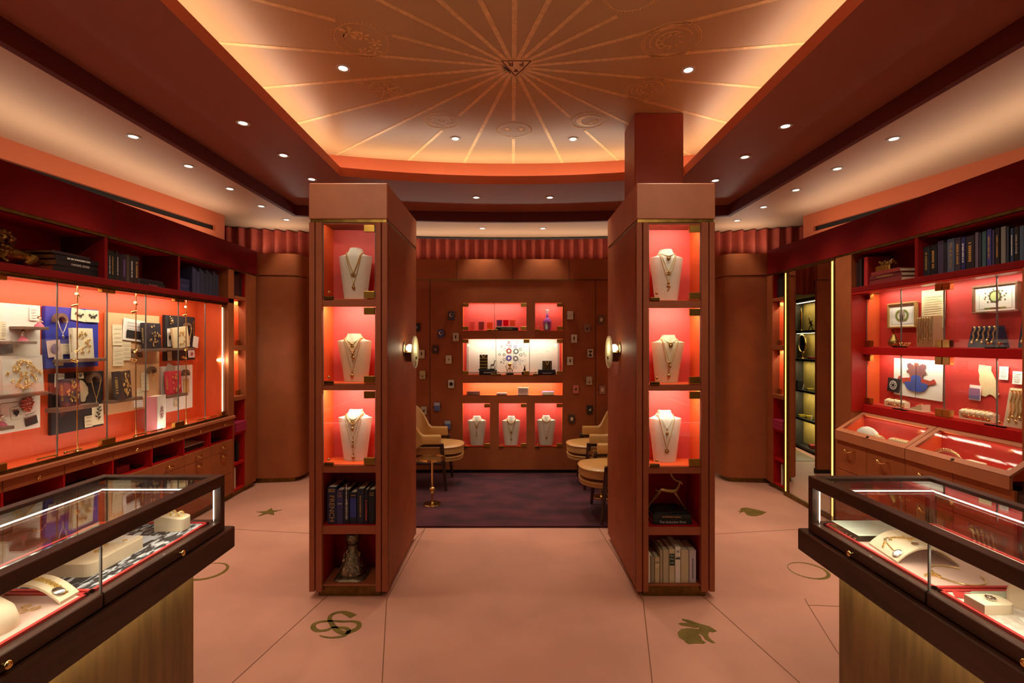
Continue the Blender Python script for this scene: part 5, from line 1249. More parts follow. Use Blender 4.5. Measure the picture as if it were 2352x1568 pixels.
for i in range(4):
    m = MB(); m.box(-.0463, .0463, -.0206, -.0198, .012+.036*i, .024+.036*i); part('gold_stripe', m, mat('olive_gold_stripe', (170, 140, 60), .4, .3), o)
m = MB(); m.tube([(-.022, -.021, .166), (-.014, -.023, .146), (0, -.024, .138), (.014, -.023, .146), (.022, -.021, .166)], .003, 6); part('handle', m, M_gold, o, True)
o = thing('deer_figurine', 'silvery deer figurine on small base standing on books beside striped bag', 'figurine', (X2(1132), YB+.04, z0+.062))
m = MB(); m.bbox(-.032, .032, -.015, .015, 0, .008, .002); part('base', m, M_bronze, o)
m = MB(); m.tube([(-.02, 0, .045), (.005, 0, .05), (.015, 0, .058)], .01, 8, radii=[.010, .011, .008]); m.tube([(.012, 0, .055), (.022, 0, .085), (.024, 0, .098)], .006, 8, radii=[.008, .005, .005]); m.ball((.03, 0, .10), .007, 8, 6, .7, 1.5)
for x, q in ((-.02, -.01), (-.014, .006), (.01, .02), (.016, .002)): m.tube([(x, q*.3, .045), (x+q, q*.3, .022), (x+q*.3, q*.3, .006)], .003, 6)
m.tube([(.022, 0, .105), (.014, 0, .125), (.006, 0, .118)], .002, 5); part('body', m, mat('pewter', (128, 118, 100), .35, .9), o, True)
o = thing('globe_trophy', 'gold globe held on a curled bronze stand in the middle of the wide niche', 'ornament', (X2(1171), YB+.06, z0))
m = MB(); m.bbox(-.044, .044, -.025, .025, 0, .02, .002); part('base', m, mat('dark_plinth_wood', (50, 30, 20), .4), o)
m = MB(); m.ball((0, 0, .115), .024, 16, 10); part('globe', m, M_brass, o, True)
m = MB()
for a in (-1, 1):
    m.tube([(a*.006, 0, .02), (a*.034, 0, .045), (a*.042, 0, .075), (a*.052, 0, .10)], .004, 6); m.tube([(a*.002, 0, .09), (a*.02, 0, .06), (a*.04, 0, .03)], .005, 6, radii=[.004, .007, .003]); m.tube([(a*.03, 0, .085), (a*.042, 0, .11), (a*.03, 0, .125)], .003, 6)
m.cyl((0, 0, .02), (0, 0, .095), .005); m.ball((0, 0, .07), .012, 10, 6); part('stand', m, mat('antique_gold', (190, 154, 92), .3, .85), o, True)
m = MB(); m.bbox(-.034, .034, -.02, .02, 0, .032, .002); o = solo('wooden_block', m, mat('dark_plinth_wood', (50, 30, 20)), 'dark wooden block carrying the hare figurine', 'plinth', (X2(1205), YB+.06, z0))
m = MB(); m.ball((0, 0, .014), .015, 10, 7, 1.2); m.ball((0, -.004, .034), .010, 10, 7, 1.2); m.ball((0, -.006, .048), .008, 8, 6)
for q in (-1, 1): m.tube([(q*.003, -.004, .052), (q*.007, 0, .068), (q*.006, 0, .078)], .003, 6)
m.tube([(-.01, -.01, .03), (-.014, -.014, .018)], .003, 5); solo('hare_figurine', m, M_bronze, 'small bronze hare figurine with upright ears in the wide niche', 'figurine', (X2(1205), YB+.06, z0+.0325), 0, None, True)
book((X2(1255.5), YB+.02, z0), 0, .030, .205, .12, bkm(44, 34, 52), 'lower violet-black book under the short gold-handled bag', 'black books in the wide niche', '~', Mt_white, .013, True)
book((X2(1255.5), YB+.025, z0+.031), 0, .022, .20, .12, bkm(28, 22, 28), 'upper black book under the short gold-handled bag', 'black books in the wide niche', None, None, None, True)
m = MB(); m.bbox(-.054, .054, -.02, .02, 0, .105, .003); o = solo('gift_bag', m, mat('dark_bag_paper', (44, 32, 20)), 'short black bag with gold chain handle on two books', 'bag', (X2(1256.5), yw, z0+.0535), 0, 'striped bags')
m = MB(); m.tube([(-.018, -.021, .103), (-.012, -.023, .075), (0, -.024, .062), (.012, -.023, .075), (.018, -.021, .103)], .0035, 6); part('handle', m, M_gold, o, True)
for i in range(4):
    m = MB(); m.box(-.04+.025*i, -.034+.025*i, -.0206, -.0198, .004, .10); part('gold_stripe', m, mat('olive_gold_stripe', (170, 140, 60)), o)
# open orange niche
z0 = bz(908)+.003
def blk(px, w_, d_, h_, mt, nm, lab, cat, rz=0, parts=None):
    m = MB(); m.bbox(-w_/2, w_/2, 0, d_, 0, h_, .002); o = solo(nm, m, mt, lab, cat, ((px-CX)*(YB+.03)/F, YB+.03, z0), rz); return o
o = blk(1088, .145, .09, .038, M_cream, 'boxed_cards', 'cream page block with brown cover, leftmost in the open orange niche', 'book', .25); m = MB(); m.box(-.074, .074, -.002, .0, -.0005, .038); m.box(-.074, .074, 0, .09, .038, .0395); part('cover', m, bkm(110, 60, 44), o)
o = blk(1152.5, .122, .07, .022, mat('clear_tray_plastic', (206, 150, 140), .2), 'small_tray', 'small low translucent tray in the open orange niche', 'tray')
o = blk(1201.5, .122, .02, .08, mat('blush_card_box', (226, 190, 180), .5), 'framed_card', 'blush framed card standing in the open orange niche', 'framed card'); m = MB(); m.ringz(.030, .032, 0, .001, (0, 0), 24, Matrix.Translation((0, -.0004, .043)) @ R4 @ Matrix.Diagonal((1.35, .8, 1, 1))); part('oval_rule', m, Mt_black, o); faux(o, Matrix.Translation((0, -.001, .043)), .04, .005, Mt_black, False); m = MB(); m.box(-.066, .066, -.004, .024, -.001, .006); m.box(-.066, .066, -.002, .022, .078, .083); part('stand', m, M_pinkvel, o)
o = blk(1259, .13, .085, .034, M_cream, 'boxed_cards', 'cream page block with lilac curved spine, rightmost in the open orange niche', 'book', -.12); m = MB(); m.tube([(-.066, 0, .002), (-.074, -.002, .010), (-.075, -.002, .024), (-.066, 0, .034)], .004, 8); m.box(-.068, .066, 0, .085, .034, .0365); part('cover', m, bkm(170, 130, 190), o)
# ---- small cards in clear blocks on the alcove wall
card_data = [(1036.8,724.8,(60,54,70),'crescent','dark card with crescent moon, top left of the niches'), (1012.6,766,(70,62,110),'crescent','blue card with large crescent moon above lower pillar lamp level left'),
 (1047,774,(200,180,150),'figure','cream card with framed figure just left of the wide niche'), (1000,802.5,(70,40,34),'star','almost invisible dark card between moon card and spider card'),
 (968.5,813,(206,188,156),'figure','cream card with tiny figure right beside the left sconce disc'), (1030.5,825.3,(216,204,180),'star','white card with small spider-like mark left of the wide niche'),
 (970.5,860.6,(196,178,130),'fan','cream card with fan rays below the left sconce'), (1036.2,881.5,(206,196,180),'face','white card with black smiling face left of the open niche'),
 (1003.6,933.5,(176,176,200),'half','pale blue half-tone card above the left armchair arm'), (973.3,942.7,(206,184,154),'bird','cream card with small dark bird, leftmost low card'),
 (1028,975.4,(176,186,206),'half','pale card with blue lower half, lowest on the left'), (957.2,751.6,(40,34,36),'star','black card half hidden by left pillar above the sconce'),
 (1309.9,723.8,(206,190,166),'plain','plain cream card, topmost right of the niches'), (1381,734,(120,90,66),'oval','brown card with white oval portrait beside right pillar'),
 (1348.8,754,(150,110,90),'bird','faded brown card with bird shape, upper right'), (1318.7,777.5,(216,200,174),'figure','cream card with small grey figure just right of the wide niche'),
 (1355.8,811,(206,190,166),'hourglass','cream card with dark hourglass triangles'), (1309.5,829,(222,210,188),'figure','white card with two tiny figures right of the wide niche'),
 (1353.3,874,(196,172,140),'fan','cream card with arch and face, right side'), (1322.5,893.5,(206,120,100),'bird','salmon pink card right of the open niche'),
 (1383.8,895,(176,126,104),'oval','dusty pink card near the right pillar edge'), (1354.7,940.4,(44,40,34),'bird','black card with pale plant, lower right'),
 (1313.3,961.7,(74,52,44),'oval','dark card with white flower above right armchair'), (1383,990,(56,46,110),'oval','indigo card with white border beside the right armchair back')]
M_ac = glassmat('acrylic_block', (.96, .94, .92), 1.2)
for px, py, rgb, mo, lab in card_data:
    p = oy(px, py, YB-.012)
    o = thing('picture_card', lab+', small', 'small card', p, 0, 'small picture cards in clear blocks on the alcove wall')
    m = MB(); m.bbox(-.034, .034, -.004, .0, -.048, .048, .002); part('card', m, mat('card_%d_%d_%d' % rgb, rgb, .6), o)
    m = MB(); m.bbox(-.036, .036, .001, .0118, -.050, .050, .002); part('backing_block', m, M_brownd, o)
    m = MB()
    for q in (-1, 1): m.cyl((q*.033, .006, -.004), (q*.050, .006, -.004), .0025); m.ball((q*.050, .006, -.004), .0035, 8, 5)
    part('side_pin', m, M_bronze, o, True)
    dk = Mt_black if sum(rgb) > 330 else mat('pale_print', (206, 196, 170), .6); m = MB(); T = Matrix.Translation((0, -.0045, 0)) @ R4
    if mo == 'crescent':
        n = 20; A_ = [(.022*math.cos(2*PI*i/n), -.005, .008+.022*math.sin(2*PI*i/n)) for i in range(n)]; B_ = [(.006+.018*math.cos(2*PI*i/n), -.005, .010+.018*math.sin(2*PI*i/n)) for i in range(n)]
        m.add(A_+B_, [(i, (i+1) % n, n+(i+1) % n, n+i) for i in range(n)]); dk = mat('moon_print', (230, 200, 170), .6)
    elif mo == 'figure': m.box(-.008, .006, -.0052, -.0045, -.012, .018); m.ball((0, -.0045, .022), .005, 8, 4, 1, 1, .1)
    elif mo == 'star':
        for a in range(4): m.box(-.014, .014, -.0052, -.0045, -.0012, .0012, Matrix.Rotation(a*PI/4, 4, 'Y'))
    elif mo == 'fan':
        for a in range(5): m.box(-.0012, .0012, -.0052, -.0045, 0, .036, Matrix.Translation((0, 0, -.03)) @ Matrix.Rotation((a-2)*.42, 4, 'Y'))
    elif mo == 'face': m.lathe([(.022, 0), (.022, .0006)], 20, T); 
    elif mo == 'half': m.box(-.033, .033, -.0050, -.0042, -.047, .012); dk = mat('slate_blue_print', (92, 104, 160), .6)
    elif mo == 'bird': m.ball((0, -.0045, -.004), .013, 10, 4, .8, 1, .06); m.ball((.010, -.0045, .010), .006, 8, 4, 1, 1, .1)
    elif mo == 'oval': m.ball((0, -.0045, 0), .017, 14, 4, 1.35, 1, .05); dk = mat('oval_print', (222, 206, 186), .6)
    elif mo == 'hourglass': m.prism([(-.026, .030), (.026, .030), (0, 0)], -.0052, -.0045, 'y'); m.prism([(-.026, -.034), (.026, -.034), (0, 0)], -.0052, -.0045, 'y')
    else: m.ringz(.010, .0106, 0, .0006, (0, 0), 16, T)
    part('motif', m, dk, o)

# ---- armchairs
def armchair(loc, rz, label, group):
    # local: faces +x
    r = thing('armchair', label, 'armchair', loc, rz, group); r.scale = (.97, .88, 1)
    def cushion(z0, z1, sx, puff, name):
        m = MB(); n = 40; prof = []
        for i in range(n):
            a = 2*PI*i/n; c_, s_ = math.cos(a), math.sin(a); k = 2.6 if c_ > 0 else 5; q = (abs(c_)**k+abs(s_)**k)**(-1/k); prof.append((q*c_*sx*(.30 if c_ > 0 else .24)+.03, q*s_*.265))
        rg = []
        for z, f in ((z0, .94), (z0+.012, 1.0), (z1-.014, 1.0), (z1-.004, .97), (z1+puff*.5, .75), (z1+puff, .35)): rg.append([((x-.03)*f+.03, y*f, z) for x, y in prof])
        m.loft(rg); o = part(name, m, M_tan, r, True)
        m = MB(); m.tube([((x-.03)*1.005+.03, y*1.005, z1-.010) for x, y in prof], .0045, 6, True); m.tube([((x-.03)*.985+.03, y*.985, z0+.006) for x, y in prof], .0045, 6, True); part('piping', m, M_tan, o, True)
    cushion(.355, .435, 1, .022, 'seat_cushion'); cushion(.285, .335, .98, 0, 'seat_base')
    # wrap-around back and arms
    m = MB(); rings = []
    N = 36
    for i in range(N+1):
        t = -1+2*i/N; a = abs(t)
        # plan position along the U
        if a > .52: u = (a-.52)/.48; x = -.14+u*.26; y = math.copysign(.275+.015*(1-u), t); nx, ny = 0, math.copysign(1, t)
        else: th = a/.52*PI/2; x = -.14-.235*math.cos(th); y = math.copysign(.29*math.sin(th), t); nx, ny = -math.cos(th), math.copysign(math.sin(th), t)
        f = max(0, min(1, (a-.34)/.34)); f = f*f*(3-2*f)
        zt = .82*(1-f)+.565*f; zb = .33*(1-f)+.465*f
        if a < .4: lean = .10
        else: lean = .10*max(0, 1-(a-.4)/.25)
        w_ = .030
        def P(o_, z): return (x+nx*(o_+lean*(z-.4)/.4), y+ny*(o_+lean*(z-.4)/.4), z)
        rings.append([P(w_, zb+.01), P(w_, zt-.02), P(w_*.6, zt-.003), P(0, zt+.002), P(-w_*.6, zt-.003), P(-w_, zt-.02), P(-w_, zb+.01), P(0, zb)])
    m.loft(rings, True, True); part('upholstered_back', m, M_tan, r, True)
    for s in (-1, 1):
        m = MB(); y = s*.285
        m.tube([(.175, y, .006), (.150, y, .25), (.128, y, .46)], .02, 4, radii=[.013, .019, .022]); part('leg', m, M_dwood, r)
        m = MB(); m.tube([(-.40, s*.24, .008), (-.33, s*.25, .25), (-.17, y, .46)], .02, 4, radii=[.013, .019, .022]); part('leg', m, M_dwood, r)
        m = MB(); m.bbox(-.18, .15, y-.016, y+.016, .445, .480, .006); part('arm_rail', m, M_dwood, r)
    for q in (-1, 1):
        m = MB(); m.bbox(-.30, .17, q*.2575-.0125, q*.2575+.0125, .255, .285, .004); part('side_rail', m, M_dwood, r)
    m = MB(); m.bbox(.12, .145, -.25, .25, .25, .283, .004); part('front_rail', m, M_dwood, r)
    return r
ZR = .0165
armchair((-.83, 5.10, ZR), .0, 'tan leather armchair left of the alcove, facing right behind the glass side table', 'tan leather armchairs in the alcove')
armchair((.90, 5.13, ZR), PI, 'far tan leather armchair on the right, against the alcove wall', 'tan leather armchairs in the alcove')
armchair((.90, 4.20, ZR), PI, 'near tan leather armchair on the right, partly hidden by right pillar', 'tan leather armchairs in the alcove')
def drinks_table(loc, label):
    r = thing('drinks_table', label, 'side table', loc, 0, 'brass drinks tables')
    m = MB(); m.lathe([(.08, 0), (.082, .004), (.078, .010), (.012, .014), (.006, .02)], 36); part('base', m, M_brass, r, True)
    m = MB(); m.cyl((0, 0, .012), (0, 0, .42), .0095, 14); m.lathe([(.014, .098), (.016, .104), (.012, .11)], 16); part('stem', m, M_brass, r, True)
    m = MB(); m.ball((0, 0, .135), .027, 16, 10); part('ball', m, M_brass, r, True)
    m = MB(); m.ringz(.116, .124, .415, .432, (0, 0), 48); part('rim', m, M_brass, r, True)
    m = MB(); m.lathe([(.117, .420), (.117, .428)], 40); part('glass_top', m, glassmat('table_glass', (.9, .85, .8), 1.6), r)
drinks_table((-.735, 4.46, ZR), 'slim brass drinks table with round glass top in front of left armchair')
drinks_table((.86, 4.66, ZR), 'slim brass drinks table between the two right armchairs')

# ---- book rows and ornaments on the upper shelves of the side cabinets
def wall_books(side, data, z, v, group):
    for i, (a, b, hgt, rgb, title, tm, lab) in enumerate(data):
        f = wl if side < 0 else wr
        ua = f(a, 600, v)[0]; ub = f(b, 600, v)[0]; t = abs(ub-ua)-.002; u = (ua+ub)/2
        loc = (Lw if side < 0 else Rw)(u, v, z)
        book(loc, RL if side < 0 else RR, t, hgt, .17, bkm(*rgb), lab, group, title, tm, min(t*.55, .03))
zL = 1.932
wall_books(-1, [(249, 255, .205, (30, 22, 26), '~', Mt_white, 'black book at the left end of the middle compartment, left cabinet top shelf'), (255.5, 262, .205, (24, 22, 20), '~', Mt_gold, 'black book with gilt lettering beside the end book, left cabinet'),
   (262.5, 267, .195, (14, 12, 14), None, None, 'narrow black book third in the middle compartment, left cabinet'), (267.5, 273, .21, (40, 16, 20), '~', Mt_white, 'dark maroon book with bold white spine letters, left cabinet'),
   (273.5, 280, .195, (30, 14, 16), None, None, 'dark brown book after the white-lettered one, left cabinet'), (280.5, 290, .20, (46, 22, 40), '~', mat('violet_lettering', (120, 90, 150), .6), 'black book with violet mark on its spine, left cabinet'),
   (290.5, 298, .205, (74, 56, 44), None, None, 'taupe-brown book in the middle compartment, left cabinet'), (298.5, 307, .20, (40, 26, 24), '~', Mt_white, 'dark book with small round mark, left cabinet'), (307.5, 320, .205, (36, 18, 22), '~', Mt_gold, 'last upright dark book in the middle compartment, left cabinet')], zL, .05, 'dark books in the middle compartment of left cabinet')
for i, (px, t, L, lab, tt) in enumerate([(345, .028, .26, 'lowest black book of the small pile beside the upright dark books', 'The Country'), (343, .024, .24, 'upper black book of the small pile beside the upright dark books', None)]):
    u = wl(px, 650, .06)[0]; book(Lw(u+.03, .06, zL+i*.029), RL, t, L, .16, bkm(18+i*6, 16, 18), lab, 'piled black books in left cabinet', tt, mat('pink_lettering', (200, 90, 100), .6), .018, True)
for i, (t, L, col, lab, tt) in enumerate([(.040, .34, (20, 14, 16), 'lowest thick black book of the pile beside the lion', None), (.036, .33, (26, 18, 20), 'second black book, lettered in white, of the pile beside the lion', 'RAPHAEL SOYER'), (.030, .32, (22, 16, 20), 'third black book of the pile beside the lion', '~'), (.018, .27, (44, 26, 30), 'topmost thin brown book of the pile beside the lion', None)]):
    z_ = zL+[0, .041, .078, .109][i]; u = wl(178, 620, .06)[0]; book(Lw(u+(0, .01, .0, -.05)[i], .05, z_), RL+(0, .02, -.02, .03)[i], t, L, .21, bkm(*col), lab, 'large black books piled beside the lion', tt, Mt_white, .018, True)
wall_books(-1, [(416+4*i+((i > 0) and 22), 416+4*i+4+22, .19+.012*((i*7) % 4), [(38, 40, 66), (46, 46, 74), (52, 54, 84), (44, 44, 66), (60, 60, 92), (36, 40, 62), (48, 50, 76), (42, 44, 60), (40, 42, 60), (46, 48, 70), (34, 36, 56), (50, 52, 78), (40, 40, 58), (44, 46, 66), (38, 40, 60), (48, 46, 70)][i], None, None,
   'slim %s book, %s in the far compartment of left cabinet' % (('slate-blue', 'indigo-grey', 'dull navy')[i % 3], ('first upright', 'second', 'third', 'fourth', 'fifth', 'sixth', 'seventh', 'eighth', 'ninth', 'tenth', 'eleventh', 'twelfth', 'thirteenth', 'fourteenth', 'fifteenth', 'last')[i])) for i in range(1, 16)], zL, .04, 'slim blue books in the far compartment')
for i, (t, L, col, lab) in enumerate([(.035, .20, (40, 42, 76), 'lowest blue book lying flat in the far compartment'), (.035, .19, (46, 48, 84), 'middle blue book lying flat in the far compartment'), (.035, .20, (38, 38, 70), 'topmost blue book lying flat in the far compartment')]):
    book(Lw(4.045, .06, zL+.037*i), RL, t, L, .15, bkm(*col), lab, 'flat blue books in left cabinet', None, None, None, True)
# lion sculpture
o = thing('lion_sculpture', 'dark gilded sculpture of a reclining maned lion on the top shelf of left cabinet', 'sculpture', Lw(2.715, .12, zL+.008), RL)
Ml = mat('gilded_dark_bronze', (130, 92, 40), .32, 1, .35, 30)
m = MB(); m.tube([(-.06, 0, .06), (0, 0, .065), (.10, 0, .055), (.16, 0, .04)], .05, 14, radii=[.05, .055, .05, .035]); m.tube([(-.05, -.03, .07), (-.09, -.04, .03), (-.07, -.06, .006)], .018, 8, radii=[.024, .017, .014]); m.tube([(-.03, .03, .07), (-.07, .035, .03), (-.05, .05, .006)], .018, 8, radii=[.024, .017, .014])
m.tube([(.10, -.04, .06), (.07, -.06, .035), (.03, -.065, .01)], .02, 8, radii=[.032, .024, .014]); m.tube([(.16, 0, .05), (.20, -.01, .05), (.22, -.03, .02), (.23, -.03, .004)], .007, 6); part('body', m, Ml, o, True)
m = MB(); m.ball((-.055, 0, .155), .052, 16, 10, 1.05, .9, .85); m.ball((-.045, -.045, .145), .025, 10, 7, .8); m.ball((-.045, -.064, .148), .010, 8, 5)
for q in (-1, 1): m.ball((-.055+q*.022, -.040, .172), .008, 8, 5); m.ball((-.055+q*.04, -.012, .205), .013, 8, 5)
part('head', m, Ml, o, True)
m = MB()
for i in range(46):
    a = i*2.4; rr = .052+.012*(i % 3); zc_ = .155+.055*math.sin(a); m.ball((-.055+.06*math.cos(a), .012+.02*math.sin(i*1.7), zc_-.012), .022+.004*(i % 3), 7, 5, 1.2)
for i in range(14): m.ball((-.055+.022*math.sin(i*2.1), -.03+.01*math.cos(i), .115-.005*i), .018, 7, 5, 1.3)
part('mane', m, Ml, o, True); o.scale = (.92, .92, .86)

# right cabinet books
zR = 1.942
def rb(a, b, top, rgb, title, tm, lab): 
    Y = (WX+.04)*F/((a+b)/2-CX); h = H+(CY-top)*Y/F-zR; return (a, b, min(max(h, .12), .25), rgb, title, tm, lab)
wall_books(1, [rb(2121, 2134, 566, (30, 34, 40), '~', Mt_gold, 'charcoal book, leftmost of the long row on the right cabinet'), rb(2136, 2151, 562, (18, 16, 22), '~', Mt_gold, 'black book with gilt ornament second in the long row'), rb(2153, 2167, 553, (56, 46, 70), None, None, 'plum-grey book with tan spine band'),
  rb(2168, 2174, 556, (26, 22, 30), None, None, 'narrow black book before the gold-lettered slate book'), rb(2175, 2192, 548, (66, 74, 96), 'TRUE BLOOD', Mt_gold, 'slate-blue book with gold letters TRUE BLOOD'), rb(2193, 2206, 545, (52, 40, 54), '~', Mt_gold, 'dull plum book after the gold-lettered one'),
  rb(2207, 2217, 544, (32, 32, 84), '~', Mt_white, 'bright indigo narrow book in the long row'), rb(2218, 2238, 541, (28, 22, 28), '~', Mt_gold, 'black patterned book with gold title'), rb(2239, 2247, 533, (92, 78, 92), None, None, 'pale mauve slim book'),
  rb(2248, 2254, 534, (34, 38, 54), None, None, 'dark slim book between mauve and teal ones'), rb(2255, 2265, 531, (50, 80, 84), None, None, 'teal-green book beside a dark slim one'), rb(2266, 2277, 526, (54, 54, 120), '~', Mt_gold, 'violet-blue book right of the teal one'), rb(2278, 2284, 528, (60, 52, 84), None, None, 'slim purple book beside the violet-blue one'),
  rb(2285, 2296, 523, (26, 18, 22), '~', Mt_gold, 'wide black book left of the grey one'), rb(2298, 2310, 520, (120, 116, 112), None, None, 'pale grey book in the long row'), rb(2311, 2317, 520, (44, 54, 70), None, None, 'slate slim book right of the pale grey one'),
  rb(2320, 2328, 524, (40, 60, 90), '~', Mt_white, 'dark teal-blue book with white script'), rb(2329, 2340, 520, (18, 16, 20), 'CHINA ON STAGE', Mt_white, 'black book lettered CHINA ON STAGE in white'), rb(2341, 2352, 518, (64, 84, 110), None, None, 'steel-blue book at the right edge of the picture')], zR, .04, 'row of dark and blue books on the right cabinet')
wall_books(1, [rb(1941, 1951, 594, (96, 20, 30), '~', Mt_gold, 'crimson book, leftmost on the right cabinet shelf'), rb(1952, 1957, 602, (70, 18, 24), None, None, 'slim dark red book second from left, right cabinet'), rb(1958, 1964, 603, (60, 16, 22), None, None, 'slim maroon book third from left, right cabinet'),
  rb(1965, 1972, 603, (50, 14, 18), None, None, 'slim oxblood book fourth from left, right cabinet'), rb(1973, 1979, 594, (40, 20, 24), None, None, 'dark brown-red book before the bright red one'), rb(1984, 1993, 590, (170, 30, 30), None, None, 'bright red large upright book on right cabinet shelf')], zR, .04, 'red books at the far end of right cabinet')
for i, (t, L, col, lab) in enumerate([(.034, .30, (120, 34, 34), 'lowest red book of the pile under the gold casket'), (.030, .29, (100, 26, 28), 'middle red book of the pile under the gold casket'), (.028, .28, (130, 40, 36), 'topmost red book of the pile under the gold casket')]):
    u = wr(2040, 640, .04)[0]; book(Rw(u-.02, .03, zR+[0, .035, .066][i]), RR+(.0, .03, -.02)[i], t, L, .2, bkm(*col), lab, 'red books under the gold casket', '~' if i == 1 else None, Mt_gold, .015, True)
o = thing('gold_casket', 'small filigree gold casket with sculpted lid on the red book pile, right cabinet', 'casket', Rw(wr(2038, 600, .1)[0], .10, zR+.0945), RR)
m = MB(); m.bbox(-.07, .07, -.04, .04, 0, .045, .006); part('body', m, mat('filigree_gold', (176, 136, 62), .35, 1, .4, 120, .8, 300), o)
m = MB()
for i in range(34): m.ball((-.06+.12*random.random(), -.03+.06*random.random(), .048+.03*random.random()), .007+.004*random.random(), 7, 5)
part('sculpted_lid', m, mat('antique_gold', (168, 128, 62), .3, 1), o, True)
# narrow units: top books, pink boxes, leaning books
for side, y0, grp, nm in ((-1, 4.72, 'red books in the narrow left unit', 'left'), (1, 4.81, 'red books in the narrow right unit', 'right')):
    for i in range(4):
        t = .032+.006*(i % 2); y = y0+.02+.042*i; u = y if side < 0 else -y
        loc = (Lw if side < 0 else Rw)(u, .03, 1.963); col = [(90, 22, 28), (60, 18, 24), (74, 20, 20), (40, 20, 26)][i] if side < 0 else [(30, 34, 40), (24, 26, 32), (34, 38, 44), (26, 24, 30)][i]
        book(loc, RL if side < 0 else RR, t, .20+.012*(i % 3), .15, bkm(*col), '%s upright dark book on the top shelf of the narrow %s unit' % (('nearest', 'second', 'third', 'farthest')[i], nm), grp)
    for i in range(3):
        m = MB(); m.bbox(-.085, .085, -.03, .14, 0, .031, .003); u = (y0+.10) if side < 0 else -(y0+.10)
        o = solo('pink_box', m, mat('magenta_box', (176, 44, 84), .5), '%s of three magenta boxes stacked in the narrow %s unit' % (('lowest', 'middle', 'topmost')[i], nm), 'box', (Lw if side < 0 else Rw)(u, .02, .626+.0325*i), RL if side < 0 else RR, 'magenta boxes')
        m = MB(); m.box(-.0855, .0855, -.0305, .1405, .016, .018); part('lid_seam', m, M_brownd, o)
    u = (y0+.05) if side < 0 else -(y0+.09)
    book((Lw if side < 0 else Rw)(u, .03, .066), RL if side < 0 else RR, .02, .21, .15, bkm(206, 190, 170), 'pale book standing at the bottom of the narrow %s unit' % nm, grp)
    book((Lw if side < 0 else Rw)(u+(.05 if side < 0 else .05), .03, .326), RL if side < 0 else RR, .03, .20, .15, bkm(30, 20, 24), 'black book standing on the lower shelf of the narrow %s unit' % nm, grp)
# ================================================================== contents of the left display case
def panel_from(side, px0, px1, pyt, pyb, v, wid=None):
    f = wl if side < 0 else wr; P = Lw if side < 0 else Rw
    u0, _, zt = f(px0, pyt, v); zb = f(px0, pyb, v)[2]; u1 = f(px1, pyt, v)[0]
    return u0, u1, zb, zt
def board(side, q, mt, th, nm, lab, cat, v):
    u0, u1, zb, zt = panel_from(side, *q, v); P = Lw if side < 0 else Rw
    m = MB(); m.bbox(0, u1-u0, 0, th, 0, zt-zb, .002); return solo(nm, m, mt, lab, cat, P(u0, v, zb), RL if side < 0 else RR), (u0, u1, zb, zt)
vb = .262
board(-1, (-60, 93, 690, 1008), M_white, .026, 'pinboard', 'large white pinboard at the left edge of the orange case', 'pinboard', vb)
board(-1, (104.5, 226, 702, 847), M_blue, .026, 'pinboard', 'cobalt blue pinboard with butterflies and cream book in left case', 'pinboard', vb)
board(-1, (119, 238, 859, 1000), M_charcoal, .026, 'pinboard', 'charcoal pinboard below the cobalt blue one', 'pinboard', vb)
board(-1, (247, 366, 717, 953), M_peach, .026, 'pinboard', 'tall peach pinboard in the middle of the orange case', 'pinboard', vb)
board(-1, (380, 448, 723, 829), M_charcoal, .026, 'pinboard', 'charcoal pinboard at the far upper end of the orange case', 'pinboard', vb)
board(-1, (372, 442.5, 842, 949), M_white, .026, 'pinboard', 'small white pinboard at the far lower end of the orange case', 'pinboard', vb)
M_line = mat('faint_print_grey', (150, 140, 130), .8)
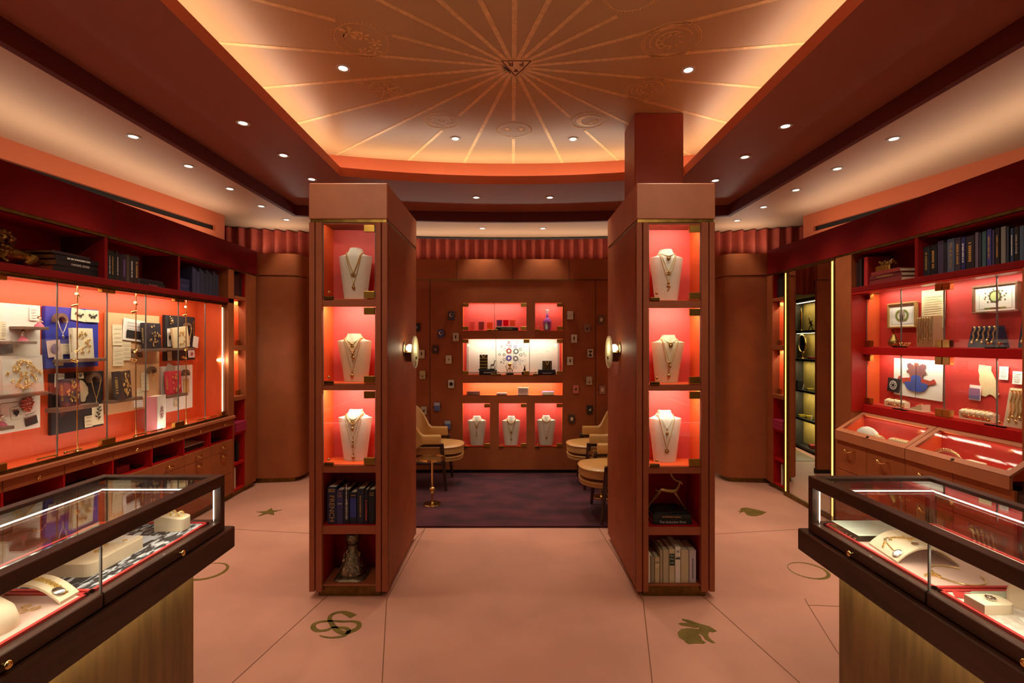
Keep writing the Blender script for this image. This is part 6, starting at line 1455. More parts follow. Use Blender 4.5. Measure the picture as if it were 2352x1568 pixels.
def paper(side, q, mt, lab, v, tilt=0, lines=0, motif=None, nm='pinned_note', cat='note', lm=None, curl=True):
    u0, u1, zb, zt = panel_from(side, *q, v); P = Lw if side < 0 else Rw
    w_, h_ = u1-u0, zt-zb; m = MB(); n = 6; rings = []
    for k in range(n+1):
        z = -h_/2+h_*k/n; o_ = -.004*(1-k/n)**2 if curl else 0; rings.append([(-w_/2, o_, z), (w_/2, o_-.0015, z), (w_/2, o_-.0008, z), (-w_/2, o_+.0008, z)])
    m.loft(rings); rz = RL if side < 0 else RR
    o = solo(nm, m, mt, lab, cat, P((u0+u1)/2, v, (zb+zt)/2), (0, 0, 0))
    o.rotation_mode = 'XYZ'; o.matrix_world = Matrix.Translation(P((u0+u1)/2, v, (zb+zt)/2)) @ Matrix.Rotation(rz, 4, 'Z') @ Matrix.Rotation(tilt, 4, 'Y')
    if lines:
        m = MB()
        for i in range(lines):
            z = h_*(.32-.64*i/max(lines-1, 1)); m.box(-w_*.36, w_*(.36-.12*(i % 3 == 1)), -.0075, -.0068, z-.0012, z+.0012)
        part('writing', m, lm or M_line, o)
    if motif:
        m = MB(); mm = motif[1]
        k = motif[0]; s_ = min(w_, h_)*.5
        if k == 'butterfly':
            for q_ in (-1, 1):
                m.prism([(0, -.08*s_), (q_*.75*s_, .42*s_), (q_*.8*s_, .08*s_), (q_*.2*s_, -.05*s_)], -.0078, -.0066, 'y'); m.prism([(0, 0), (q_*.5*s_, -.1*s_), (q_*.35*s_, -.5*s_)], -.0078, -.0066, 'y')
            m.box(-.03*s_, .03*s_, -.008, -.0066, -.4*s_, .4*s_)
        elif k == 'heart':
            H_ = [(.0, -.75), (.55, -.1), (.6, .3), (.35, .55), (.08, .4), (0, .25), (-.08, .4), (-.35, .55), (-.6, .3), (-.55, -.1)]; m.prism([(x*s_, z*s_) for x, z in H_], -.0085, -.0066, 'y')
        elif k == 'blob':
            m.ball((0, -.0072, 0), .55*s_, 14, 5, motif[2] if len(motif) > 2 else 1, 1, .02)
        elif k == 'rings':
            for a in range(8): m.ringz(.14*s_, .18*s_, 0, .001, (0, 0), 12, Matrix.Translation((.42*s_*math.cos(a*PI/4), -.0066, .42*s_*math.sin(a*PI/4))) @ R4)
            m.ringz(.62*s_, .66*s_, 0, .001, (0, 0), 20, Matrix.Translation((0, -.0066, 0)) @ R4)
        elif k == 'leaf':
            for a in range(7): m.prism([(0, -.1*s_), (.12*s_, .25*s_), (0, .6*s_), (-.12*s_, .25*s_)], -.0078, -.0066, 'y', Matrix.Translation((.15*s_*math.sin(a), 0, (.9-a*.26)*s_)) @ Matrix.Rotation((-1)**a*1.0, 4, 'Y'))
            m.box(-.02*s_, .02*s_, -.0078, -.0066, -.9*s_, .9*s_)
        elif k == 'block':
            m.box(-w_*.36, w_*.36, -.0078, -.0066, -h_*.38, -h_*.02)
        elif k == 'dark':
            m.box(-w_*.46, w_*.46, -.0078, -.0066, -h_*.44, h_*.30)
        elif k == 'ribbon': m.box(-.25*w_, .25*w_, -.0078, -.0066, -.42*h_, .42*h_)
        part('printed_motif', m, mm, o)
    return o
vp = .258; Mdk = mat('print_black', (34, 30, 30), .7); Mgr = mat('print_grey', (104, 104, 104)); Mtn = mat('tan_print', (176, 140, 96), .7)
Mpw = M_white; Mpc = M_cream
P_ = lambda *a, **k: paper(-1, *a, **k)
P_((67, 86, 705, 735), Mpw, 'small white note near the top right of the white pinboard', vp, 0, 4)
P_((0, 12, 738, 778), Mpc, 'old cream sheet with a column of writing on the white pinboard', vp, .05, 7)
P_((-12, 27, 776, 816), Mpw, 'black and white landscape photograph, tilted, on the white pinboard', vp, -.15, 0, ('dark', Mgr), nm='photograph', cat='photograph')
P_((2, 57, 928, 992), mat('aged_paper', (214, 206, 188), .8), 'large aged sheet behind the black heart on the white pinboard', vp+.002, 0, 0, nm='aged_sheet', cat='paper')
P_((24, 46, 936, 963), mat('aged_paper', (214, 206, 188)), 'piece of aged paper printed with a black scrolled heart', vp, -.08, 0, ('heart', Mdk), nm='heart_print', cat='print')
P_((53, 84, 954, 980), Mpw, 'tilted photograph of a jewelled egg on black ground', vp, -.18, 0, ('dark', Mdk), nm='photograph', cat='photograph')
P_((163, 197, 708, 736), Mpc, 'cream card with black swallowtail butterfly, overlapping pair left', vp, .12, 0, ('butterfly', Mdk), nm='butterfly_card', cat='card')
P_((197, 226, 711, 739), Mpc, 'cream card with black moth, overlapping pair right', vp-.003, .0, 0, ('butterfly', Mdk), nm='butterfly_card', cat='card')
P_((108, 139, 781, 820), mat('rose_print', (214, 186, 176), .7), 'vintage pastel postcard, tilted, on the cobalt board', vp, -.1, 0, ('blob', mat('ochre_blue_print', (120, 100, 130), .7), 1.3), nm='postcard', cat='postcard')
P_((138, 171, 789, 813), Mpc, 'cream envelope with a small bird mark on the cobalt board', vp, 0, 2, nm='envelope', cat='envelope')
P_((125, 144, 813, 840), Mpc, 'cream tag hanging below the postcard on the cobalt board', vp-.003, 0, 4, nm='price_tag', cat='tag')
P_((125, 147, 858, 890), Mpw, 'white tag with fine black diagonal mark on the charcoal board', vp, .08, 1, nm='price_tag', cat='tag')
P_((175, 191, 856, 870), Mpc, 'small cream tag behind the violet book top', vp, 0, 0, ('blob', Mgr), nm='price_tag', cat='tag')
P_((211, 237, 930, 977), Mpc, 'cream botanical print with black fern leaves and heart', vp, 0, 0, ('leaf', Mdk), nm='botanical_print', cat='print')
P_((194, 211, 956, 982), Mpc, 'plain cream tag left of the botanical print', vp, 0, 3, nm='price_tag', cat='tag')
P_((258, 280, 745, 793), Mpc, 'long cream note, upper one of the left column on the peach board', vp, 0, 4)
P_((259, 283, 795, 841), Mpc, 'long cream note, lower one of the left column on the peach board', vp, .04, 4)
P_((279, 300, 783, 828), Mpc, 'cream note right of the left column on the peach board', vp+.001, .03, 4)
o = P_((282, 332, 732, 783), Mpw, 'torn newspaper clipping with black lettered block on the peach board', vp-.003, .10, 6, ('block', Mdk), nm='newspaper_clipping', cat='newspaper', lm=Mdk)
P_((324, 341, 855, 898), Mpc, 'slim cream note above the tilted book on the peach board', vp, .0, 4)
P_((314, 330, 892, 915), Mpc, 'small cream note under the dark jewelled book', vp, .05, 3)
P_((307, 328, 920, 937), Mpw, 'little white note below the lower shelf of the peach board', vp, .06, 3)
P_((384, 393, 754, 796), Mpw, 'narrow white tag with black seal on the far charcoal board', vp, 0, 0, ('blob', Mdk, 1.6), nm='price_tag', cat='tag')
P_((384.5, 394, 807, 828), Mpc, 'cream tag at the lower left of the far charcoal board', vp, 0, 3, nm='price_tag', cat='tag')
P_((443, 455, 772, 798), Mpw, 'curled white paper at the right side of the far charcoal board', vp-.004, .2, 0, nm='curled_paper', cat='paper')
P_((432, 446.5, 804, 821), mat('blush_print', (222, 200, 196), .8), 'small card with a pink flower under the far shelf', vp, 0, 0, ('blob', mat('pink_flower_print', (170, 80, 90), .7)), nm='flower_card', cat='card')
P_((374, 386, 850, 912), Mpw, 'strip of cream paper at the left of the small white board', vp, 0, 6)
P_((382, 401, 838, 858), mat('grey_paper', (190, 180, 166), .8), 'crumpled grey paper on top of the small white board', vp-.004, .4, 0, nm='crumpled_paper', cat='paper')
P_((421, 434, 870, 903), mat('ochre_card', (206, 170, 110), .7), 'small patterned card right of the red book', vp, 0, 3, nm='playing_card', cat='card')
P_((400, 411, 916, 936), Mpc, 'small cream tag under the red book shelf', vp, 0, 2, nm='price_tag', cat='tag')
# bouquet of paper flowers, coral cut-out
m = MB()
for i in range(26):
    a = i*2.4; r = .004*math.sqrt(i)*1.9; m.ball((r*math.cos(a), -.004-.002*(i % 3), .012+r*1.2*math.sin(a)), .008, 7, 5)
o = thing('paper_bouquet', 'small bouquet of red and blush flowers on the white pinboard', 'flowers', Lw(*wl(61, 932, .25)), RL)
part('blossoms', m, mat('rose_petals', (206, 120, 100), .7, 0, 0, 60, rgb2=(170, 40, 36)), o, True)
m = MB()
for i in range(12): m.prism([(0, 0), (.006, -.02), (0, -.045), (-.006, -.02)], -.003, -.002, 'y', Matrix.Rotation((i-6)*.28, 4, 'Y'))
part('leaves', m, mat('leaf_green', (90, 110, 60), .7), o)
m = MB(); m.prism([(-.02+.05*math.cos(a*.35)*(1+.18*math.sin(a*3)), .07*math.sin(a*.35)*(1+.15*math.cos(a*5))) for a in range(18)], -.002, .002, 'y'); solo('coral_cutout', m, M_cream, 'cream coral-shaped cut-out right of the violet book', 'cut-out', Lw(*wl(193, 898, .255)), RL)
# floating shelves
def fshelf(q, lab, d=.085, v0=None):
    px0, px1, pyt, pyb = q; v = .262-d; u0, _, zt = wl(px0, pyt, v); zb = wl(px0, pyb, v)[2]; u1 = wl(px1, pyt, v)[0]
    m = MB(); m.bbox(u0, u1, v, .2615, zb, zt, .002); m.v = [(x-u0, y-v, z-zb) for x, y, z in m.v]
    solo('floating_shelf', m, M_taupe, lab, 'shelf', Lw(u0, v, zb), RL, 'small taupe shelves in the left case'); return u0, u1, zt, v
sA = fshelf((53, 113, 749, 756), 'upper small taupe shelf with doll on the white board')
sB = fshelf((23, 86, 783, 790), 'lower small taupe shelf with doll on the white board')
sC = fshelf((-30, 112, 912, 921), 'long taupe shelf carrying the big white jewelled book')
sD = fshelf((0, 34, 982, 990), 'short taupe shelf at the lower left with kneeling doll')
sE = fshelf((150, 248, 825, 833), 'taupe shelf under the cream book on the cobalt board')
sF = fshelf((133, 228, 938, 948), 'taupe shelf carrying the violet book on the charcoal board')
sG = fshelf((325, 384, 801, 808), 'taupe shelf carrying the black book at upper right of peach board')
sH = fshelf((259, 328, 920, 927), 'taupe shelf carrying the dark jewelled book low on the peach board')
sI = fshelf((395, 447, 799, 805), 'taupe shelf on the far charcoal board')
sJ = fshelf((385, 432, 908, 915), 'taupe shelf carrying the red book on the small white board')
# charms, one copy per jewel
_ch = []
def charm_protos():
    a = MB(); a.ball((0, 0, 0), .007, 10, 6, 1.3, 1, .45); a.ball((0, -.001, .011), .0032, 7, 5); 
    b = MB(); b.cyl((0, -.0015, 0), (0, .0015, 0), .0085, 14); b.ball((0, -.002, 0), .004, 8, 5, 1, 1, .5); b.ball((0, 0, .0105), .0028, 7, 5)
    c = MB(); n = 16; c.tube([(.008*math.cos(2*PI*i/n), 0, .008*math.sin(2*PI*i/n)) for i in range(n)], .0022, 6, True); c.ball((0, -.001, 0), .0035, 8, 5)
    d = MB(); d.prism([(0, -.011), (.008, -.001), (.009, .005), (.005, .009), (0, .005), (-.005, .009), (-.009, .005), (-.008, -.001)], -.002, .002, 'y'); d.ball((0, 0, .011), .003, 7, 5)
    return [x.mesh('gold_charm', M_gold, True) for x in (a, b, c, d)]
CH = charm_protos()
def charms(M, pts, group, label, sc=1.0):
    for i, (x, z, k) in enumerate(pts):
        o = bpy.data.objects.new('gold_charm', CH[k % 4]); COL.objects.link(o); o['label'] = label; o['category'] = 'charm'; o['group'] = group
        o.matrix_world = M @ Matrix.Translation((x, -.005, z)) @ Matrix.Diagonal((sc, sc, sc, 1))
def jewel_layout(w_, h_, n, seed):
    r = random.Random(seed); out = []
    for i in range(n):
        for _ in range(30):
            t = r.random(); z = h_*(.10+.80*t); half = w_*.40*(1-abs(2*t-1))**.8+.008; x = r.uniform(-half, half)
            if all((x-a)**2+(z-b)**2 > (.0135)**2 for a, b, _k in out): break
        out.append((x, z, r.randrange(4)))
    return out
def display_book(side, q, zbase, d, mt, lab, v, n=18, seed=1, tilt=0, rot=0, title=None, tm=None, charmlab=None, sc=.85, spine_mt=None, lean=.06):
    f = wl if side < 0 else wr; P = Lw if side < 0 else Rw
    u0, u1, zb, zt = panel_from(side, *q, v); zb = zbase if zbase is not None else zb; w_ = u1-u0; h_ = zt-zb
    Mx = Matrix.Translation(P((u0+u1)/2, v, zb+.0015)) @ Matrix.Rotation((RL if side < 0 else RR)+rot, 4, 'Z') @ Matrix.Rotation(-lean, 4, 'X') @ Matrix.Rotation(tilt, 4, 'Y')
    m = MB(); m.bbox(-w_/2, w_/2, 0, .004, 0, h_, .001); m.bbox(-w_/2, w_/2, d-.004, d, 0, h_, .001); m.bbox(-w_/2, -w_/2+.004, 0.001, d-.001, 0, h_, .001)
    o = solo('jewelled_book', m, mt, lab, 'book', (0, 0, 0)); o.matrix_world = Mx
    m = MB(); m.box(-w_/2+.004, w_/2-.004, .004, d-.004, .003, h_-.003); part('pages', m, M_cream, o)
    if title == '~': faux(o, Matrix.Translation((-w_/2-.0006, d/2, h_*.5)) @ Matrix.Rotation(-PI/2, 4, 'Z'), h_*.6, d*.3, tm or Mt_gold, True)
    elif title: text(title, d*.45, tm or Mt_gold, o, Matrix.Translation((-w_/2-.001, d/2, h_*.5)) @ Matrix.Rotation(-PI/2, 4, 'Z') @ Matrix.Rotation(PI/2, 4, 'X') @ Matrix.Rotation(-PI/2, 4, 'Z'), 'spine_title', fit=h_*.7)
    if n: charms(Mx, jewel_layout(w_, h_, n, seed), 'gold charms pinned on the '+charmlab, 'small gold charm among those pinned on the '+charmlab, sc)
    return o, Mx, w_, h_
display_book(-1, (8, 102, 818, 912), sC[2], .045, bkm(226, 218, 204), 'big white book hung with gold charms, on the long shelf at the left', .19, 40, 3, title='~', charmlab='big white book', sc=.95)
display_book(-1, (171, 217, 753, 826), sE[2], .03, bkm(232, 222, 190), 'cream book with gold charms on the cobalt blue board', .19, 20, 5, title='~', charmlab='cream book on the cobalt board')
display_book(-1, (149, 190, 871, 938), sF[2], .04, bkm(92, 66, 76), 'violet-brown book with dangling gold charms on the charcoal board', .19, 22, 8, charmlab='violet-brown book', rot=.15, title='~')
display_book(-1, (335, 372, 741, 801), sG[2], .035, bkm(44, 36, 44), 'black book with gold charms at the upper right of the peach board', .19, 18, 11, charmlab='black book on the upper peach shelf', title='~')
display_book(-1, (270, 314, 853, 920), sH[2], .055, bkm(66, 50, 44), 'thick dark brown book with gold charms low on the peach board', .18, 22, 14, charmlab='thick dark brown book', rot=.35, title='~', sc=1.0)
display_book(-1, (402, 437, 750, 799), sI[2], .02, bkm(226, 206, 160), 'tilted cream book with gold charms on the far charcoal board', .20, 10, 17, tilt=-.12, charmlab='tilted cream book')
display_book(-1, (389, 421, 853, 908), sJ[2], .04, bkm(206, 50, 66), 'red book with gold charms on the small white board', .19, 14, 21, charmlab='red book', title='~', rot=.1)
o, Mx, w_, h_ = display_book(-1, (353, 388, 911, 970), .805, .075, bkm(206, 130, 136), 'thick pink-spined white book with circle pattern on the case floor', .13, 0, rot=.3, lean=0)
m = MB(); m.box(-w_/2+.001, w_/2+.001, -.0015, .0, .0, h_); part('white_cover', m, M_white, o)
m = MB()
for a in range(9): m.ringz(.014, .017, 0, .001, (0, 0), 16, Matrix.Translation((.026*math.cos(a*2*PI/8) if a < 8 else 0, -.002, h_*.5+(.036*math.sin(a*2*PI/8) if a < 8 else 0))) @ R4)
part('circle_print', m, mat('maroon_print', (130, 40, 40), .7), o)
# crescent necklace holders
def crescent(side, px, py, R, lab, chain=None, drop=.10, clab=None, v=.232):
    f = wl if side < 0 else wr; P = Lw if side < 0 else Rw; u, _, z = f(px, py, v); n = 18; out = []; inn = []
    for i in range(n+1):
        a = -.35+(PI+.7)*i/n; out.append((R*math.cos(a), R*math.sin(a)))
    for i in range(n+1):
        a = -.25+(PI+.5)*(n-i)/n; inn.append((R*.62*math.cos(a), -R*.16+R*.66*math.sin(a)))
    m = MB()
    vs = [(x, 0, y) for x, y in out]+[(x, .028, y) for x, y in out]+[(x, 0, y) for x, y in inn[::-1]]+[(x, .028, y) for x, y in inn[::-1]]; k = n+1; fs = []
    for i in range(n): fs += [(i, i+1, k+i+1, k+i), (2*k+i, 2*k+i+1, 3*k+i+1, 3*k+i), (i, i+1, 2*k+i+1, 2*k+i), (k+i, k+i+1, 3*k+i+1, 3*k+i)]
    fs += [(0, k, 3*k, 2*k), (n, k+n, 3*k+n, 2*k+n)]
    m.add(vs, fs); solo('crescent_holder', m, M_taupe, lab, 'necklace holder', P(u, v, z), RL if side < 0 else RR, 'crescent necklace holders')
    if clab:
        pts = [(-R*.72, -.004, -R*.1), (-R*.45, -.004, -drop*.5-R*.1), (0, -.005, -drop-R*.1), (R*.45, -.004, -drop*.5-R*.1), (R*.72, -.004, -R*.1)]
        m = beads(MB(), pts, .0026, 1.6); o = solo('necklace', m, M_gold if chain != 's' else M_silver, clab, 'necklace', P(u, v, z), RL if side < 0 else RR, None, True)
        m = MB(); beads(m, [(0, -.005, -drop-R*.1-.004), (0, -.005, -drop-R*.1-.03)], .003, 1.6); m.ball((0, -.006, -drop-R*.1-.016), .009 if chain == 's' else .005, 8, 5, 1, 1, .5); part('pendant', m, M_gold if chain != 's' else M_silver, o, True)
crescent(-1, 143, 735, .046, 'taupe crescent holder on the cobalt blue board', 's', .085, 'white gold necklace with round pendant on the cobalt blue board')
crescent(-1, 220, 872, .052, 'taupe crescent holder on the charcoal board', 'g', .13, 'gold herringbone necklace on the charcoal board')
crescent(-1, 319, 817, .042, 'taupe crescent holder in the middle of the peach board')
crescent(-1, 352, 853, .042, 'taupe crescent holder at the right edge of the peach board', 'g', .06, 'very fine gold chain on the right edge of the peach board')
crescent(-1, 434, 752, .042, 'taupe crescent holder on the far charcoal board', 'g', .10, 'gold necklace behind the tilted cream book')
crescent(-1, 430, 859, .042, 'taupe crescent holder on the small white board')
# little dolls
for (u0, u1, zt, v), px, lab in ((sA, 90, 'pink-skirted kneeling doll on the upper small shelf'), (sB, 53, 'pink-skirted doll on the lower small shelf'), (sD, 4, 'pink-skirted doll on the short shelf at the lower left')):
    u = wl(px, 750, v+.04)[0]; o = thing('doll_figurine', lab, 'figurine', Lw(u, v+.04, zt+.001), RL, 'pink dolls in the left case')
    m = MB(); m.lathe([(.024, 0), (.022, .008), (.012, .022), (.006, .030)], 14); part('skirt', m, mat('rose_skirt', (196, 90, 110), .6), o, True)
    m = MB(); m.tube([(0, 0, .026), (0, -.002, .044)], .008, 8, radii=[.007, .008]); m.tube([(-.006, -.002, .040), (-.016, -.008, .030)], .003, 6); m.tube([(.006, -.002, .040), (.016, -.008, .030)], .003, 6); m.ball((0, -.003, .054), .008, 10, 7); part('body', m, mat('porcelain', (226, 200, 180), .4), o, True)
    m = MB(); m.ball((0, .001, .058), .009, 10, 7); part('hair', m, mat('doll_hair', (120, 70, 40), .6), o, True)
# keys on the far charcoal board
def key(px, py, L, lab, v=.25):
    m = MB(); m.tube([(.010*math.cos(2*PI*i/14), 0, .010*math.sin(2*PI*i/14)) for i in range(14)], .0025, 6, True); m.cyl((0, 0, -.010), (0, 0, -L), .003); m.box(0, .012, -.002, .002, -L, -L+.006); m.box(0, .010, -.002, .002, -L+.012, -L+.018); solo('brass_key', m, M_brass, lab, 'key', Lw(*wl(px, py, v)), RL, None, True)
key(444, 741, .11, 'large brass key at the right edge of the far charcoal board'); key(392, 729, .04, 'small brass key at the upper left of the far charcoal board')
m = MB(); m.ball((0, 0, 0), .013, 10, 7, 1.4, 1, .5); m.ball((-.02, 0, -.02), .007, 8, 5); m.cyl((0, 0, .018), (0, 0, .035), .002); solo('gold_locket', m, M_gold, 'gold oval locket with charm beside the small key', 'locket', Lw(*wl(396, 738, .25)), RL, None, True)
# light poles standing inside the case
for px, pyb, hs, lab in ((177.5, 1020, [675, 700, 806, 830], 'nearest brass light pole inside the orange case'), (312, 989, [695, 715, 807, 828], 'middle brass light pole inside the orange case'), (427.5, 963, [705, 723, 803, 822], 'far brass light pole inside the orange case')):
    u, _, zb = wl(px, pyb, .075); zb = .8045; o = thing('light_pole', lab, 'display light', Lw(u, .075, zb), RL, 'brass light poles in the left case')
    m = MB(); m.cyl((0, 0, 0), (0, 0, 1.072), .0035, 10); m.lathe([(.02, 0), (.018, .005), (.005, .01), (.004, .03)], 16); part('pole', m, M_brass, o, True)
    for i, hp in enumerate(hs):
        z = wl(px, hp, .075)[2]-zb; a = (-1)**i*.6; m = MB(); d = Vector((math.cos(a)*(-1)**i, .35, -.35*(-1)**(i//2))).normalized(); c_ = Vector((0, .004, z)); m.cyl(c_-d*.006, c_+d*.030, .0085, 14); m.ball((0, 0, z), .007, 8, 6); part('lamp_head', m, M_brass, o, True)
# things in the open niches below
for px, pz, w_, rgb, nm, lab in ((330, .585, .16, (60, 60, 60), 'dark_tray', 'dark flat tray with papers in a left cabinet niche'), (372, .585, .20, (40, 34, 34), 'dark_tray', 'dark tray of jewellery in the fourth left niche'), (280, .585, .12, (150, 40, 60), 'magenta_pouch', 'magenta box in the third left niche'), (500, .585, .14, (50, 44, 40), 'dark_tray', 'dark tray in the farthest left niche'), (200, .585, .18, (44, 38, 38), 'dark_tray', 'dark tray in the second left niche')):
    u = wl(px, 1000, .08)[0]; h_ = .05 if 'magenta' in nm else .015; m = MB(); m.bbox(-w_/2, w_/2, 0, .12, 0, h_, .003); o = solo(nm, m, mat('niche_%d_%d_%d' % rgb, rgb, .5), lab, 'tray' if 'tray' in nm else 'box', Lw(u, .07, .5755), RL)
m = MB(); m.box(-.13, .13, 0, .16, 0, .004); o = solo('white_tray_card', m, M_white, 'thin white sheet on a tray in the fifth left niche', 'paper', (0, 0, 0)); o.matrix_world = Matrix.Translation(Lw(wl(448, 1010, .05)[0], .05, .62)) @ Matrix.Rotation(RL, 4, 'Z') @ Matrix.Rotation(.12, 4, 'X')
m = MB(); m.bbox(-.13, .13, 0, .15, 0, .035, .003); solo('dark_tray', m, mat('niche_50_44_40', (50, 44, 40)), 'dark tray under the white sheet in the fifth left niche', 'tray', Lw(wl(448, 1010, .05)[0], .06, .5755), RL)

# ================================================================== contents of the right display cases
def W_(*a, **k): return paper(1, *a, **k)
vr = .217
def frame(q, fm, lab, motif):
    u0, u1, zb, zt = panel_from(1, *q, .185); w_, h_ = u1-u0, zt-zb
    o = thing('framed_print', lab, 'framed picture', Rw((u0+u1)/2, .185, (zb+zt)/2), RR)
    t = .014; m = MB(); m.bbox(-w_/2, w_/2, 0, .028, h_/2-t, h_/2, .003); m.bbox(-w_/2, w_/2, 0, .028, -h_/2, -h_/2+t, .003); m.bbox(-w_/2, -w_/2+t, 0, .028, -h_/2+t, h_/2-t, .003); m.bbox(w_/2-t, w_/2, 0, .028, -h_/2+t, h_/2-t, .003); part('frame_moulding', m, fm, o)
    m = MB(); m.box(-w_/2+t, w_/2-t, .012, .016, -h_/2+t, h_/2-t); part('mount', m, M_white, o)
    m = MB(); a, b = w_*.36, h_*.34
    for x0, x1, z0, z1 in ((-a, a, b, b+.0012), (-a, a, -b-.0012, -b), (-a, -a+.0012, -b, b), (a-.0012, a, -b, b)): m.box(x0, x1, .0112, .012, z0, z1)
    part('rule_line', m, M_line, o)
    G = mat('wreath_green', (128, 136, 60), .7); T = Matrix.Translation((0, .0112, 0)) @ R4
    if motif == 'portrait':
        m = MB()
        for q_ in (-1, 1): m.ringz(.026, .043, 0, .001, (q_*.018, 0), 22, T)
        part('wreath', m, G, o)
        m = MB(); m.box(-.020, .020, .0098, .011, -.040, .042); part('portrait_ground', m, mat('sepia_ground', (176, 150, 130), .7), o)
        m = MB(); m.ball((0, .0095, .020), .009, 10, 6, 1.2, 1, .12); part('portrait_face', m, mat('engraved_face', (190, 176, 166), .7), o)
        m = MB(); m.prism([(-.014, -.038), (.014, -.038), (.013, -.005), (.004, .008), (-.004, .008), (-.013, -.005)], .0085, .0096, 'y'); part('dark_coat', m, Mdk, o)
    else:
        m = MB(); m.ringz(.028, .036, 0, .001, (0, .012), 26, T); part('wreath', m, mat('olive_ring', (84, 84, 40), .7), o)
        m = MB(); m.lathe([(.028, 0), (.028, .0008)], 24, Matrix.Translation((0, .0115, .012)) @ R4); part('green_disc', m, mat('lime_print', (190, 200, 130), .7), o)
        m = MB()
        for i in range(22):
            a = i*2*PI/22; q_ = .048+.014*math.sin(i*2.3); m.ball((q_*1.15*math.cos(a), .0112, .012+q_*.7*math.sin(a)), .006, 6, 3, 1, 1, .1)
        part('flower_spray', m, mat('rose_green_print', (150, 110, 90), .7, 0, 0, 90, rgb2=(110, 120, 60)), o)
        m = MB(); m.box(-.065, .065, .0108, .0116, -.062, -.053); part('caption_bar', m, G, o); faux(o, Matrix.Translation((0, .0104, -.0575)), .06, .004, M_lip, False)
frame((2036.7, 2101.7, 698, 754.5), mat('pale_gilt_frame', (190, 150, 90), .4, .5), 'small gilt-framed picture of a bearded man between green wreaths', 'portrait')
frame((2231, 2336, 657.5, 721.6), mat('walnut_frame', (110, 74, 50), .5, 0, .2, 20), 'larger wood-framed print with round green emblem and floral spray', 'emblem')
W_((2117, 2172, 668, 754), mat('parchment', (222, 206, 162), .8, 0, .05, 12), 'parchment sheet of handwritten music behind the tan chain stand', vr-.004, 0, 12, nm='parchment_sheet', cat='paper', lm=mat('faint_ink', (150, 130, 96), .8))
# inkblot on paper (a generic symmetrical blot)
o = W_((2053, 2166, 823, 906), M_white, 'large white sheet with red, blue and brown symmetrical ink blot', vr-.004, .02, 0, nm='inkblot_sheet', cat='artwork', curl=False)
Mb = [mat('ink_brown', (150, 84, 60), .7, 0, 0, 14, rgb2=(110, 76, 90)), mat('ink_blue', (52, 86, 190), .7, 0, 0, 14, rgb2=(70, 80, 130)), mat('ink_red', (196, 56, 34), .7, 0, 0, 14, rgb2=(150, 70, 50))]
def blot(pts, k, y):
    n = len(pts); q = []
    for i in range(n):
        p0, p1, p2, p3 = [Vector(pts[(i+j) % n]) for j in (-1, 0, 1, 2)]
        for t in (0, .25, .5, .75):
            v = .5*((2*p1)+(-p0+p2)*t+(2*p0-5*p1+4*p2-p3)*t*t+(-p0+3*p1-3*p2+p3)*t**3); w = 1+.03*math.sin(abs(v.x)*260+v.y*190); q.append((v.x*w, v.y*w))
    m = MB(); m.prism(q, y, y+.0006, 'y'); part('ink_blot', m, Mb[k], o)
up = [(0, .115), (.018, .11), (.02, .095), (.035, .10), (.055, .11), (.075, .10), (.08, .08), (.07, .065), (.085, .05), (.08, .035), (.06, .03), (.055, 0), (.05, -.03), (0, -.03)]
blot(up+[(-x, z) for x, z in up[::-1] if x > 0], 0, -.0070)
for s_ in (-1, 1): blot([(s_*.04, 0), (s_*.08, .0), (s_*.12, -.005), (s_*.15, .01), (s_*.162, -.01), (s_*.15, -.025), (s_*.11, -.035), (s_*.08, -.05), (s_*.04, -.03)], 2, -.0076)
blot([(-.10, -.035), (-.05, -.025), (0, -.01), (.05, -.025), (.10, -.035), (.085, -.07), (.05, -.09), (0, -.095), (-.05, -.09), (-.085, -.07)], 1, -.0082)
blot([(-.03, .02), (.03, .02), (.04, -.02), (-.04, -.02)], 1, -.0086)
m = MB(); m.box(-.0016, .0016, -.0094, -.0088, -.135, .10); part('ink_stem', m, Mdk, o)
W_((2039, 2068, 867, 898), Mdk, 'dark photograph of a pale bracelet, tilted beside the ink blot', vr-.012, .06, 0, ('rings', M_white), nm='photograph', cat='photograph')
W_((2227, 2254, 883, 917), M_white, 'purple photograph of bare branches with white border', vr-.006, .03, 0, ('dark', mat('violet_photo', (110, 96, 140), .7)), nm='photograph', cat='photograph')
W_((2295.5, 2317, 841, 871), M_white, 'white clipped note, left of two at the right end of lower case', vr-.004, 0, 5); W_((2326, 2349, 852, 881), M_white, 'white clipped note, right of two at the right end of lower case', vr-.004, 0, 5)
poly = [(1515,195),(1590,205),(1665,215),(1660,270),(1690,330),(1720,390),(1725,460),(1735,470),(1740,530),(1755,545),(1720,605),(1680,565),(1640,550),(1590,580),(1545,565),(1535,470),(1515,380),(1520,320),(1505,270)]
pts = []
for x, y in poly: u, _, z = wr(1960+x/5.227, 800+y/5.227, vr); pts.append((u, z))
c_ = (sum(p[0] for p in pts)/len(pts), sum(p[1] for p in pts)/len(pts)); m = MB(); m.prism([(a-c_[0], b-c_[1]) for a, b in pts], -.002, 0, 'y')
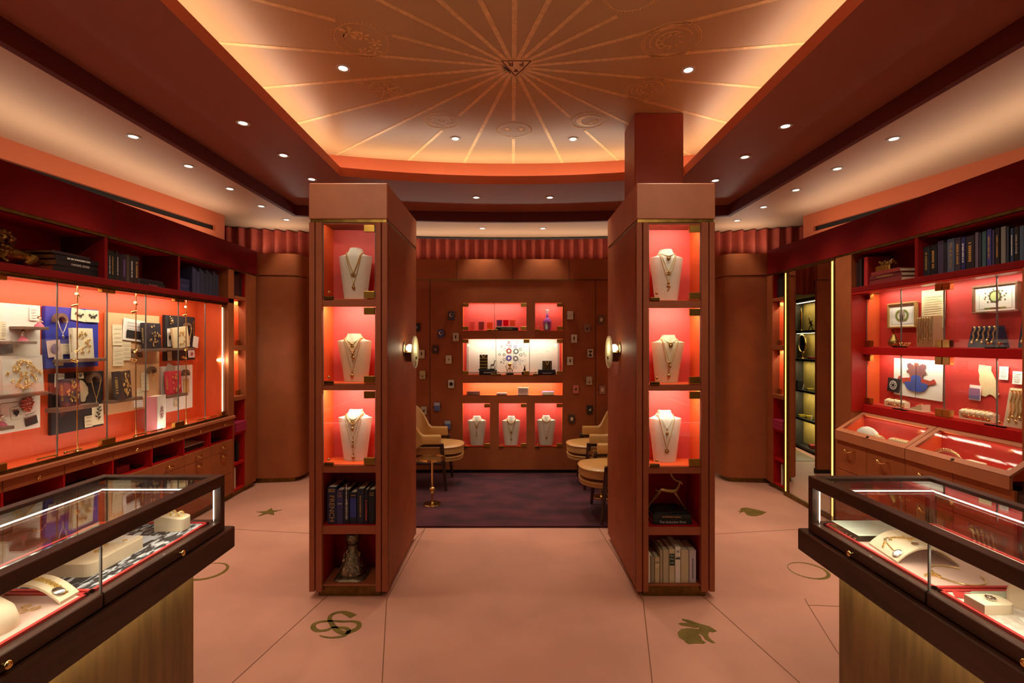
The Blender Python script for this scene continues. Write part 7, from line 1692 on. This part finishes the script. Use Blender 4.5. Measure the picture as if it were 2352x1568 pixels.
def patt():
    q = bpy.data.materials.new('dotted_textile'); q.use_nodes = True; nt = q.node_tree; b = nt.nodes['Principled BSDF']; b.inputs['Roughness'].default_value = .85; tc = nt.nodes.new('ShaderNodeTexCoord'); v = nt.nodes.new('ShaderNodeTexVoronoi'); v.inputs['Scale'].default_value = 95; v.inputs['Randomness'].default_value = .3; r = nt.nodes.new('ShaderNodeValToRGB'); e = r.color_ramp.elements
    e[0].position = .2; e[0].color = (*lin((120, 100, 60)), 1); e[1].position = .32; e[1].color = (*lin((222, 204, 156)), 1); nt.links.new(tc.outputs['Object'], v.inputs['Vector']); nt.links.new(v.outputs['Distance'], r.inputs[0]); nt.links.new(r.outputs[0], b.inputs['Base Color']); return q
solo('textile_scrap', m, patt(), 'torn cream textile scrap with small dark pattern in the lower right case', 'textile', Rw(c_[0], vr-.001, c_[1]), RR)
# chain stands
def chainstand(q, zb, d, mt, lab, nch, clab, v, lean=0, topw=1.0, side_mt=None, cr=.0028):
    u0, u1, _, zt = panel_from(1, *q, v); w_ = u1-u0; h_ = zt-zb; o = thing('chain_stand', lab, 'necklace stand', Rw((u0+u1)/2, v, zb), RR)
    m = MB(); k = w_/2; kt = k*topw; dy = lean
    m.add([(-k, 0, 0), (k, 0, 0), (k, d, 0), (-k, d, 0), (-kt, dy, h_), (kt, dy, h_), (kt, max(dy+.012, d-lean), h_), (-kt, max(dy+.012, d-lean), h_)], [(0,3,2,1), (4,5,6,7), (0,1,5,4), (1,2,6,5), (2,3,7,6), (3,0,4,7)]); part('body', m, mt, o)
    for i in range(nch):
        x = -kt*.75+2*kt*.75*i/max(nch-1, 1); L = h_*(.78 if i % 2 else .88); y = lambda z: dy*z/h_-.004
        zt_ = h_*.95; pts = [(x+.004*math.sin(j*1.3), y(zt_-(L-.02)*j/9), zt_-(L-.02)*j/9) for j in range(10)]
        m = beads(MB(), pts, cr, 1.8, .5)
        m.ball((x, y(zt_)-.002, zt_), cr*1.8, 8, 5); e = pts[-1]; m.ball(e, cr*2.0, 8, 5, 1.3)
        c = solo('hanging_chain', m, M_gold, 'gold chain hanging on the '+clab, 'chain', Rw((u0+u1)/2, v, zb), RR, 'gold chains hanging on the '+clab, True)
    return o
zu, zl_ = 1.4745, 1.0245
chainstand((2105, 2143, 728, 797), zu, .07, M_block if False else mat('tan_suede', (176, 136, 100), .85), 'tall tan box stand hung with gold chains in the upper case', 6, 'tall tan box stand', .145, 0, 1.0, None, .0022)
chainstand((2222, 2290, 750, 797), zu, .075, M_navy, 'navy wedge stand with five gold necklaces in the upper case', 5, 'navy wedge stand', .140, .022, .9, None, .0032)
chainstand((2338, 2400, 723, 799), zu, .075, M_navy, 'navy stand cut off by the right edge of the picture', 4, 'navy stand at the picture edge', .140, .02, .9, None, .0028)
chainstand((2304, 2385, 890, 975), zl_, .06, M_block, 'large cream chain board at the right end of the lower case', 7, 'large cream chain board', .135, .025, .86, None, .0036)
o = thing('pear_ornament', 'brushed gold pear ornament with stem in the upper case', 'ornament', Rw(*wr(2052.5, 793, .17)[:2], zu), RR)
m = MB(); m.lathe([(.012, 0), (.030, .008), (.036, .026), (.030, .048), (.017, .072), (.013, .088), (.004, .094)], 24); part('body', m, mat('brushed_gold', (170, 140, 80), .4, 1), o, True)
m = MB(); m.tube([(0, 0, .092), (.002, 0, .11), (-.002, 0, .125)], .0022, 6); m.ball((-.002, 0, .127), .004, 7, 5); m.prism([(0, .115), (-.014, .126), (-.02, .118)], -.001, .001, 'y'); part('stem', m, M_bronze, o, True)
m = MB(); beads(m, [(.035*math.cos(2*PI*i/24), .018*math.sin(2*PI*i/24), .008) for i in range(25)], .0045, 1.5)
for i in range(9): a = 2*PI*i/9; m.tube([(.035*math.cos(a), .018*math.sin(a), .008), (.042*math.cos(a), .022*math.sin(a), .024)], .003, 5); m.ball((.042*math.cos(a), .022*math.sin(a), .025), .004, 7, 5)
solo('miniature_crown', m, M_gold, 'small open gold crown beside the pear in the upper case', 'crown', Rw(*wr(2078, 797, .15)[:2], zu), RR, None, True)
# bracelet bars and ring wedge
def barstand(side, loc, rz, w_, lab, nb, blab, r=.022, h=.055, grp=None):
    o = thing('bracelet_bar', lab, 'bracelet stand', loc, rz)
    m = MB(); RX = Matrix.Translation((-w_/2, 0, h-r)) @ Matrix.Rotation(PI/2, 4, 'Y'); m.lathe([(r, 0), (r, w_)], 20, RX); part('padded_bar', m, M_block, o, True)
    m = MB()
    for q in (-1, 1): m.bbox(q*w_/2-.008, q*w_/2+.008, -r, r, 0, h-r*.4, .003)
    m.bbox(-w_/2, w_/2, -r, r, 0, .005, .001); part('stand', m, M_block, o)
    for i in range(nb):
        x = -w_*.34+w_*.68*i/max(nb-1, 1); m = MB(); n = 22; m.tube([(x+.003*math.sin(i), (r+.004)*math.cos(2*PI*k/n), h-r-.004+(r+.006)*math.sin(2*PI*k/n)*1.15) for k in range(n)], .0018, 6, True); m.ball((x, -r-.004, h-r-.012), .0045, 7, 5)
        solo('bangle', m, M_gold, blab, 'bracelet', loc, rz, blab+' group' if False else 'gold bangles on the '+blab.split(' on the ')[-1], True)
barstand(1, Rw(*wr(2060, 930, .17)[:2], zl_), RR, .175, 'cream bracelet bar with three gold bangles below the ink blot', 3, 'thin gold bangle on the bar below the ink blot')
barstand(1, Rw(*wr(2247, 960, .165)[:2], zl_), RR, .20, 'cream bracelet bar with five gold bangles in the middle of lower case', 5, 'thin gold bangle on the bar in the middle of lower case', .023, .062)
u, v_, _ = wr(2110, 938, .16); m = MB(); m.add([(-.055, -.03, 0), (.055, -.03, 0), (.055, .03, 0), (-.055, .03, 0), (-.055, -.03, .012), (.055, -.03, .05), (.055, .03, .05), (-.055, .03, .012)], [(0,3,2,1), (4,5,6,7), (0,1,5,4), (1,2,6,5), (2,3,7,6), (3,0,4,7)]); m.bbox(-.06, .06, -.034, .034, 0, .006, .001)
solo('ring_wedge', m, M_block, 'cream wedge-shaped ring stand right of the first bracelet bar', 'ring stand', Rw(u, .165, zl_), RR)
for i in range(3): solo('ring', ring_mb(.007, .0016), M_gold, 'gold ring on the cream wedge stand', 'ring', Rw(u-.02+.02*i, .165, zl_+.024+.007*i), RR, 'gold rings on the cream wedge stand', True)
# vitrine contents
zv = .7865
def vp_(px, py, z): 
    p = oz(px, py, z); return p
p = (WX-.02, 3.64); m = MB(); m.loft([[(.10*math.cos(2*PI*i/20)*k*(1+.15*math.sin(3*i)), .05*math.sin(2*PI*i/20)*k, z) for i in range(20)] for k, z in ((.9, 0), (1, .02), (.85, .05), (.5, .075), (.15, .085))]); solo('draped_cloth_form', m, M_white, 'white draped form in the far slanted vitrine', 'display form', (p[0], p[1], zv), RR, None, True)
barstand(1, (WX-.045, 3.50, zv), RR-.3, .09, 'small cream padded cuff stand beside the white draped form', 2, 'gold ring band on the small cuff stand', .018, .045)
barstand(1, (WX-.03, 3.32, zv), RR, .17, 'cream earring bar at the near end of the far vitrine', 6, 'gold hoop on the earring bar in the far vitrine', .018, .05)
for i, (x, y) in enumerate(((WX-.02, 2.98), (WX-.06, 2.93))):
    m = MB(); n = 12; hw = .075; rings = []
    for k in range(n+1): t = -1+2*k/n; rings.append([(t*hw, -.012, .012+.035*(1-t*t)), (t*hw, .012, .012+.035*(1-t*t)), (t*hw, .012, .020+.035*(1-t*t)), (t*hw, -.012, .020+.035*(1-t*t))])
    m.loft(rings); m.box(-hw, hw, -.012, .012, 0, .012); lab_ = ('rear', 'front')[i]
    solo('arched_stand', m, mat('rose_pad', (200, 90, 86), .8), '%s rose-red arched pad in the near slanted vitrine' % lab_, 'jewellery stand', (x, y, zv), RR+.25)
    m = beads(MB(), [(t*hw/8, 0, .025+.035*(1-(t/8)**2)) for t in range(-7, 8)], .0045, 1.5, .5); solo('bracelet', m, M_gold, 'gold link bracelet on the %s rose-red arched pad' % lab_, 'bracelet', (x, y, zv), RR+.25, None, True)
m = MB(); m.bbox(-.05, .05, -.035, .035, 0, .03, .004); solo('cream_box', m, M_block, 'cream suede box in the middle of the near vitrine', 'display block', (WX-.03, 2.80, zv), RR)
m = MB(); m.bbox(-.09, .09, -.035, .035, 0, .016, .003); o = solo('ring_pad', m, mat('rose_pad', (200, 90, 86)), 'rose-red ring pad at the near end of the near vitrine', 'ring pad', (WX-.055, 2.645, zv), RR)
for i in range(4): solo('ring', ring_mb(.008, .0016), M_gold, 'gold ring standing on the rose-red ring pad', 'ring', (WX-.055, 2.70-.035*i, zv+.0165), RR+.5, 'gold rings on the rose-red ring pad', True)
m = MB(); m.bbox(-.05, .05, -.02, .02, 0, .035, .012); solo('cream_roll', m, M_block, 'rounded cream roll at the right edge of the near vitrine', 'display form', (WX+.02, 2.60, zv), RR)
